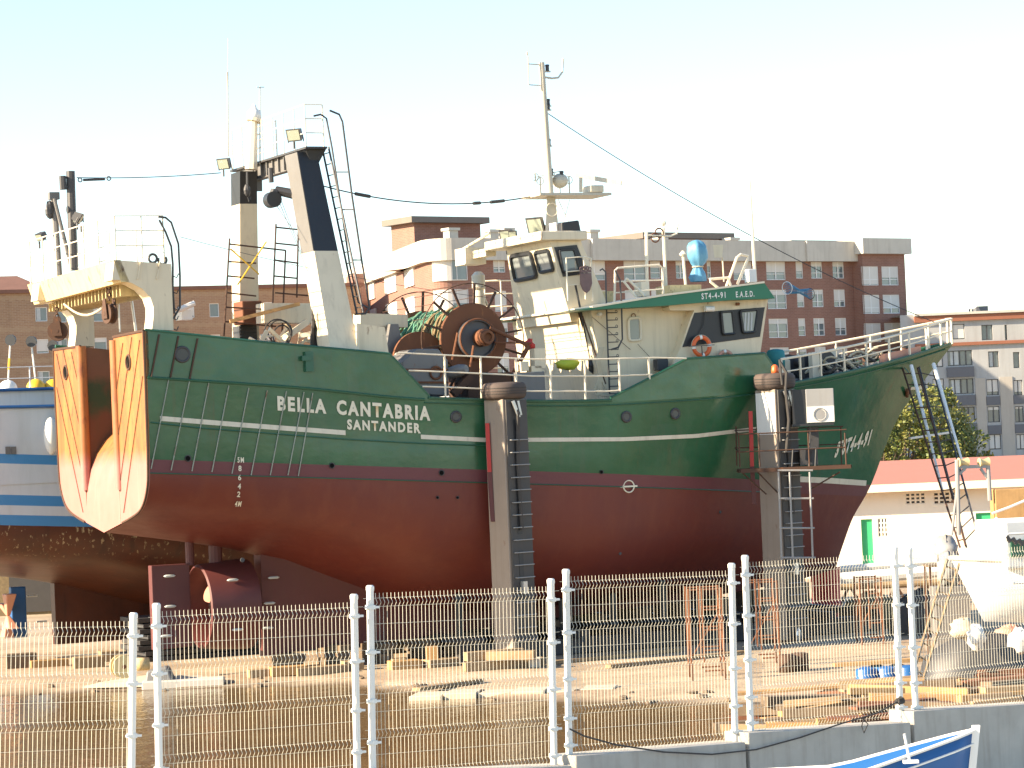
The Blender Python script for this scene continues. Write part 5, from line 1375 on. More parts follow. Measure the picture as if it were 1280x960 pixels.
# ---- things hung on or lying in the trawler: things of their own
def lifebuoy(px, py, y_, R0, label, mat, rz_=0):
    q = K.W(S(px, py, y_)); o = thing('lifebuoy', label, 'lifebuoy', q, K.a)
    m_ = MB().ring((0, 0, 0), (0, 1, 0), R0, R0*.24, 40, 12)
    part(m_, 'ring', mat, o, smooth=True)
    for k in range(4):
        a = k*math.pi/2+.1; c_ = V(math.cos(a)*R0, 0, math.sin(a)*R0); t_ = V(-math.sin(a), 0, math.cos(a))
        part(MB().lathe(c_-t_*.035, t_, [(0, R0*.255), (.07, R0*.255)], 14), 'band', 'white', o)
    part(MB().ring((0, 0, 0), (0, 1, 0), R0*1.27, .008, 32, 4), 'grab_line', 'rope', o)
    return o
lb = lifebuoy(877, 433, WH-.16, .235, 'bright orange lifebuoy hanging on the cream wheelhouse wall', 'orange')
part(MB().bar(S(861, 433, WH-.28), S(893, 431, WH-.28), .02, .02).bar(S(877, 432, WH-.28), S(878, 444, WH-.28), .02, .02), 'lifebuoy_bracket', 'darkgrey')
lifebuoy(907, 449, WH-.1, .20, 'faded pink lifebuoy half hidden behind the bulwark under the wheelhouse windows', 'fadedorange')
tq = K.W(S(873, 352, -1.8)); o = thing('tarpaulin_bundle', 'bright blue tarpaulin tied round a searchlight on the wheelhouse roof', 'tarpaulin', tq, K.a)
tm = MB(); rj = random.Random(4); n = 26; pr_ = [(0, .20), (.12, .22), (.25, .17), (.36, .12), (.42, .13), (.5, .20), (.62, .25), (.78, .26), (.92, .25), (1.02, .19), (1.08, .10), (1.10, .02)]
rows = [[(r_*(1+.15*math.sin(k*5*2*math.pi/n+z*6)+rj.uniform(-.08, .08))*math.cos(k*2*math.pi/n), r_*(1+.12*math.sin(k*7*2*math.pi/n+z*3))*math.sin(k*2*math.pi/n), z) for k in range(n+1)] for z, r_ in pr_]
for r_ in rows: r_[-1] = r_[0]
part(tm.grid(rows), 'cover', 'tarp', o, smooth=True); part(MB().ring((0, 0, .39), (0, 0, 1), .135, .02, 20, 6), 'lashing', 'rope', o)
tq = K.W(S(970, 455, -2.2)); tm = MB().lathe((0, 0, -.1), (0, 0, 1), [(0, .24), (.25, .25), (.42, .24), (.47, .2), (.5, .05)], 18); o = part(tm, 'covered_drum', 'teal', tw, smooth=True); o.parent = None; o.location = tq; tag(o, 'teal covered bundle on the foredeck, just forward of the wheelhouse', 'bundle')
# rope hank on the ladder
hk = MB(); rj = random.Random(8)
for i in range(14):
    x_ = 750+rj.uniform(-1.5, 3); 
    hk.path([S(x_+2, 434, DH-.3), S(x_-3+rj.uniform(-2, 2), 450, DH-.33), S(x_, 468, DH-.3), S(x_+rj.uniform(-8, 9), 488, DH-.3), S(x_+rj.uniform(-8, 9), 495, DH-.3)], .025, 5)
ho = part(hk, 'rope_hank', 'rope', None); ho.parent = None; ho.location = (K.ox, K.oy, 0); ho.rotation_euler = (0, 0, K.a); tag(ho, 'pale rope hank hanging beside the black deckhouse ladder', 'rope')
# wire net basket hung on the forestay
def wire(name, pts, r_, label, mat='cable', cat='wire'):
    o = MB().path(pts, r_, 5).build(name, MT[mat]); tag(o, label, cat); return o
def sag(a, b_, s_, n=14): a, b_ = Vector(a), Vector(b_); return [a.lerp(b_, i/n)-V(0, 0, s_*4*(i/n)*(1-i/n)) for i in range(n+1)]
part(MB().path(sag(S(96, 222, yp), S(276, 216, 2.0), .05), .012, 5), 'stay_wire', 'cable')
part(MB().tube(S(104, 225, yp), S(131, 224, yp), .035, 6).ring(S(100, 225, yp), (0, 1, 0), .05, .015, 10, 5).ring(S(136, 223, yp), (0, 1, 0), .05, .015, 10, 5), 'turnbuckle', 'cable')
part(MB().path(sag(S(402, 232, -1.0), S(668, 245, .2), .32, 20), .017, 5), 'stay_wire', 'cable')
tb_ = MB()
for a_, b_ in ((445, 460), (590, 600), (612, 630)): 
    pp = sag(S(402, 232, -1.0), S(668, 245, .2), .32, 60); k0 = int((a_-402)/266*60); k1 = max(k0+2, int((b_-402)/266*60)); tb_.path(pp[k0:k1+1], .045, 6)
part(tb_, 'turnbuckles', 'cable')
fs0, fs1 = S(685, 142, .2), V(24.3, 0, 8.3)
part(MB().path(sag(fs0, fs1, .35, 24), .012, 5), 'forestay', 'cable')
part(MB().path(sag(S(225, 296, -3), S(610, 372, -1), .15), .008, 4), 'aft_aerial_wire', 'cable')
bk = thing('net_basket', 'conical wire hoop basket with blue net hung on the forestay', 'net basket', K.W(S(984, 360, -.6)), K.a)
part(MB().ring((0, 0, 0), (1, .4, .1), .17, .012, 20, 5), 'hoop', 'white', bk); part(MB().ring((.72, 0, -.17), (1, .3, .1), .15, .010, 20, 5), 'hoop', 'darkgrey', bk)
bn = MB(); 
for i in range(16):
    a = i*2*math.pi/16; bn.tube((0, math.cos(a)*.16, math.sin(a)*.16), (.38, math.cos(a)*.05, -.10+math.sin(a)*.05), .008, 4); bn.tube((.38, math.cos(a)*.05, -.10+math.sin(a)*.05), (.72, math.cos(a)*.14, -.17+math.sin(a)*.14), .008, 4)
part(bn, 'netting', 'tarp', bk)
# ================================================================ YARD: LIFTING POSTS, TYRES, PLATFORM
def lpart(mb, name, mat, parent, **k): return mb.build(name, MT[mat] if isinstance(mat, str) else mat, parent, **k)
MT['pillarface'] = paint('pale_lift_post_paint', (.30, .245, .195), .6, .35, .25, .5)
MT['pillarshade'] = paint('shaded_lift_post_steel', (.055, .052, .05), .6, .4, .2, .3)  # dark tone paints the shade on the posts' right hand face
def lift_post(px, pfoot, ptop, Y, label):
    foot = at(pfoot[0], pfoot[1], Y); top = at(ptop[0], ptop[1], Y); H = top.z
    o = thing('lifting_post', label, 'steel post', (foot.x, Y, 0), R(40), 'lifting posts beside the green hull')
    a = .36; m_ = MB(); m_.box(-a, a, -a, a, 0, H)
    b_ = lpart(m_, 'post_body', 'pillarface', o, bevel=.02)
    # right hand face: dark sheet painting its shade, with slots and rungs
    lpart(MB().box(-a+.06, a-.0, -a-.05, -a-.004, 0, H-.02), 'shaded_face', 'pillarshade', b_)
    sl_ = MB()
    lpart(MB().box(-a+.26, -a+.40, -a-.058, -a-.051, H-3.3, H-.5), 'slot', 'black', b_)
    lpart(MB().box(-a+.26, -a+.40, -a-.058, -a-.051, H-4.6, H-3.7), 'slot', 'black', b_)
    rg = MB(); k = 0; z = H-1.0
    while z > .5: rg.tube((-a+.12, -a-.13, z), (a-.04, -a-.13, z), .014, 6).tube((-a+.12, -a-.13, z), (-a+.12, -a-.05, z), .012, 5).tube((a-.04, -a-.13, z), (a-.04, -a-.05, z), .012, 5); z -= .305
    lpart(rg, 'rungs', 'midgrey', b_)
    hz_ = MB().path([(-a+.28, -a-.09, H-.1), (-a+.34, -a-.16, H-.35), (-a+.36, -a-.10, H-.8), (-a+.33, -a-.09, H-1.6), (-a+.36, -a-.10, H-3.2)], .05, 8)
    lpart(hz_, 'hydraulic_hose', 'darkrope', b_); lpart(MB().bar((-a+.22, -a-.12, H-.05), (-a+.36, -a-.16, H-.45), .07, .07).bar((-a+.40, -a-.12, H-.05), (-a+.44, -a-.16, H-.4), .05, .05), 'hose_clamp', 'bare', b_)
    lpart(MB().cbox((-a+.33, -a-.12, H-4.6), (.12, .12, .3)).blob((-a+.33, -a-.12, H-6.3), (.08, .06, .2), .1, 8, 6), 'lock_pin', 'bare', b_)
    lpart(MB().box(-a-.12, a+.12, -a-.12, a+.12, 0, .09), 'foot_plate', 'rustpost', b_)
    return o, H, Vector((foot.x, Y, H))
p1o, H1, P1T = lift_post(640, (645, 833), (640, 499), 70.6, 'tall steel post with rungs, between the home port name and the load line')
p2o, H2, P2T = lift_post(968, (983, 806), (968, 487), 74.1, 'tall steel post carrying the work platform, near the bow')
def tyre(c_, R0, hgt, label, mat='oldrubber'):
    o = thing('tyre', label, 'tyre', c_, R(20), 'tyres lying on the lifting posts')
    w_ = hgt/2; pr_ = [(-w_*.8, R0*.56), (-w_, R0*.70), (-w_*.92, R0*.90), (-w_*.6, R0), (0, R0*1.02), (w_*.6, R0), (w_*.92, R0*.90), (w_, R0*.70), (w_*.8, R0*.56), (0, R0*.62), (-w_*.8, R0*.56)]
    lpart(MB().lathe((0, 0, 0), (0, 0, 1), pr_, 48, cap=False), 'tyre_body', mat, o, smooth=True)
    tr = MB()
    for z in (-w_*.35, -w_*.05, w_*.3): tr.ring((0, 0, z), (0, 0, 1), R0*1.015, .012, 48, 4)
    lpart(tr, 'tread_rings', 'rubber', o); return o
tyre(P1T+V(0, 0, .21), .54, .42, 'worn brown truck tyre lying on top of the post in front of the hull middle')
tyre(P2T+V(0, 0, .21), .53, .42, 'grey black truck tyre lying on top of the post near the bow', 'oldrubber')
# platform on the second post
po = thing('work_platform', 'rusty steel work platform with rails and ladder frame, fixed round the post near the bow', 'platform', (P2T.x, 74.1, 0), 0)
PY = 73.65
def A(px, py, Y=PY): q = at(px, py, Y); return V(q.x-P2T.x, q.y-74.1, q.z)
zp = A(980, 584).z; xl_, xr_ = A(925, 584).x, A(1062, 584).x
pm = MB().box(xl_, xr_, -.75, -.69, zp-.10, zp).box(xl_, xr_, .35, .41, zp-.10, zp)
for i in range(9): x_ = xl_+(xr_-xl_)*i/8; pm.box(x_-.03, x_+.03, -.68, .34, zp-.08, zp-.01)
lpart(pm, 'deck_frame', 'rustpost', po)
rl_ = MB()
for x_ in (925, 950, 1012, 1058):
    rl_.tube(A(x_, 584, 73.4), A(x_-2, 541, 73.4), .022, 6)
for py in (541, 563): rl_.tube(A(923, py+2, 73.4), A(1058, py-4, 73.4), .020, 6)
for py in (541, 563): rl_.tube(A(923, py+2, 73.4), A(919, py-3, 74.45), .020, 6).tube(A(919, py-3, 74.45), A(1054, py-8, 74.45), .018, 6)
for x_ in (921, 1052): rl_.tube(A(x_, 582, 74.45), A(x_-1, 533, 74.45), .02, 6)
lpart(rl_, 'guard_rail', 'rustpost', po)
br_ = MB().tube(A(927, 590), A(958, 618), .022, 6).tube(A(1050, 590), A(1012, 612), .022, 6).tube(A(945, 588), A(972, 616), .02, 6); lpart(br_, 'braces', 'rustpost', po)
lf_ = MB()
for x_, yb in ((975, 700), (989, 698), (1014, 698)): lf_.tube(A(x_-2, 590, 73.35), A(x_+2, yb, 73.35), .028, 6)
for py in (588, 623, 660, 697): lf_.tube(A(972+(py-588)*.03, py, 73.35), A(1016+(py-588)*.03, py, 73.35), .026, 6)
lpart(lf_, 'hanging_frame', 'midgrey', po)
lpart(MB().box(A(1000, 560).x, A(1022, 560).x, -.4, .0, zp+.02, zp+.42).tube(A(990, 583, 73.4), A(991, 562, 73.4), .02, 6).tube(A(991, 562, 73.4), A(1020, 560, 73.4), .02, 6).tube(A(1020, 560, 73.4), A(1019, 583, 73.4), .02, 6), 'tool_box', 'darkgrey', po)
# control box on the post
cbx = thing('control_cabinet', 'white control cabinet with round gauge, right of the tyre topped post near the bow', 'cabinet', (P2T.x, 74.1, 0), 0)
lpart(MB().box(A(990, 500).x, A(1007, 500).x, -.5, -.05, A(1000, 530).z, A(1000, 487).z).box(A(990, 530).x, A(1042, 530).x, -.55, -.0, A(1000, 533).z, A(1000, 530).z), 'bracket', 'black', cbx)
wh_ = lpart(MB().box(A(1007, 500).x, A(1042, 500).x, -.52, -.08, A(1000, 529.5).z, A(1000, 487).z), 'cabinet_body', 'midgrey', cbx, bevel=.015)
lpart(MB().box(A(1007.5, 500).x, A(1041.5, 500).x, -.54, -.525, A(1020, 528).z, A(1020, 508).z), 'door', 'galv', wh_)
lpart(MB().ring(A(1025, 518, 73.55), (0, 1, 0), .16, .012, 28, 5).lathe(A(1025, 518, 73.555), (0, 1, 0), [(0, .13), (.01, .13)], 20), 'gauge', 'midgrey', wh_)
lpart(MB().box(A(1010, 540).x, A(1024, 540).x, -.3, -.2, A(1015, 560).z, A(1015, 533).z).tube(A(1013, 533), A(1011, 585), .02, 6), 'cable_support', 'darkgrey', cbx)
ol = thing('warning_lamp', 'small orange warning lamp on top of the post near the bow', 'lamp', P2T+V(.02, -.1, .40), 0)
lpart(MB().lathe((0, 0, 0), (0, 0, 1), [(0, .09), (.08, .1), (.2, .08), (.24, .03)], 14), 'lamp_dome', 'orange', ol, smooth=True)
lpart(MB().tube((.12, -.5, -.3), (.1, -.35, .35), .03, 6).path([(.1, -.35, .3), (.25, -.45, 0), (.2, -.5, -.4), (.25, -.5, -1.2), (.15, -.5, -2.0)], .04, 6), 'lamp_cable', 'darkrope', ol)
# pale panel painting a sunlit patch on the upper second post
pp_ = MB().box(-.368, -.361, -.34, .34, H2-1.15, H2-.08); lpart(pp_, 'sunlit_panel', 'galv', p2o)
# red fender guides against the hull
def guide(p0, pm_, p1, Y, label):
    q = [at(*p0, Y), at(*pm_, Y), at(*p1, Y)]
    o = thing('guide_bar', label, 'guide bar', (q[2].x, Y, q[2].z), 0, 'red guide bars beside the hull')
    L = [v-q[2] for v in q]
    lpart(MB().bar(L[0], L[1], .10, .10, (0, 1, 0)), 'upper_bar', 'redbar', o); lpart(MB().bar(L[1], L[2], .11, .08, (0, 1, 0)), 'lower_bar', 'red_anti', o)
guide((609, 529), (612, 590), (616, 652), 70.5, 'tall red guide bar left of the post in front of the hull middle')
guide((938, 514), (940, 583), (943, 630), 74.2, 'tall red guide bar left of the platform post near the bow')

# ================================================================ TIMBER, BLOCKS, CRADLE
def block(px, py, Y, sx, sy, sz, rz_, label, grp, mat='timber', z=None, name='timber_block'):
    q = at(px, py, Y); z0 = gh(q.x, Y) if z is None else z
    o = MB().box(-sx/2, sx/2, -sy/2, sy/2, 0, sz).build(name, MT[mat], bevel=.015); o.location = (q.x, Y, z0-.01); o.rotation_euler = (0, 0, rz_)
    return tag(o, label, 'timber', grp)
LBL = 'pale squared timber block lying on the ground by the keel of the green trawler'
rq = random.Random(21)
for i in range(13):
    u = 4.6+i*1.22; 
    for k in range(3 if i % 2 else 2):
        w_ = K.W((u+rq.uniform(-.05, .05), rq.uniform(-.1, .1), 0)); hgt = max(.18, (pch(kb, u)-.02)/(3 if i % 2 else 2))
        o = MB().box(-.17, .17, -.75, .75, 0, hgt-.004).build('keel_block', MT['oldtimber'], bevel=.012); o.location = (w_.x, w_.y, k*hgt); o.rotation_euler = (0, 0, K.a+rq.uniform(-.06, .06))
        tag(o, 'dark timber keel block stacked under the keel of the green trawler', 'timber', 'keel blocks under the green trawler')
for px, py, Y, sx, sy, sz, rz_, mt in ((505, 823, 70.8, .75, .5, .22, .3, 'plank'), (498, 815, 70.9, .35, .3, .25, .2, 'timber'), (550, 822, 71, .8, .5, .2, .5, 'timber'), (575, 819, 72, .9, .3, .15, .1, 'timber'), (540, 815, 71.2, .3, .3, .5, .1, 'plank'),
        (400, 826, 70.4, 1.3, .4, .22, .4, 'timber'), (440, 824, 71, .5, .4, .25, .3, 'timber'), (360, 836, 70.2, .9, .4, .22, .3, 'plank'), (325, 838, 70.2, .6, .4, .2, .3, 'timber'), (110, 808, 76, .8, .4, .3, .3, 'timber'), (60, 800, 77, 1.0, .4, .2, .3, 'plank'), (25, 797, 77, .8, .4, .4, .3, 'oldtimber'), (135, 800, 78, .5, .4, .3, .3, 'timber')):
    block(px, py, Y, sx, sy, sz, rz_, LBL if px > 200 else 'timber block on the bank below the blue and white ship', 'loose timber blocks', mt)
# sleepers round the foot of the first post
for k, (px, Y, L_, rz_, z) in enumerate(((622, 69.3, 1.7, .35, 0), (628, 70.0, 1.6, .32, .0), (618, 69.5, 1.5, .42, .23), (660, 69.6, .8, .3, 0), (640, 69.0, 1.2, -.3, .23))):
    q = at(px, 835, Y); o = MB().box(-L_/2, L_/2, -.13, .13, 0, .22).build('sleeper', MT['timber'], bevel=.015); o.location = (q.x, Y, z); o.rotation_euler = (0, 0, rz_)
    tag(o, 'pale railway sleeper laid round the foot of the post in front of the hull middle', 'timber', 'sleepers at the foot of the lifting post')
q = at(668, 828, 69.4); o = MB().cbox((0, 0, .12), (.3, .3, .24)).build('concrete_block', MT['stoneband'], bevel=.02); o.location = (q.x, 69.4, 0); tag(o, 'small pale concrete block right of the post foot', 'block')
# steel cradle added under the hull, its dark beams filling the shadowed gap
cd = thing('cradle', 'dark steel cradle of beams and props, added to fill the shade under the green trawler', 'cradle', (K.ox, K.oy, 0), K.a)
for yy in (-2.4, 2.4, 3.6):
    lpart(MB().box(8.2, 20.6, yy-.16, yy+.16, .02, .42), 'long_beam', 'darkgrey', cd)
for i in range(9):
    u = 8.6+i*1.45
    lpart(MB().box(u-.11, u+.11, -3.0, 3.9, .43, .62), 'cross_beam', 'darkgrey', cd)
    for sg in (-1, 1):
        yb = (1.7 if u < 15 else 1.0)*sg
        if u > 17: continue
        hit = BV.ray_cast(Vector((u, yb, .2)), Vector((0, 0, 1))); zt_h = hit[0].z-.01 if hit[0] is not None else 1.5
        lpart(MB().tube((u, yb, .60), (u, yb, zt_h), .10, 8), 'prop', 'black', cd)
# dark stacks added on the far side under the hull to fill in its shade
for k, (u, y0_, L_, h_, nm, mt, lb_) in enumerate(((9.5, 6.4, 3.5, 1.5, 'dark_filler_stack', 'darkgrey', 'added dark stack filling the shade behind the keel, right of the middle post'),
        (14.2, 6.8, 4.2, 1.7, 'dark_filler_pile', 'darkrope', 'long dark pile added for the shade behind the hull, between the two posts'), (19.0, 7.0, 3.6, 1.5, 'dark_filler_rack', 'black', 'dark stack added for the shade behind the forefoot of the trawler'), (4.5, 6.6, 3.6, 1.2, 'dark_filler_stack', 'darkgrey', 'low dark stack added for the shade behind the skeg'))):
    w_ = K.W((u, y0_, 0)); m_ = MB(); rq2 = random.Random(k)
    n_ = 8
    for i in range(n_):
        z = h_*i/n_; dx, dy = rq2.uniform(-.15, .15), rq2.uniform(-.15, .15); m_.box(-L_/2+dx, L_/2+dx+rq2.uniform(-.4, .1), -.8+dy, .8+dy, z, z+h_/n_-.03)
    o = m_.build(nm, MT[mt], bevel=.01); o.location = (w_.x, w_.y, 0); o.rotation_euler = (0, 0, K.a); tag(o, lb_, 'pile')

# concrete slab at the bank with a sand heap, and the pale wheel
q = at(232, 838, 69.6); m_ = MB().box(-1.0, .95, -.35, .35, -.3, .10); o = m_.build('concrete_slab', MT['stoneband'], bevel=.03); o.location = (q.x, 69.3, .0); o.rotation_euler = (0, 0, .05); tag(o, 'pale concrete slab at the water edge below the propeller', 'slab')
q = at(195, 825, 69.9); hp = MB(); n_ = 28
rows = []
for j in range(7):
    r_ = j/6
    rows.append([((1.9+.2*math.sin(k*1.3))*r_*math.cos(k*2*math.pi/n_), .8*r_*math.sin(k*2*math.pi/n_), .22*(1-r_**1.3)-.03+.03*math.sin(k*2.1+j*2)*(1-r_)*r_*3) for k in range(n_+1)])
for r_ in rows: r_[-1] = r_[0]
MT['sand'] = paint('pale_sand', (.50, .43, .32), .95, .5, 0, 0, scale=3, bmp=.5)
o = hp.grid(rows).build('sand_heap', MT['sand'], smooth=True); o.location = (q.x, 69.9, 0.0); tag(o, 'low pale heap of sand on the bank left of the rudder', 'sand heap')
q = at(152, 806, 70.2); wo = thing('cable_reel', 'small pale wooden reel standing on the sand left of the rudder', 'reel', (q.x, 70.2, .12+.28), R(20))
lpart(MB().lathe((0, -.2, 0), (0, 1, 0), [(0, .06), (0, .28), (.05, .28), (.05, .15), (.35, .15), (.35, .28), (.4, .28), (.4, .06)], 24), 'reel_body', 'sunrust', wo, smooth=True, auto=30)
lpart(MB().lathe((0, -.215, 0), (0, 1, 0), [(0, .05), (.43, .05)], 12), 'spindle', 'rust', wo)
q = at(172, 795, 70.6); o = MB().tube((-.15, 0, .0), (.2, .1, .0), .16, 14).build('timber_log', MT['sunrust'], smooth=True); o.location = (q.x, 70.9, .38); tag(o, 'pale log end lying beside the wooden reel', 'log')
q = at(215, 826, 71); o = MB().hexa([(-.35, -.3, 0), (.35, -.3, 0), (.35, .3, 0), (-.35, .3, 0)], [(-.3, -.25, .28), (.2, -.25, .38), (.2, .25, .38), (-.3, .25, .28)]).build('rock', MT['grey'], bevel=.05); o.location = (q.x-.1, 69.4, .05); tag(o, 'grey angular rock on the slab under the rudder', 'rock')
# rubble along the bank
rq = random.Random(77); RB = []
for k in range(46):
    x = rq.uniform(-12, 9); y = bank_y(x)+rq.uniform(-1.0, 1.0); s_ = rq.uniform(.04, .13)
    o = MB().blob((0, 0, 0), (s_*rq.uniform(1, 1.8), s_, s_*.55), .25, 7, 5, k).build('rubble_stone', MT['oldtimber']); o.location = (x, y, gh(x, y)+.01); o.rotation_euler = (0, 0, rq.uniform(0, 3))
    tag(o, 'rough stone lying along the water edge', 'stone', 'stones along the water edge')
for k, (pa_, pb_, Yb) in enumerate((((760, 833), (930, 815), 66), ((690, 828), (850, 812), 68), ((520, 862), (600, 850), 64.5))):
    a_, b_ = onground(*pa_, .05), onground(*pb_, .05); d_ = (b_-a_); o = MB().bar((0, 0, 0), (d_.length, 0, 0), .22, .08).build('long_plank', MT['timber']); o.location = (a_.x, a_.y, .05); o.rotation_euler = (0, 0, math.atan2(d_.y, d_.x)); tag(o, ('long pale plank on the dry ground below the load line', 'pale plank lying right of the middle post foot', 'plank at the water edge left of the middle post')[k], 'plank')
# dark hollow under the broken slab edge
q = onground(640, 864, 0); m_ = MB(); 
for i in range(6): m_.box(-2.2+i*.75+.0, -2.2+i*.75+.72, -.5+.1*(i % 3), .6, -.22-.02*i, -.05+.03*(i % 2))
o = m_.build('broken_kerb', MT['sand'], bevel=.02); o.location = (q.x, q.y, .05); o.rotation_euler = (0, 0, -.15); tag(o, 'broken concrete kerb along the water edge below the middle post', 'kerb')

# scaffold frames standing in the yard behind the fence
def frame_scaffold(px0, px1, pyt, pyb, Y, label, cols_=2, rungs=5, mat='rust'):
    a_, b_ = at(px0, pyb, Y), at(px1, pyb, Y); H = at((px0+px1)/2, pyt, Y).z; W_ = b_.x-a_.x
    o = thing('scaffold_frame', label, 'scaffold', (a_.x, Y, gh(a_.x, Y)), 0, 'scaffold frames in the yard')
    for yy in (0, 1.1):
        f = MB().tube((0, yy, 0), (0, yy, H), .025, 6).tube((W_, yy, 0), (W_, yy, H), .025, 6)
        for i in range(rungs): z = H-.03-i*H*.22; f.tube((0 if i == 0 else W_*.4, yy, z), (W_, yy, z), .02, 6)
        f.tube((W_*.4, yy, H), (W_*.4, yy, .4), .02, 6)
        lpart(f, 'end_frame', mat, o)
    lpart(MB().tube((0, 0, H*.9), (0, 1.1, .3), .016, 5).tube((W_, 0, .3), (W_, 1.1, H*.9), .016, 5).tube((0, 0, .5), (W_, 0, H*.8), .016, 5), 'braces', mat, o)
frame_scaffold(865, 906, 735, 838, 63.5, 'rusty yellow scaffold frame left of the platform post')
frame_scaffold(938, 975, 726, 822, 66.5, 'rusty yellow scaffold frame in front of the platform post foot')
frame_scaffold(1078, 1105, 722, 808, 72, 'rusty scaffold frame beyond the fence, right of the forefoot')

# ---- fence: welded mesh panels between clamped posts, on a stepped concrete wall
fp = at(708, 724, 32.4); FF = Frame(fp.x, 32.4, 37)
fpanels = [((-80, 783), (168, 780)), ((197, 768), (444, 756)), ((464, 745), (690, 736)), ((709, 724), (916, 716)), ((933, 706), (1120, 695)), ((1138, 696), (1316, 683))]
LAB = ['mesh fence panel cut by the left edge of the photo', 'white mesh fence panel in front of the rudder and propeller', 'white mesh fence panel in front of the middle lifting post foot', 'white mesh fence panel over the dry ground below the load line', 'white mesh fence panel in front of the platform post foot', 'white mesh fence panel in front of the timber heap at the right edge']
MT['meshwhite'] = paint('cream_mesh_coating', (.74, .70, .56), .5, .1, .02, .05)
MT['fencewhite'] = paint('white_fence_coating', (.74, .73, .68), .4, .1, .02, .05)
for (pa_, pb_), lb_ in zip(fpanels, LAB):
    a_, b_ = FF.S(pa_[0], pa_[1], 0), FF.S(pb_[0], pb_[1], 0)
    L_ = math.hypot(b_.x-a_.x, b_.z-a_.z); tilt = math.atan2(b_.z-a_.z, b_.x-a_.x)
    base = FF.W(a_); o = thing('fence_panel', lb_, 'fence panel', base, FF.a, 'white mesh fence panels'); o.rotation_mode = 'XYZ'
    mrot = Matrix.Rotation(FF.a, 4, 'Z') @ Matrix.Rotation(-tilt, 4, 'Y'); o.matrix_world = Matrix.Translation(base) @ mrot
    H = 1.98; folds = [.07, .53, 1.0, 1.47, 1.91]; prof = [(0, .03)]
    for f_ in folds: prof += [(0, -(f_-.045)), (-.032, -f_), (0, -(f_+.045))]
    prof += [(0, -H)]
    wm = MB(); x = .055
    while x < L_-.04:
        for (ya, za), (yb, zb) in zip(prof, prof[1:]): wm.tube((x, ya, za), (x, yb, zb), .0028, 4, cap=False)
        x += .05
    for f_ in folds:
        for dz, yy in ((.045, .004), (-.045, .004)): wm.tube((-.10, yy, -f_+dz), (L_+.10, yy, -f_+dz), .0019, 4)
    for f_ in (.30, .765, 1.235, 1.69): wm.tube((-.02, .004, -f_), (L_+.02, .004, -f_), .0019, 4)
    lpart(wm, 'wire_mesh', 'meshwhite', o, recalc=False)
    for xx in (-.0, L_):
        ps = lpart(MB().lathe((xx, .02, -H-.05), (0, 0, 1), [(0, .040), (H+.1, .040), (H+.115, .045), (H+.15, .045), (H+.165, .03)], 12), 'post', 'fencewhite', o, smooth=True, auto=40)
        for f_ in (.12, .60, 1.12, 1.56, 1.86):
            cl = MB().lathe((xx, .02, -f_-.022), (0, 0, 1), [(0, .045), (0, .056), (.044, .056), (.044, .045)], 12, cap=False).box(xx-.085, xx+.085, -.03, .0, -f_-.012, -f_+.012)
            lpart(cl, 'clamp', 'fencewhite', ps)
MT['wallconc'] = paint('weathered_concrete', (.47, .445, .39), .9, .6, .03, .5, scale=1.2, dark=(.27, .25, .215), bmp=.5)
blocks = [((690, 960), (712, 958), (200, 990), 'concrete wall block carrying the fence at the lower left, below the photo edge'), ]
def wallblock(pl_, pr_, label, t0=None, t1=None):
    a_, b_ = FF.S(pl_[0], pl_[1], -.22), FF.S(pr_[0], pr_[1], -.22)
    o = thing('quay_wall', label, 'wall', FF.W(V(a_.x, 0, 0)), FF.a, 'concrete blocks of the wall under the fence')
    L_ = b_.x-a_.x; z0, z1 = a_.z, b_.z
    lpart(MB().hexa([(0, -.22, -1.2), (L_-.012, -.22, -1.2), (L_-.012, .22, -1.2), (0, .22, -1.2)], [(0, -.22, z0), (L_-.012, -.22, z1), (L_-.012, .22, z1), (0, .22, z0)]), 'wall_body', 'wallconc', o, bevel=.012)
    return o
wallblock((720, 945), (933, 927.5), 'wall block below the fence panel over the dry ground, left of the dark rope dip')
wallblock((936, 916), (1139, 903), 'wall block in the middle, below the fence panel in front of the platform post')
wallblock((1142, 889), (1400, 873), 'wall block at the right edge behind the blue boat')
wallblock((455, 968), (716, 957), 'wall block under the fence panel of the middle post, at the bottom edge')
wallblock((150, 1000), (452, 985), 'wall block hidden just below the lower left of the photo')
ap = MB().add([FF.W(V(-14, -.24, .75)), FF.W(V(30, -.24, .75)), Vector((40, 3, .75)), Vector((-20, 3, .75))], [(0, 1, 2, 3)]).build('quay_apron', MT['wallconc'], recalc=False); ap['kind'] = 'structure'
# black rope slung along the wall
def fpt(px, py, y=-.27): return FF.W(FF.S(px, py, y))
o = MB().path([fpt(*p) for p in ((712, 911), (730, 920), (770, 931), (830, 940), (890, 943), (945, 937), (1000, 922), (1050, 905), (1095, 892), (1124, 876))], .010, 6).build('black_rope', MT['darkrope']); tag(o, 'thin black rope sagging along the concrete wall between two fence posts', 'rope')
o = MB().path([fpt(*p) for p in ((1080, 896), (1077, 908), (1080, 916), (1085, 905), (1079, 900))], .008, 5).build('rope_end', MT['darkrope']); tag(o, 'short loop of dark rope hanging on the concrete wall', 'rope')
o = MB().blob(fpt(1124, 876), (.06, .04, .05), .3, 8, 6, 4).build('rope_knot', MT['darkrope']); tag(o, 'dark knot tied round the fence post at the right', 'rope')

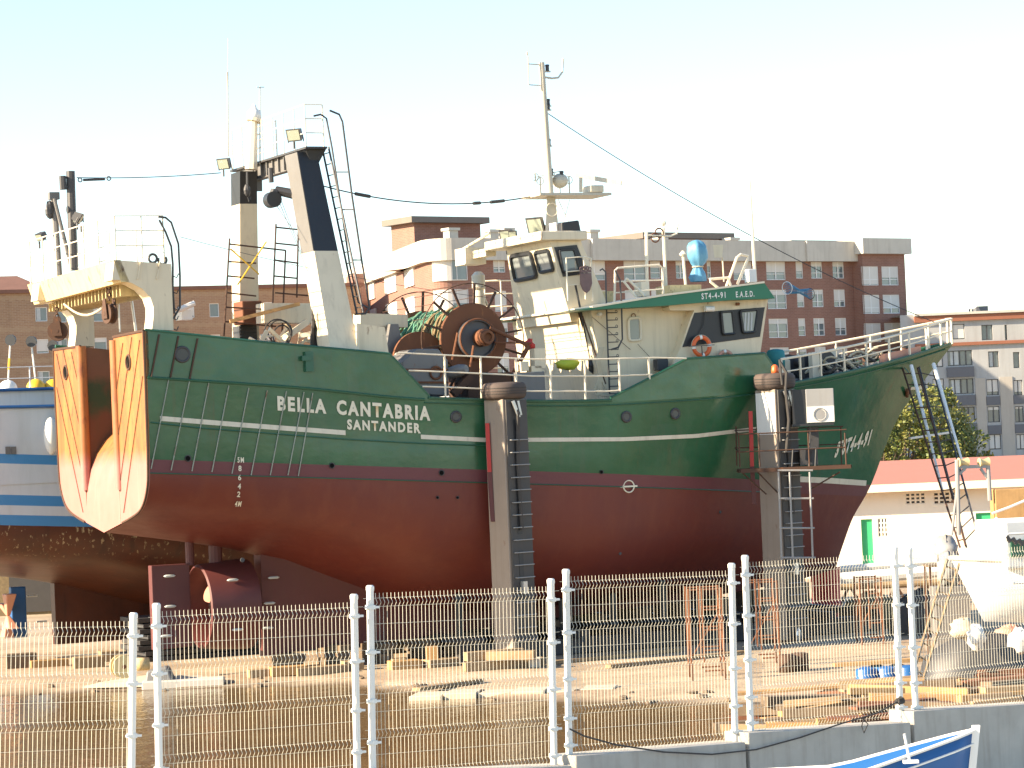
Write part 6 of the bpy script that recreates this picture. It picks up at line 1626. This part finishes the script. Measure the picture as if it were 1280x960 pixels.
# ---- blue boat in the right foreground
BF = Frame(at(1232, 925, 28).x, 28, 3)
bb = thing('rowing_boat', 'bright blue open boat with white gunwale, cut by the bottom photo edge', 'boat', (BF.ox, BF.oy, 0), BF.a)
LB = 4.4; rows = []
tip = BF.S(1221, 913, 0)
for sg in (-1, 1):
    g = []
    for z_, f_ in ((0, 0), (.12, .55), (.3, .8), (.5, .92), (.72, 1.0)):
        r_ = []
        for i in range(20):
            t_ = i/19; x_ = tip.x-LB*t_+ (-.12*(1-z_/.72))*(1-t_)
            wd = .55*f_*min(1, (t_*2.1))**.62*(1 if t_ < .7 else 1-.25*(t_-.7)/.3)
            sh = tip.z-.72-.34*min(1, t_/.3)-.10*max(0, t_-.3)
            r_.append((x_, sg*wd, sh+z_))
        g.append(r_)
    rows.append(g)
hb2 = MB()
for g in rows: hb2.grid(g)
hb2.grid([[rows[0][k][19] for k in range(5)], [rows[1][k][19] for k in range(5)]])
ho = lpart(hb2, 'hull', 'blue', bb, smooth=True, auto=40); sm = ho.modifiers.new('s', 'SOLIDIFY'); sm.thickness = .03
for g in rows: lpart(MB().path([Vector(p)+V(0, 0, .01) for p in g[4]], .02, 6), 'gunwale', 'white', bb)
for g in rows[:1]: lpart(MB().path([(Vector(a)*.45+Vector(b_)*.55)+V(0, -.012, 0) for a, b_ in zip(g[4], g[3])][0:], .012, 5), 'rub_line', 'white', bb)
lpart(MB().hexa([V(tip.x-.16, -.03, tip.z-.72), V(tip.x-.08, -.03, tip.z-.72), V(tip.x-.08, .03, tip.z-.72), V(tip.x-.16, .03, tip.z-.72)], [V(tip.x-.04, -.03, tip.z+.05), V(tip.x+.03, -.03, tip.z+.05), V(tip.x+.03, .03, tip.z+.05), V(tip.x-.04, .03, tip.z+.05)]), 'stem_post', 'white', bb)
for k in (1, 2): lpart(MB().box(tip.x-1.3*k-.12, tip.x-1.3*k+.12, -.6, .6, tip.z-.40, tip.z-.36), 'thwart', 'white', bb)
q = BF.S(1136, 925, -.5); lpart(MB().tube(q+V(0, 0, -.2), q+V(-.04, 0, .06), .014, 6).box(q.x-.06, q.x+.08, -.54, -.46, q.z-.22, q.z-.19), 'thole_pin', 'white', bb)
for k in (0.9, 3.4):
    q = BF.W(V(tip.x-k, 0, .75)); o = MB().box(-.12, .12, -.6, .6, 0, max(.1, tip.z-1.02-.75-.05)).build('boat_chock', MT['oldtimber']); o.location = q; o.rotation_euler = (0, 0, BF.a); tag(o, 'dark timber chock under the blue boat', 'timber', 'chocks under the blue boat')

# ---- blue and white ship behind at the left
o0 = K.W((-2.6, 10.6, 0)); KL = Frame(o0.x, o0.y, 25)
ls = thing('fishing_ship', 'white ship with blue bands and stained brown bottom, standing behind the stern at the left', 'ship', (KL.ox, KL.oy, 0), KL.a)
m, t, b = newmat('second_ship_paint')
tc = N(t, 'TexCoord'); sx_ = N(t, 'SeparateXYZ'); t.links.new(tc.outputs['Object'], sx_.inputs[0])
ln = mul(t, mul(t, sx_.outputs[0], .07), sx_.outputs[2], 'ADD')
ref = KL.S(30, 657, -3.9)
L0 = ref.z+.07*ref.x
def zl(py): q = KL.S(30, py, -3.9); return q.z+.07*q.x
wt = mix(t, mul(t, ramp(t, noise(t, 1.2, 5, (2, 2, .3)), .45, .75), .35), (.62, .64, .66), (.42, .42, .40))
blu = (.07, .26, .52)
bot = mix(t, ramp(t, noise(t, .8, 6), .35, .65), (.115, .032, .014), (.07, .024, .014))
foul = mul(t, ramp(t, noise(t, 10, 3, (1, 1, .5)), .60, .66), ramp(t, mul(t, ln, mul(t, noise(t, 1.0, 4), 1.6), 'ADD'), L0-.2, L0+.5))
bot = mix(t, foul, bot, (.40, .30, .17))
bot = mix(t, mul(t, ramp(t, noise(t, 1.0, 5, (3, 3, .2)), .58, .66), .6), bot, (.045, .018, .012))
cur = bot
for z_, cc in ((zl(657), blu), (zl(644), wt), (zl(632), blu), (zl(619), wt), (zl(580), blu), (zl(568), wt)):
    cur = mix(t, mul(t, ln, z_, 'GREATER_THAN'), cur, cc)
t.links.new(cur, b.inputs['Base Color']); b.inputs['Roughness'].default_value = .45; bump(t, b, noise(t, 1.2, 4), .4, .05)
LM = m
drop = 5.40-L0
def lsec(u):
    out = []
    for p in section(u):
        z = p.z; bt_ = .4; pl0 = PAINTW(p.x); z2 = (z-bt_)*( (L0-.07*p.x-bt_)/(pl0-bt_))+bt_ if z < pl0 else z-pl0+(L0-.07*p.x)
        out.append(V(p.x, p.y*1.03, z2))
    return out
lh = MB()
for sg in (-1, 1): lh.grid([[(p.x, p.y*sg, p.z) for p in lsec(u)] for u in US])
lho = lpart(lh, 'hull', LM, ls, smooth=True); lho.data.set_sharp_from_angle(angle=R(40))
s0l = lsec(0); lpart(MB().add([(0, p.y, p.z) for p in s0l]+[(0, -p.y, p.z) for p in reversed(s0l)], [tuple(range(2*len(s0l)))]), 'transom', LM, lho, recalc=False)
ztl = s0l[-1].z; zbl = zl(515)
bw_ = MB()
for sg in (-1, 1):
    us = [0]+[i*.5 for i in range(1, 30)]
    bw_.grid([[(u, sg*3.91*min(1, 1.0 if u < 12.5 else 1-.03*(u-12.5)), z) for u in us] for z in (4.9, zbl-.02)])
bw_.add([(0, -3.91, 4.9), (0, 3.91, 4.9), (0, 3.91, zbl), (0, -3.91, zbl)], [(0, 1, 2, 3)])
lpart(bw_, 'bulwark', LM, lho, recalc=False)
zc = zl(490)
up_ = MB(); up_.box(.6, 12, -3.55, 3.55, zbl-.05, zc-.12); lpart(up_, 'shelter_deck', 'bluewhite', ls)
lpart(MB().tube((0, -3.93, zbl), (14, -3.93, zbl-.2), .05, 6).tube((0, -3.60, zc-.1), (12, -3.60, zc-.1), .05, 6), 'blue_rail_line', 'blue', ls)
kl_ = MB()
for sg in (-1, 1): kl_.grid([[(u, sg*.2, .35), (u, sg*.2, lsec(u)[4].z+.1 if u < 12 else 1.2)] for u in (4.2, 5, 6, 7, 8, 9, 10, 12, 14, 16)])
kl_.add([(4.2, -.2, .35), (4.2, .2, .35), (4.2, .2, 3.0), (4.2, -.2, 3.0)], [(0, 1, 2, 3)])
lpart(kl_, 'keel', LM, ls)
q = KL.S(28, 770, -.3); lpart(MB().box(q.x-.25, q.x+.18, -.12, .12, .6, KL.S(28, 742, 0).z+.2), 'rudder', 'blue', ls, bevel=.03)
q = KL.S(8, 770, -.6); pbm = MB()
for k in range(4):
    a = k*math.pi/2+.5; pbm.hexa([q+V(0, -.06, 0), q+V(.1, -.06, 0), q+V(.1, .06, 0), q+V(0, .06, 0)], [q+V(-.1, .45*math.cos(a)-.25, .7*math.sin(a)), q+V(.2, .45*math.cos(a)-.25, .7*math.sin(a)), q+V(.2, .45*math.cos(a)+.25, .7*math.sin(a)), q+V(-.1, .45*math.cos(a)+.25, .7*math.sin(a))])
lpart(pbm, 'propeller', 'bronze', ls, bevel=.03)
an2 = MB()
for px, py in ((40, 745), (52, 777)): p = KL.S(px, py, -.28); an2.tube(p-V(.15, 0, 0), p+V(.15, 0, 0), .03, 6)
lpart(an2, 'anodes', 'stainless', ls)
# deck rail and scuttles
lr = MB(); rails(lr, [V(.6+i*1.1, -3.6, zc-.1) for i in range(11)], (.3, .6), .015, .02); lpart(lr, 'railing', 'bluewhite', ls)
wn_ = MB()
for px in (10, 17): p = KL.S(px, 563, -3.93); wn_.box(p.x-.07, p.x+.07, -3.94, -3.925, p.z-.1, p.z+.1)
lpart(wn_, 'scuttles', 'grey', ls)
# floats and marker poles standing on its deck
for k, (px, py, r_, mt, lb_) in enumerate(((10, 487, .26, 'white', 'white float ball on the deck of the blue and white ship'), (45, 486, .27, 'yellow', 'yellow float ball on the second ship, nearest the middle marker pole'), (66, 485, .25, 'yellow', 'yellow float ball on the second ship, right up against the orange stern'))):
    p = KL.W(KL.S(px, py, -3.2)); o = MB().blob((0, 0, 0), r_, 0, 18, 12).build('float', MT[mt], smooth=True); o.location = p; tag(o, lb_, 'float')
for k, (p0, p1) in enumerate((((10, 482), (13, 425)), ((45, 480), (39, 427)), ((68, 470), (66, 432)))):
    a_, b_ = KL.W(KL.S(*p0, -3.1)), KL.W(KL.S(*p1, -3.1)); o = thing('marker_pole', ('pale marker pole with yellow tape, leftmost of the three on the second ship', 'bent pale marker pole with black top, middle of the three on the second ship', 'short marker pole nearest the orange stern')[k], 'pole', a_, 0, 'marker poles on the second ship')
    d_ = b_-a_; lpart(MB().tube((0, 0, 0), d_, .025, 6), 'pole', 'galv', o); lpart(MB().lathe(d_+V(0, -.05, 0), (.2, 1, 0), [(0, .15), (.08, .15)], 16), 'top_disc', 'black', o)
    if k == 0: lpart(MB().tube(d_*.35, d_*.6, .035, 6), 'tape', 'yellow', o)
p = KL.W(KL.S(64, 545, -4.1)); o = MB().blob((0, 0, 0), (.2, .2, .5), .02, 16, 10).build('fender', MT['white'], smooth=True); o.location = p; tag(o, 'long white fender hanging on the second ship beside the orange stern', 'fender')
rr_ = MB(); rq = random.Random(6)
for i in range(14): 
    c_ = KL.S(rq.uniform(0, 62), rq.uniform(488, 494), -3.4); rr_.path([c_+V(.25*math.cos(a), .1*math.sin(a*1.3), .06*math.sin(a+i)) for a in [k*.7 for k in range(8)]], .03, 5)
lpart(rr_, 'deck_nets', 'rope', ls)

# ---- leaning ladders and poles at the bow
def ladder(t0, b0, t1, b1, Yt, Yb, n_, label, mat='darkgrey', r_=.028, nm='ladder', grp='ladders leaning at the bow'):
    T0, T1_, B0_, B1__ = at(*t0, Yt), at(*t1, Yt), at(*b0, Yb), at(*b1, Yb)
    o = thing(nm, label, 'ladder', B0_, 0, grp)
    a_, b_, c_, d_ = T0-B0_, V(0, 0, 0), T1_-B0_, B1__-B0_
    lpart(MB().tube(a_, b_, r_, 6), 'side_rail', mat, o); lpart(MB().tube(c_, d_, r_, 6), 'side_rail', mat, o)
    rg = MB()
    for i in range(n_): f_ = (i+.5)/n_; rg.tube(a_.lerp(b_, f_), c_.lerp(d_, f_), r_*.6, 5)
    lpart(rg, 'rungs', mat, o); return o
ladder((1128, 460), (1200, 684), (1147, 460), (1207, 682), 79.2, 73.5, 15, 'dark steel ladder leaning on the bow, left of the pair', 'rustpost')
ladder((1149, 459), (1208, 684), (1167, 464), (1222, 668), 79.6, 73.8, 15, 'dark steel ladder leaning on the bow, right of the pair', 'darkgrey')
ladder((1184, 700), (1140, 846), (1199, 705), (1153, 852), 58, 54.5, 9, 'weathered wooden ladder leaning on the white boat at the right', 'timber', .03)
for k, (a_, b_) in enumerate((((1139, 457), (1178, 612)), ((1167, 455), (1206, 588)))):
    P0, P1 = at(*a_, 79), at(*b_, 76); o = MB().tube(P0-P1, (0, 0, 0), .055, 8, .03).build('white_pole', MT['white']); o.location = P1; tag(o, ('long white pole lashed along the left ladder at the bow', 'long white pole lashed along the right ladder at the bow')[k], 'pole')
P0 = at(1137, 548, 79); o = MB().bar((0, 0, 0), (1.2, .2, .12), .22, .05).build('white_board', MT['white']); o.location = P0; tag(o, 'short white board tied between the ladders under the bow', 'board')
o = MB().path([K.W(V(22.9, -.9, 7.6)), at(1112, 436, 79.3), at(1136, 466, 79.3)], .012, 5).build('green_line', MT['teal']); tag(o, 'thin green line tied from the bow rail to the ladder', 'rope')

# ---- boats and gear stored at the right
def small_boat(px, py, Y, ang, L_, beam_, dep, label, mats, nm='boat', flare=1.0, zoff=0):
    """bow at the given pixel, hull stretching away along ang"""
    q = at(px, py, Y); o = thing(nm, label, 'boat', (q.x, Y, q.z), ang)
    hm = MB()
    for sg in (-1, 1):
        g = []
        for z_, f_ in ((-1, .02), (-.85, .45), (-.6, .75), (-.3, .9), (0, 1)):
            r_ = []
            for i in range(18):
                t_ = i/17; r_.append((L_*t_+(.5*dep*(-z_))*(1-t_)*1.0, sg*beam_/2*f_*min(1, t_*2.2)**.65, z_*dep-.25*dep*min(1, t_*1.6)))
            g.append(r_)
        hm.grid(g)
    hm.grid([[(L_, -beam_/2, -.25*dep), (L_, -beam_/2*.75, -.85*dep)], [(L_, beam_/2, -.25*dep), (L_, beam_/2*.75, -.85*dep)]])
    h_ = lpart(hm, 'hull', mats[0], o, smooth=True, auto=50)
    dkm = MB().grid([[(L_*i/17+.05, s_*beam_/2*min(1, i/17*2.2)**.65*.96, -.05-.25*dep*min(1, i/17*1.6)) for s_ in (-1, 1)] for i in range(18)]); lpart(dkm, 'deck', mats[1], o, recalc=False)
    for sg in (-1, 1): lpart(MB().path([(L_*i/17, sg*beam_/2*min(1, i/17*2.2)**.65, .01-.25*dep*min(1, i/17*1.6)) for i in range(18)], .05, 6), 'gunwale', mats[2], o)
    return o, q
sb, sq = small_boat(1188, 698, 60, R(14), 7, 2.6, 1.35, 'white boat on the hard behind the wooden ladder at the right edge', ('white', 'galv', 'cream_clean'))
lpart(MB().box(.9, 4.0, -.8, .8, -.25, .75), 'cabin', 'white', sb, bevel=.05)
lpart(MB().box(1.0, 4.1, -.86, -.81, .0, .34), 'green_panel', 'green', sb)
fr_ = MB().path([(.6, -1.5, -.2), (.6, -1.5, .45), (.65, -1.5, .5), (1.6, -1.5, .5), (1.65, -1.5, .45), (1.65, -1.5, -.35), (1.55, -1.5, -.5), (.7, -1.5, -.5)], .03, 6, True)
lpart(fr_, 'pulpit_rail', 'white', sb); 
lt = MB(); rq = random.Random(15)
for i in range(8): lt.bar((.62+i*.13, -1.51, .46-.10*math.sin(i/7*math.pi)), (.70+i*.13, -1.51, .34-.10*math.sin(i/7*math.pi)), .07, .07)
lpart(lt, 'hanging_tackle', 'darkgrey', sb)
sb2, sq2 = small_boat(1222, 668, 66, R(10), 8, 3.0, 1.3, 'grey and pink hulled boat with a roller gantry, stored behind the white boat', ('fadedorange', 'grey', 'cream_clean'))
# roller gantry behind
def G(px, py, Y=68): q = at(px, py, Y); return V(q.x-sq2.x, q.y-66, q.z-sq2.z)
gm = MB().tube(G(1217, 668), G(1215, 574), .055, 8).tube(G(1258, 625), G(1255, 574), .055, 8); gm.build('gantry_posts', MT['midgrey'], sb2)
lpart(MB().bar(G(1216, 583), G(1256, 582), .08, .08), 'gantry_cross', 'midgrey', sb2)
lpart(MB().tube(G(1216, 600), G(1208, 668), .03, 6).bar(G(1218, 592), G(1226, 584), .06, .06).bar(G(1254, 596), G(1246, 585), .06, .06), 'gantry_brace', 'midgrey', sb2)
for px in (1223, 1250): lpart(MB().lathe(G(px, 577), (1, .1, 0), [(-.12, .05), (-.12, .11), (0, .07), (.12, .11), (.12, .05)], 16), 'roller', 'sunrust', sb2, smooth=True, auto=40)
q = at(1264, 650, 68.5); o = MB().box(-.42, .6, -.4, .4, 0, .75).build('wooden_crate', MT['plank'], bevel=.02); o.location = (q.x, 68.5, q.z); tag(o, 'tan and brown wooden crate on the stored boats at the right edge', 'crate')
ob_ = at(1277, 660, 62); o = MB().blob((0, 0, 0), .22, 0, 16, 10).build('buoy', MT['orange'], smooth=True); o.location = ob_; tag(o, 'orange ball buoy on the boat at the right edge', 'buoy')
o = MB().path([at(1245, 648, 61), at(1262, 668, 60.5), at(1285, 680, 60)], .035, 6).build('white_hose', MT['white']); tag(o, 'white hose drooping across the boat at the right edge', 'hose')
o = MB().path([at(1240, 642, 62), at(1262, 634, 62), at(1290, 622, 62)], .03, 6).build('white_pole', MT['galv']); tag(o, 'thin pale pole over the boats at the right edge', 'pole')
# covered engine / sacks behind fence
for k, (px, py, Y, sx, sy, sz, mt, nm, lb_, ct) in enumerate((
        (1183, 688, 66, .30, .4, .30, 'midgrey', 'wrapped_engine', 'grey white wrapped engine left of the boats, under the ladders', 'engine'),
        (1186, 712, 64, .26, .3, .38, 'midgrey', 'net_bag', 'pale bulging net bag below the wrapped engine', 'bag'),
        (1205, 785, 57, .26, .2, .2, 'sand', 'canvas_sack', 'pale canvas sack below the wooden ladder boat', 'sack'),
        (1220, 797, 56.5, .18, .2, .24, 'galv', 'plastic_sack', 'white plastic sack hanging under the white boat', 'sack'),
        (1277, 800, 56, .25, .2, .25, 'galv', 'plastic_sack', 'white plastic sack at the right edge of the photo', 'sack'))):
    q = at(px, py, Y); o = MB().blob((0, 0, 0), (sx, sy, sz), .28, 11, 8, 40+k).build(nm, MT[mt], smooth=True); o.location = q; tag(o, lb_, ct)
# long white hulls / pipes lying behind, red drum, barrels
for k, (pa_, pb_, Y, r_, mt, lb_) in enumerate((((1050, 712), (1192, 700), 88, .12, 'galv', 'long pale pipe in the rack right of the forefoot, upper one'), ((1050, 724), (1190, 712), 87, .20, 'white', 'long white spar lying right of the forefoot, thicker one'), ((1048, 734), (1185, 727), 86, .10, 'timber', 'long timber spar lying under the white one right of the forefoot'))):
    P0, P1 = at(*pa_, Y), at(*pb_, Y); o = MB().tube((0, 0, 0), P1-P0, r_, 10).build('long_spar', MT[mt]); o.location = P0; tag(o, lb_, 'spar')
for px in (1062, 1120, 1175):
    q = at(px, 735, 87); tr_ = MB(); tr_.bar((-.35, 0, 0), (.0, 0, q.z+.1), .08, .08).bar((.35, 0, 0), (0, 0, q.z+.1), .08, .08).bar((-.6, 0, q.z+.05), (.6, 0, q.z+.05), .1, .1)
    o = tr_.build('trestle', MT['rustpost']); o.location = (q.x, 87, 0); tag(o, 'rusty trestle under the long spars right of the forefoot', 'trestle', 'trestles under the spars')
q = at(1033, 745, 82); o = thing('steel_drum', 'dull red steel drum right behind the forefoot of the trawler', 'drum', (q.x, 82, 0), 0); lpart(MB().lathe((0, 0, 0), (0, 0, 1), [(0, .40), (.5, .40), (.52, .42), (.54, .40), (1.1, .40), (1.12, .42), (1.5, .42)], 22), 'drum_body', 'redbar', o, smooth=True, auto=40)
for k in range(5):
    q = at(1082+k*13, 823, 58.5+.4*(k % 2)); o = thing('blue_drum', 'pale blue plastic drum in the row right of the scaffold, behind the fence', 'drum', (q.x, q.y, gh(q.x, q.y)), 0, 'blue plastic drums behind the fence')
    lpart(MB().lathe((0, 0, 0), (0, 0, 1), [(0, .20), (.03, .22), (.25, .22), (.27, .235), (.29, .22), (.48, .22), (.52, .2), (.56, .08)], 18), 'drum_body', 'tarp' if k % 2 else 'blue', o, smooth=True, auto=40)
q = at(1110, 800, 58.6); o = MB().bar((-1.1, 0, 0), (1.3, .1, .04), .3, .07).build('resting_board', MT['plank']); o.location = (q.x, 58.8, gh(q.x, 58.8)+.60); tag(o, 'brown board laid across the row of blue drums', 'board')
# timber heap by the wall on the right: planks, beams and offcuts
rq = random.Random(31)
for k in range(170):
    px = rq.uniform(965, 1300); Y = rq.uniform(48.5, 56.0) if px > 1000 else rq.uniform(51, 56); q = at(px, 860, Y)
    lay = rq.randint(0, 3); L_ = rq.uniform(.7, 2.8); z0 = gh(q.x, Y)+.03+lay*.14
    w_, h_ = rq.choice([(.22, .06), (.18, .12), (.28, .05), (.15, .15), (.3, .2)])
    o = MB().box(-L_/2, L_/2, -w_/2, w_/2, 0, h_).build('timber_plank', MT[rq.choice(['plank', 'plank', 'timber', 'oldtimber', 'oldtimber', 'rust'])], bevel=.006)
    o.location = (q.x, Y, z0); o.rotation_euler = (rq.uniform(-.04, .04), rq.uniform(-.06, .06), rq.gauss(.12, .35)); tag(o, 'scrap timber plank in the heap behind the fence at the lower right', 'plank', 'planks in the timber heap')
for k, (px, py, Y, sx, mt) in enumerate(((985, 850, 53, 1.6, 'plank'), (1050, 868, 50.5, 2.6, 'plank'), (1130, 865, 50, 2.0, 'sunrust'), (1220, 862, 49.5, 1.6, 'plank'))):
    q = at(px, py, Y); o = MB().box(-sx/2, sx/2, -.25, .25, 0, .42).build('timber_baulk', MT[mt], bevel=.03); o.location = (q.x, Y, gh(q.x, Y)-.03); o.rotation_euler = (0, 0, .1); tag(o, 'thick orange brown baulk at the front of the timber heap, lower right', 'timber', 'baulks at the front of the timber heap')
# upturned dark skiff and clutter under the white boat
for k, (px, py, Y, sx, sy, sz, mt, lb_) in enumerate(((1225, 800, 58.0, 2.6, 1.6, 1.05, 'darkgrey', 'dark upturned skiff lying under the white boat at the right'), (1150, 770, 75, 1.6, 1, 1.0, 'darkrope', 'dark net heap far behind the blue drums'), (1090, 775, 78, 1.8, 1, .8, 'netbrown', 'brown net heap behind the scaffold right of the forefoot'), (1262, 770, 63, 1.2, .7, .8, 'fadedorange', 'dull pink covered heap under the boats at the right edge'))):
    q = at(px, py, Y); o = MB().blob((0, 0, 0), (sx/2, sy/2, sz), .07, 20, 12, 60+k).build('skiff' if k == 0 else 'net_heap', MT[mt], smooth=True); o.location = (q.x, Y, .15); tag(o, lb_, 'skiff' if k == 0 else 'heap')
for k, (px, py, Y) in enumerate(((984, 840, 60), (1000, 838, 62))):
    q = onground(px, py, 0); o = MB().lathe((0, 0, 0), (0, 0, 1), [(0, .2), (.38, .2), (.4, .15)], 14).build('bollard', MT['rustpost'], smooth=True); o.location = q; tag(o, ('short rusty bollard on the dry ground left of the timber heap', 'second short rusty bollard, a little right of the first one left of the timber heap')[k], 'bollard')

# ---- low dark shed added behind the two ships to darken the gap beneath them
q = at(-140, 700, 104); q2 = at(470, 700, 104)
sd = thing('dark_filler_shed', 'added dark shed darkening the gap behind the propeller and under the second ship', 'shed', (q.x, 104, 0), R(3))
lpart(MB().box(0, q2.x-q.x, 0, 6, 0, 2.5), 'wall', 'netbrown', sd); lpart(MB().box(-.3, q2.x-q.x+.3, -.3, 6.3, 2.5, 2.62), 'roof', 'darkgrey', sd)
for k in range(6): lpart(MB().box(1.5+k*2.8, 3.2+k*2.8, -.05, -.004, .1, 2.0), 'door', 'darkrope', sd)

# ---- stands that carry the stored boats, and the rack below the ladders
def boat_stand(bx_, by_, z_, ang, label, w_=1.1):
    o = thing('boat_stand', label, 'boat stand', (bx_, by_, 0), ang, 'stands under the stored boats')
    lpart(MB().bar((0, -w_, z_), (0, w_, z_), .16, .16), 'cross_bar', 'oldtimber', o)
    for sg in (-1, 1): lpart(MB().bar((0, sg*w_*.9, 0), (0, sg*w_*.55, z_-.08), .10, .10), 'leg', 'rustpost', o)
    return o
for (bq, bY, ang, dep, LL, lb_) in ((sq, 60, R(14), 1.35, 7, 'rusty stand under the white boat at the right edge'), (sq2, 66, R(10), 1.3, 8, 'rusty stand under the grey and pink boat at the right edge')):
    for f_ in (.32, .75):
        x_ = bq.x+math.cos(ang)*LL*f_; y_ = bY+math.sin(ang)*LL*f_
        boat_stand(x_, y_, max(.4, bq.z-dep*1.22), ang, lb_, .9)
q = at(1184, 700, 65.6); rk = thing('gear_rack', 'grey steel rack under the leaning ladders holding the wrapped engine', 'rack', (q.x, 66, 0), 0)
ze_ = at(1183, 688, 66).z-.30; zb2 = at(1186, 712, 64).z
for sx__ in (-.4, .4):
    for sy__ in (-.4, .4): lpart(MB().tube((sx__, sy__, 0), (sx__, sy__, ze_), .03, 6), 'rack_post', 'rustpost', rk)
lpart(MB().box(-.45, .45, -.45, .45, ze_-.05, ze_-.003), 'shelf', 'oldtimber', rk); lpart(MB().box(-.45, .45, -.45, .45, .7, .75), 'shelf', 'oldtimber', rk)
o = MB().box(-.4, .4, -.3, .3, 0, zb2-.36).build('box_stack', MT['grey'], bevel=.02); o.location = (at(1186, 712, 64).x, 64, 0); tag(o, 'grey box under the pale net bag below the leaning ladders', 'box')
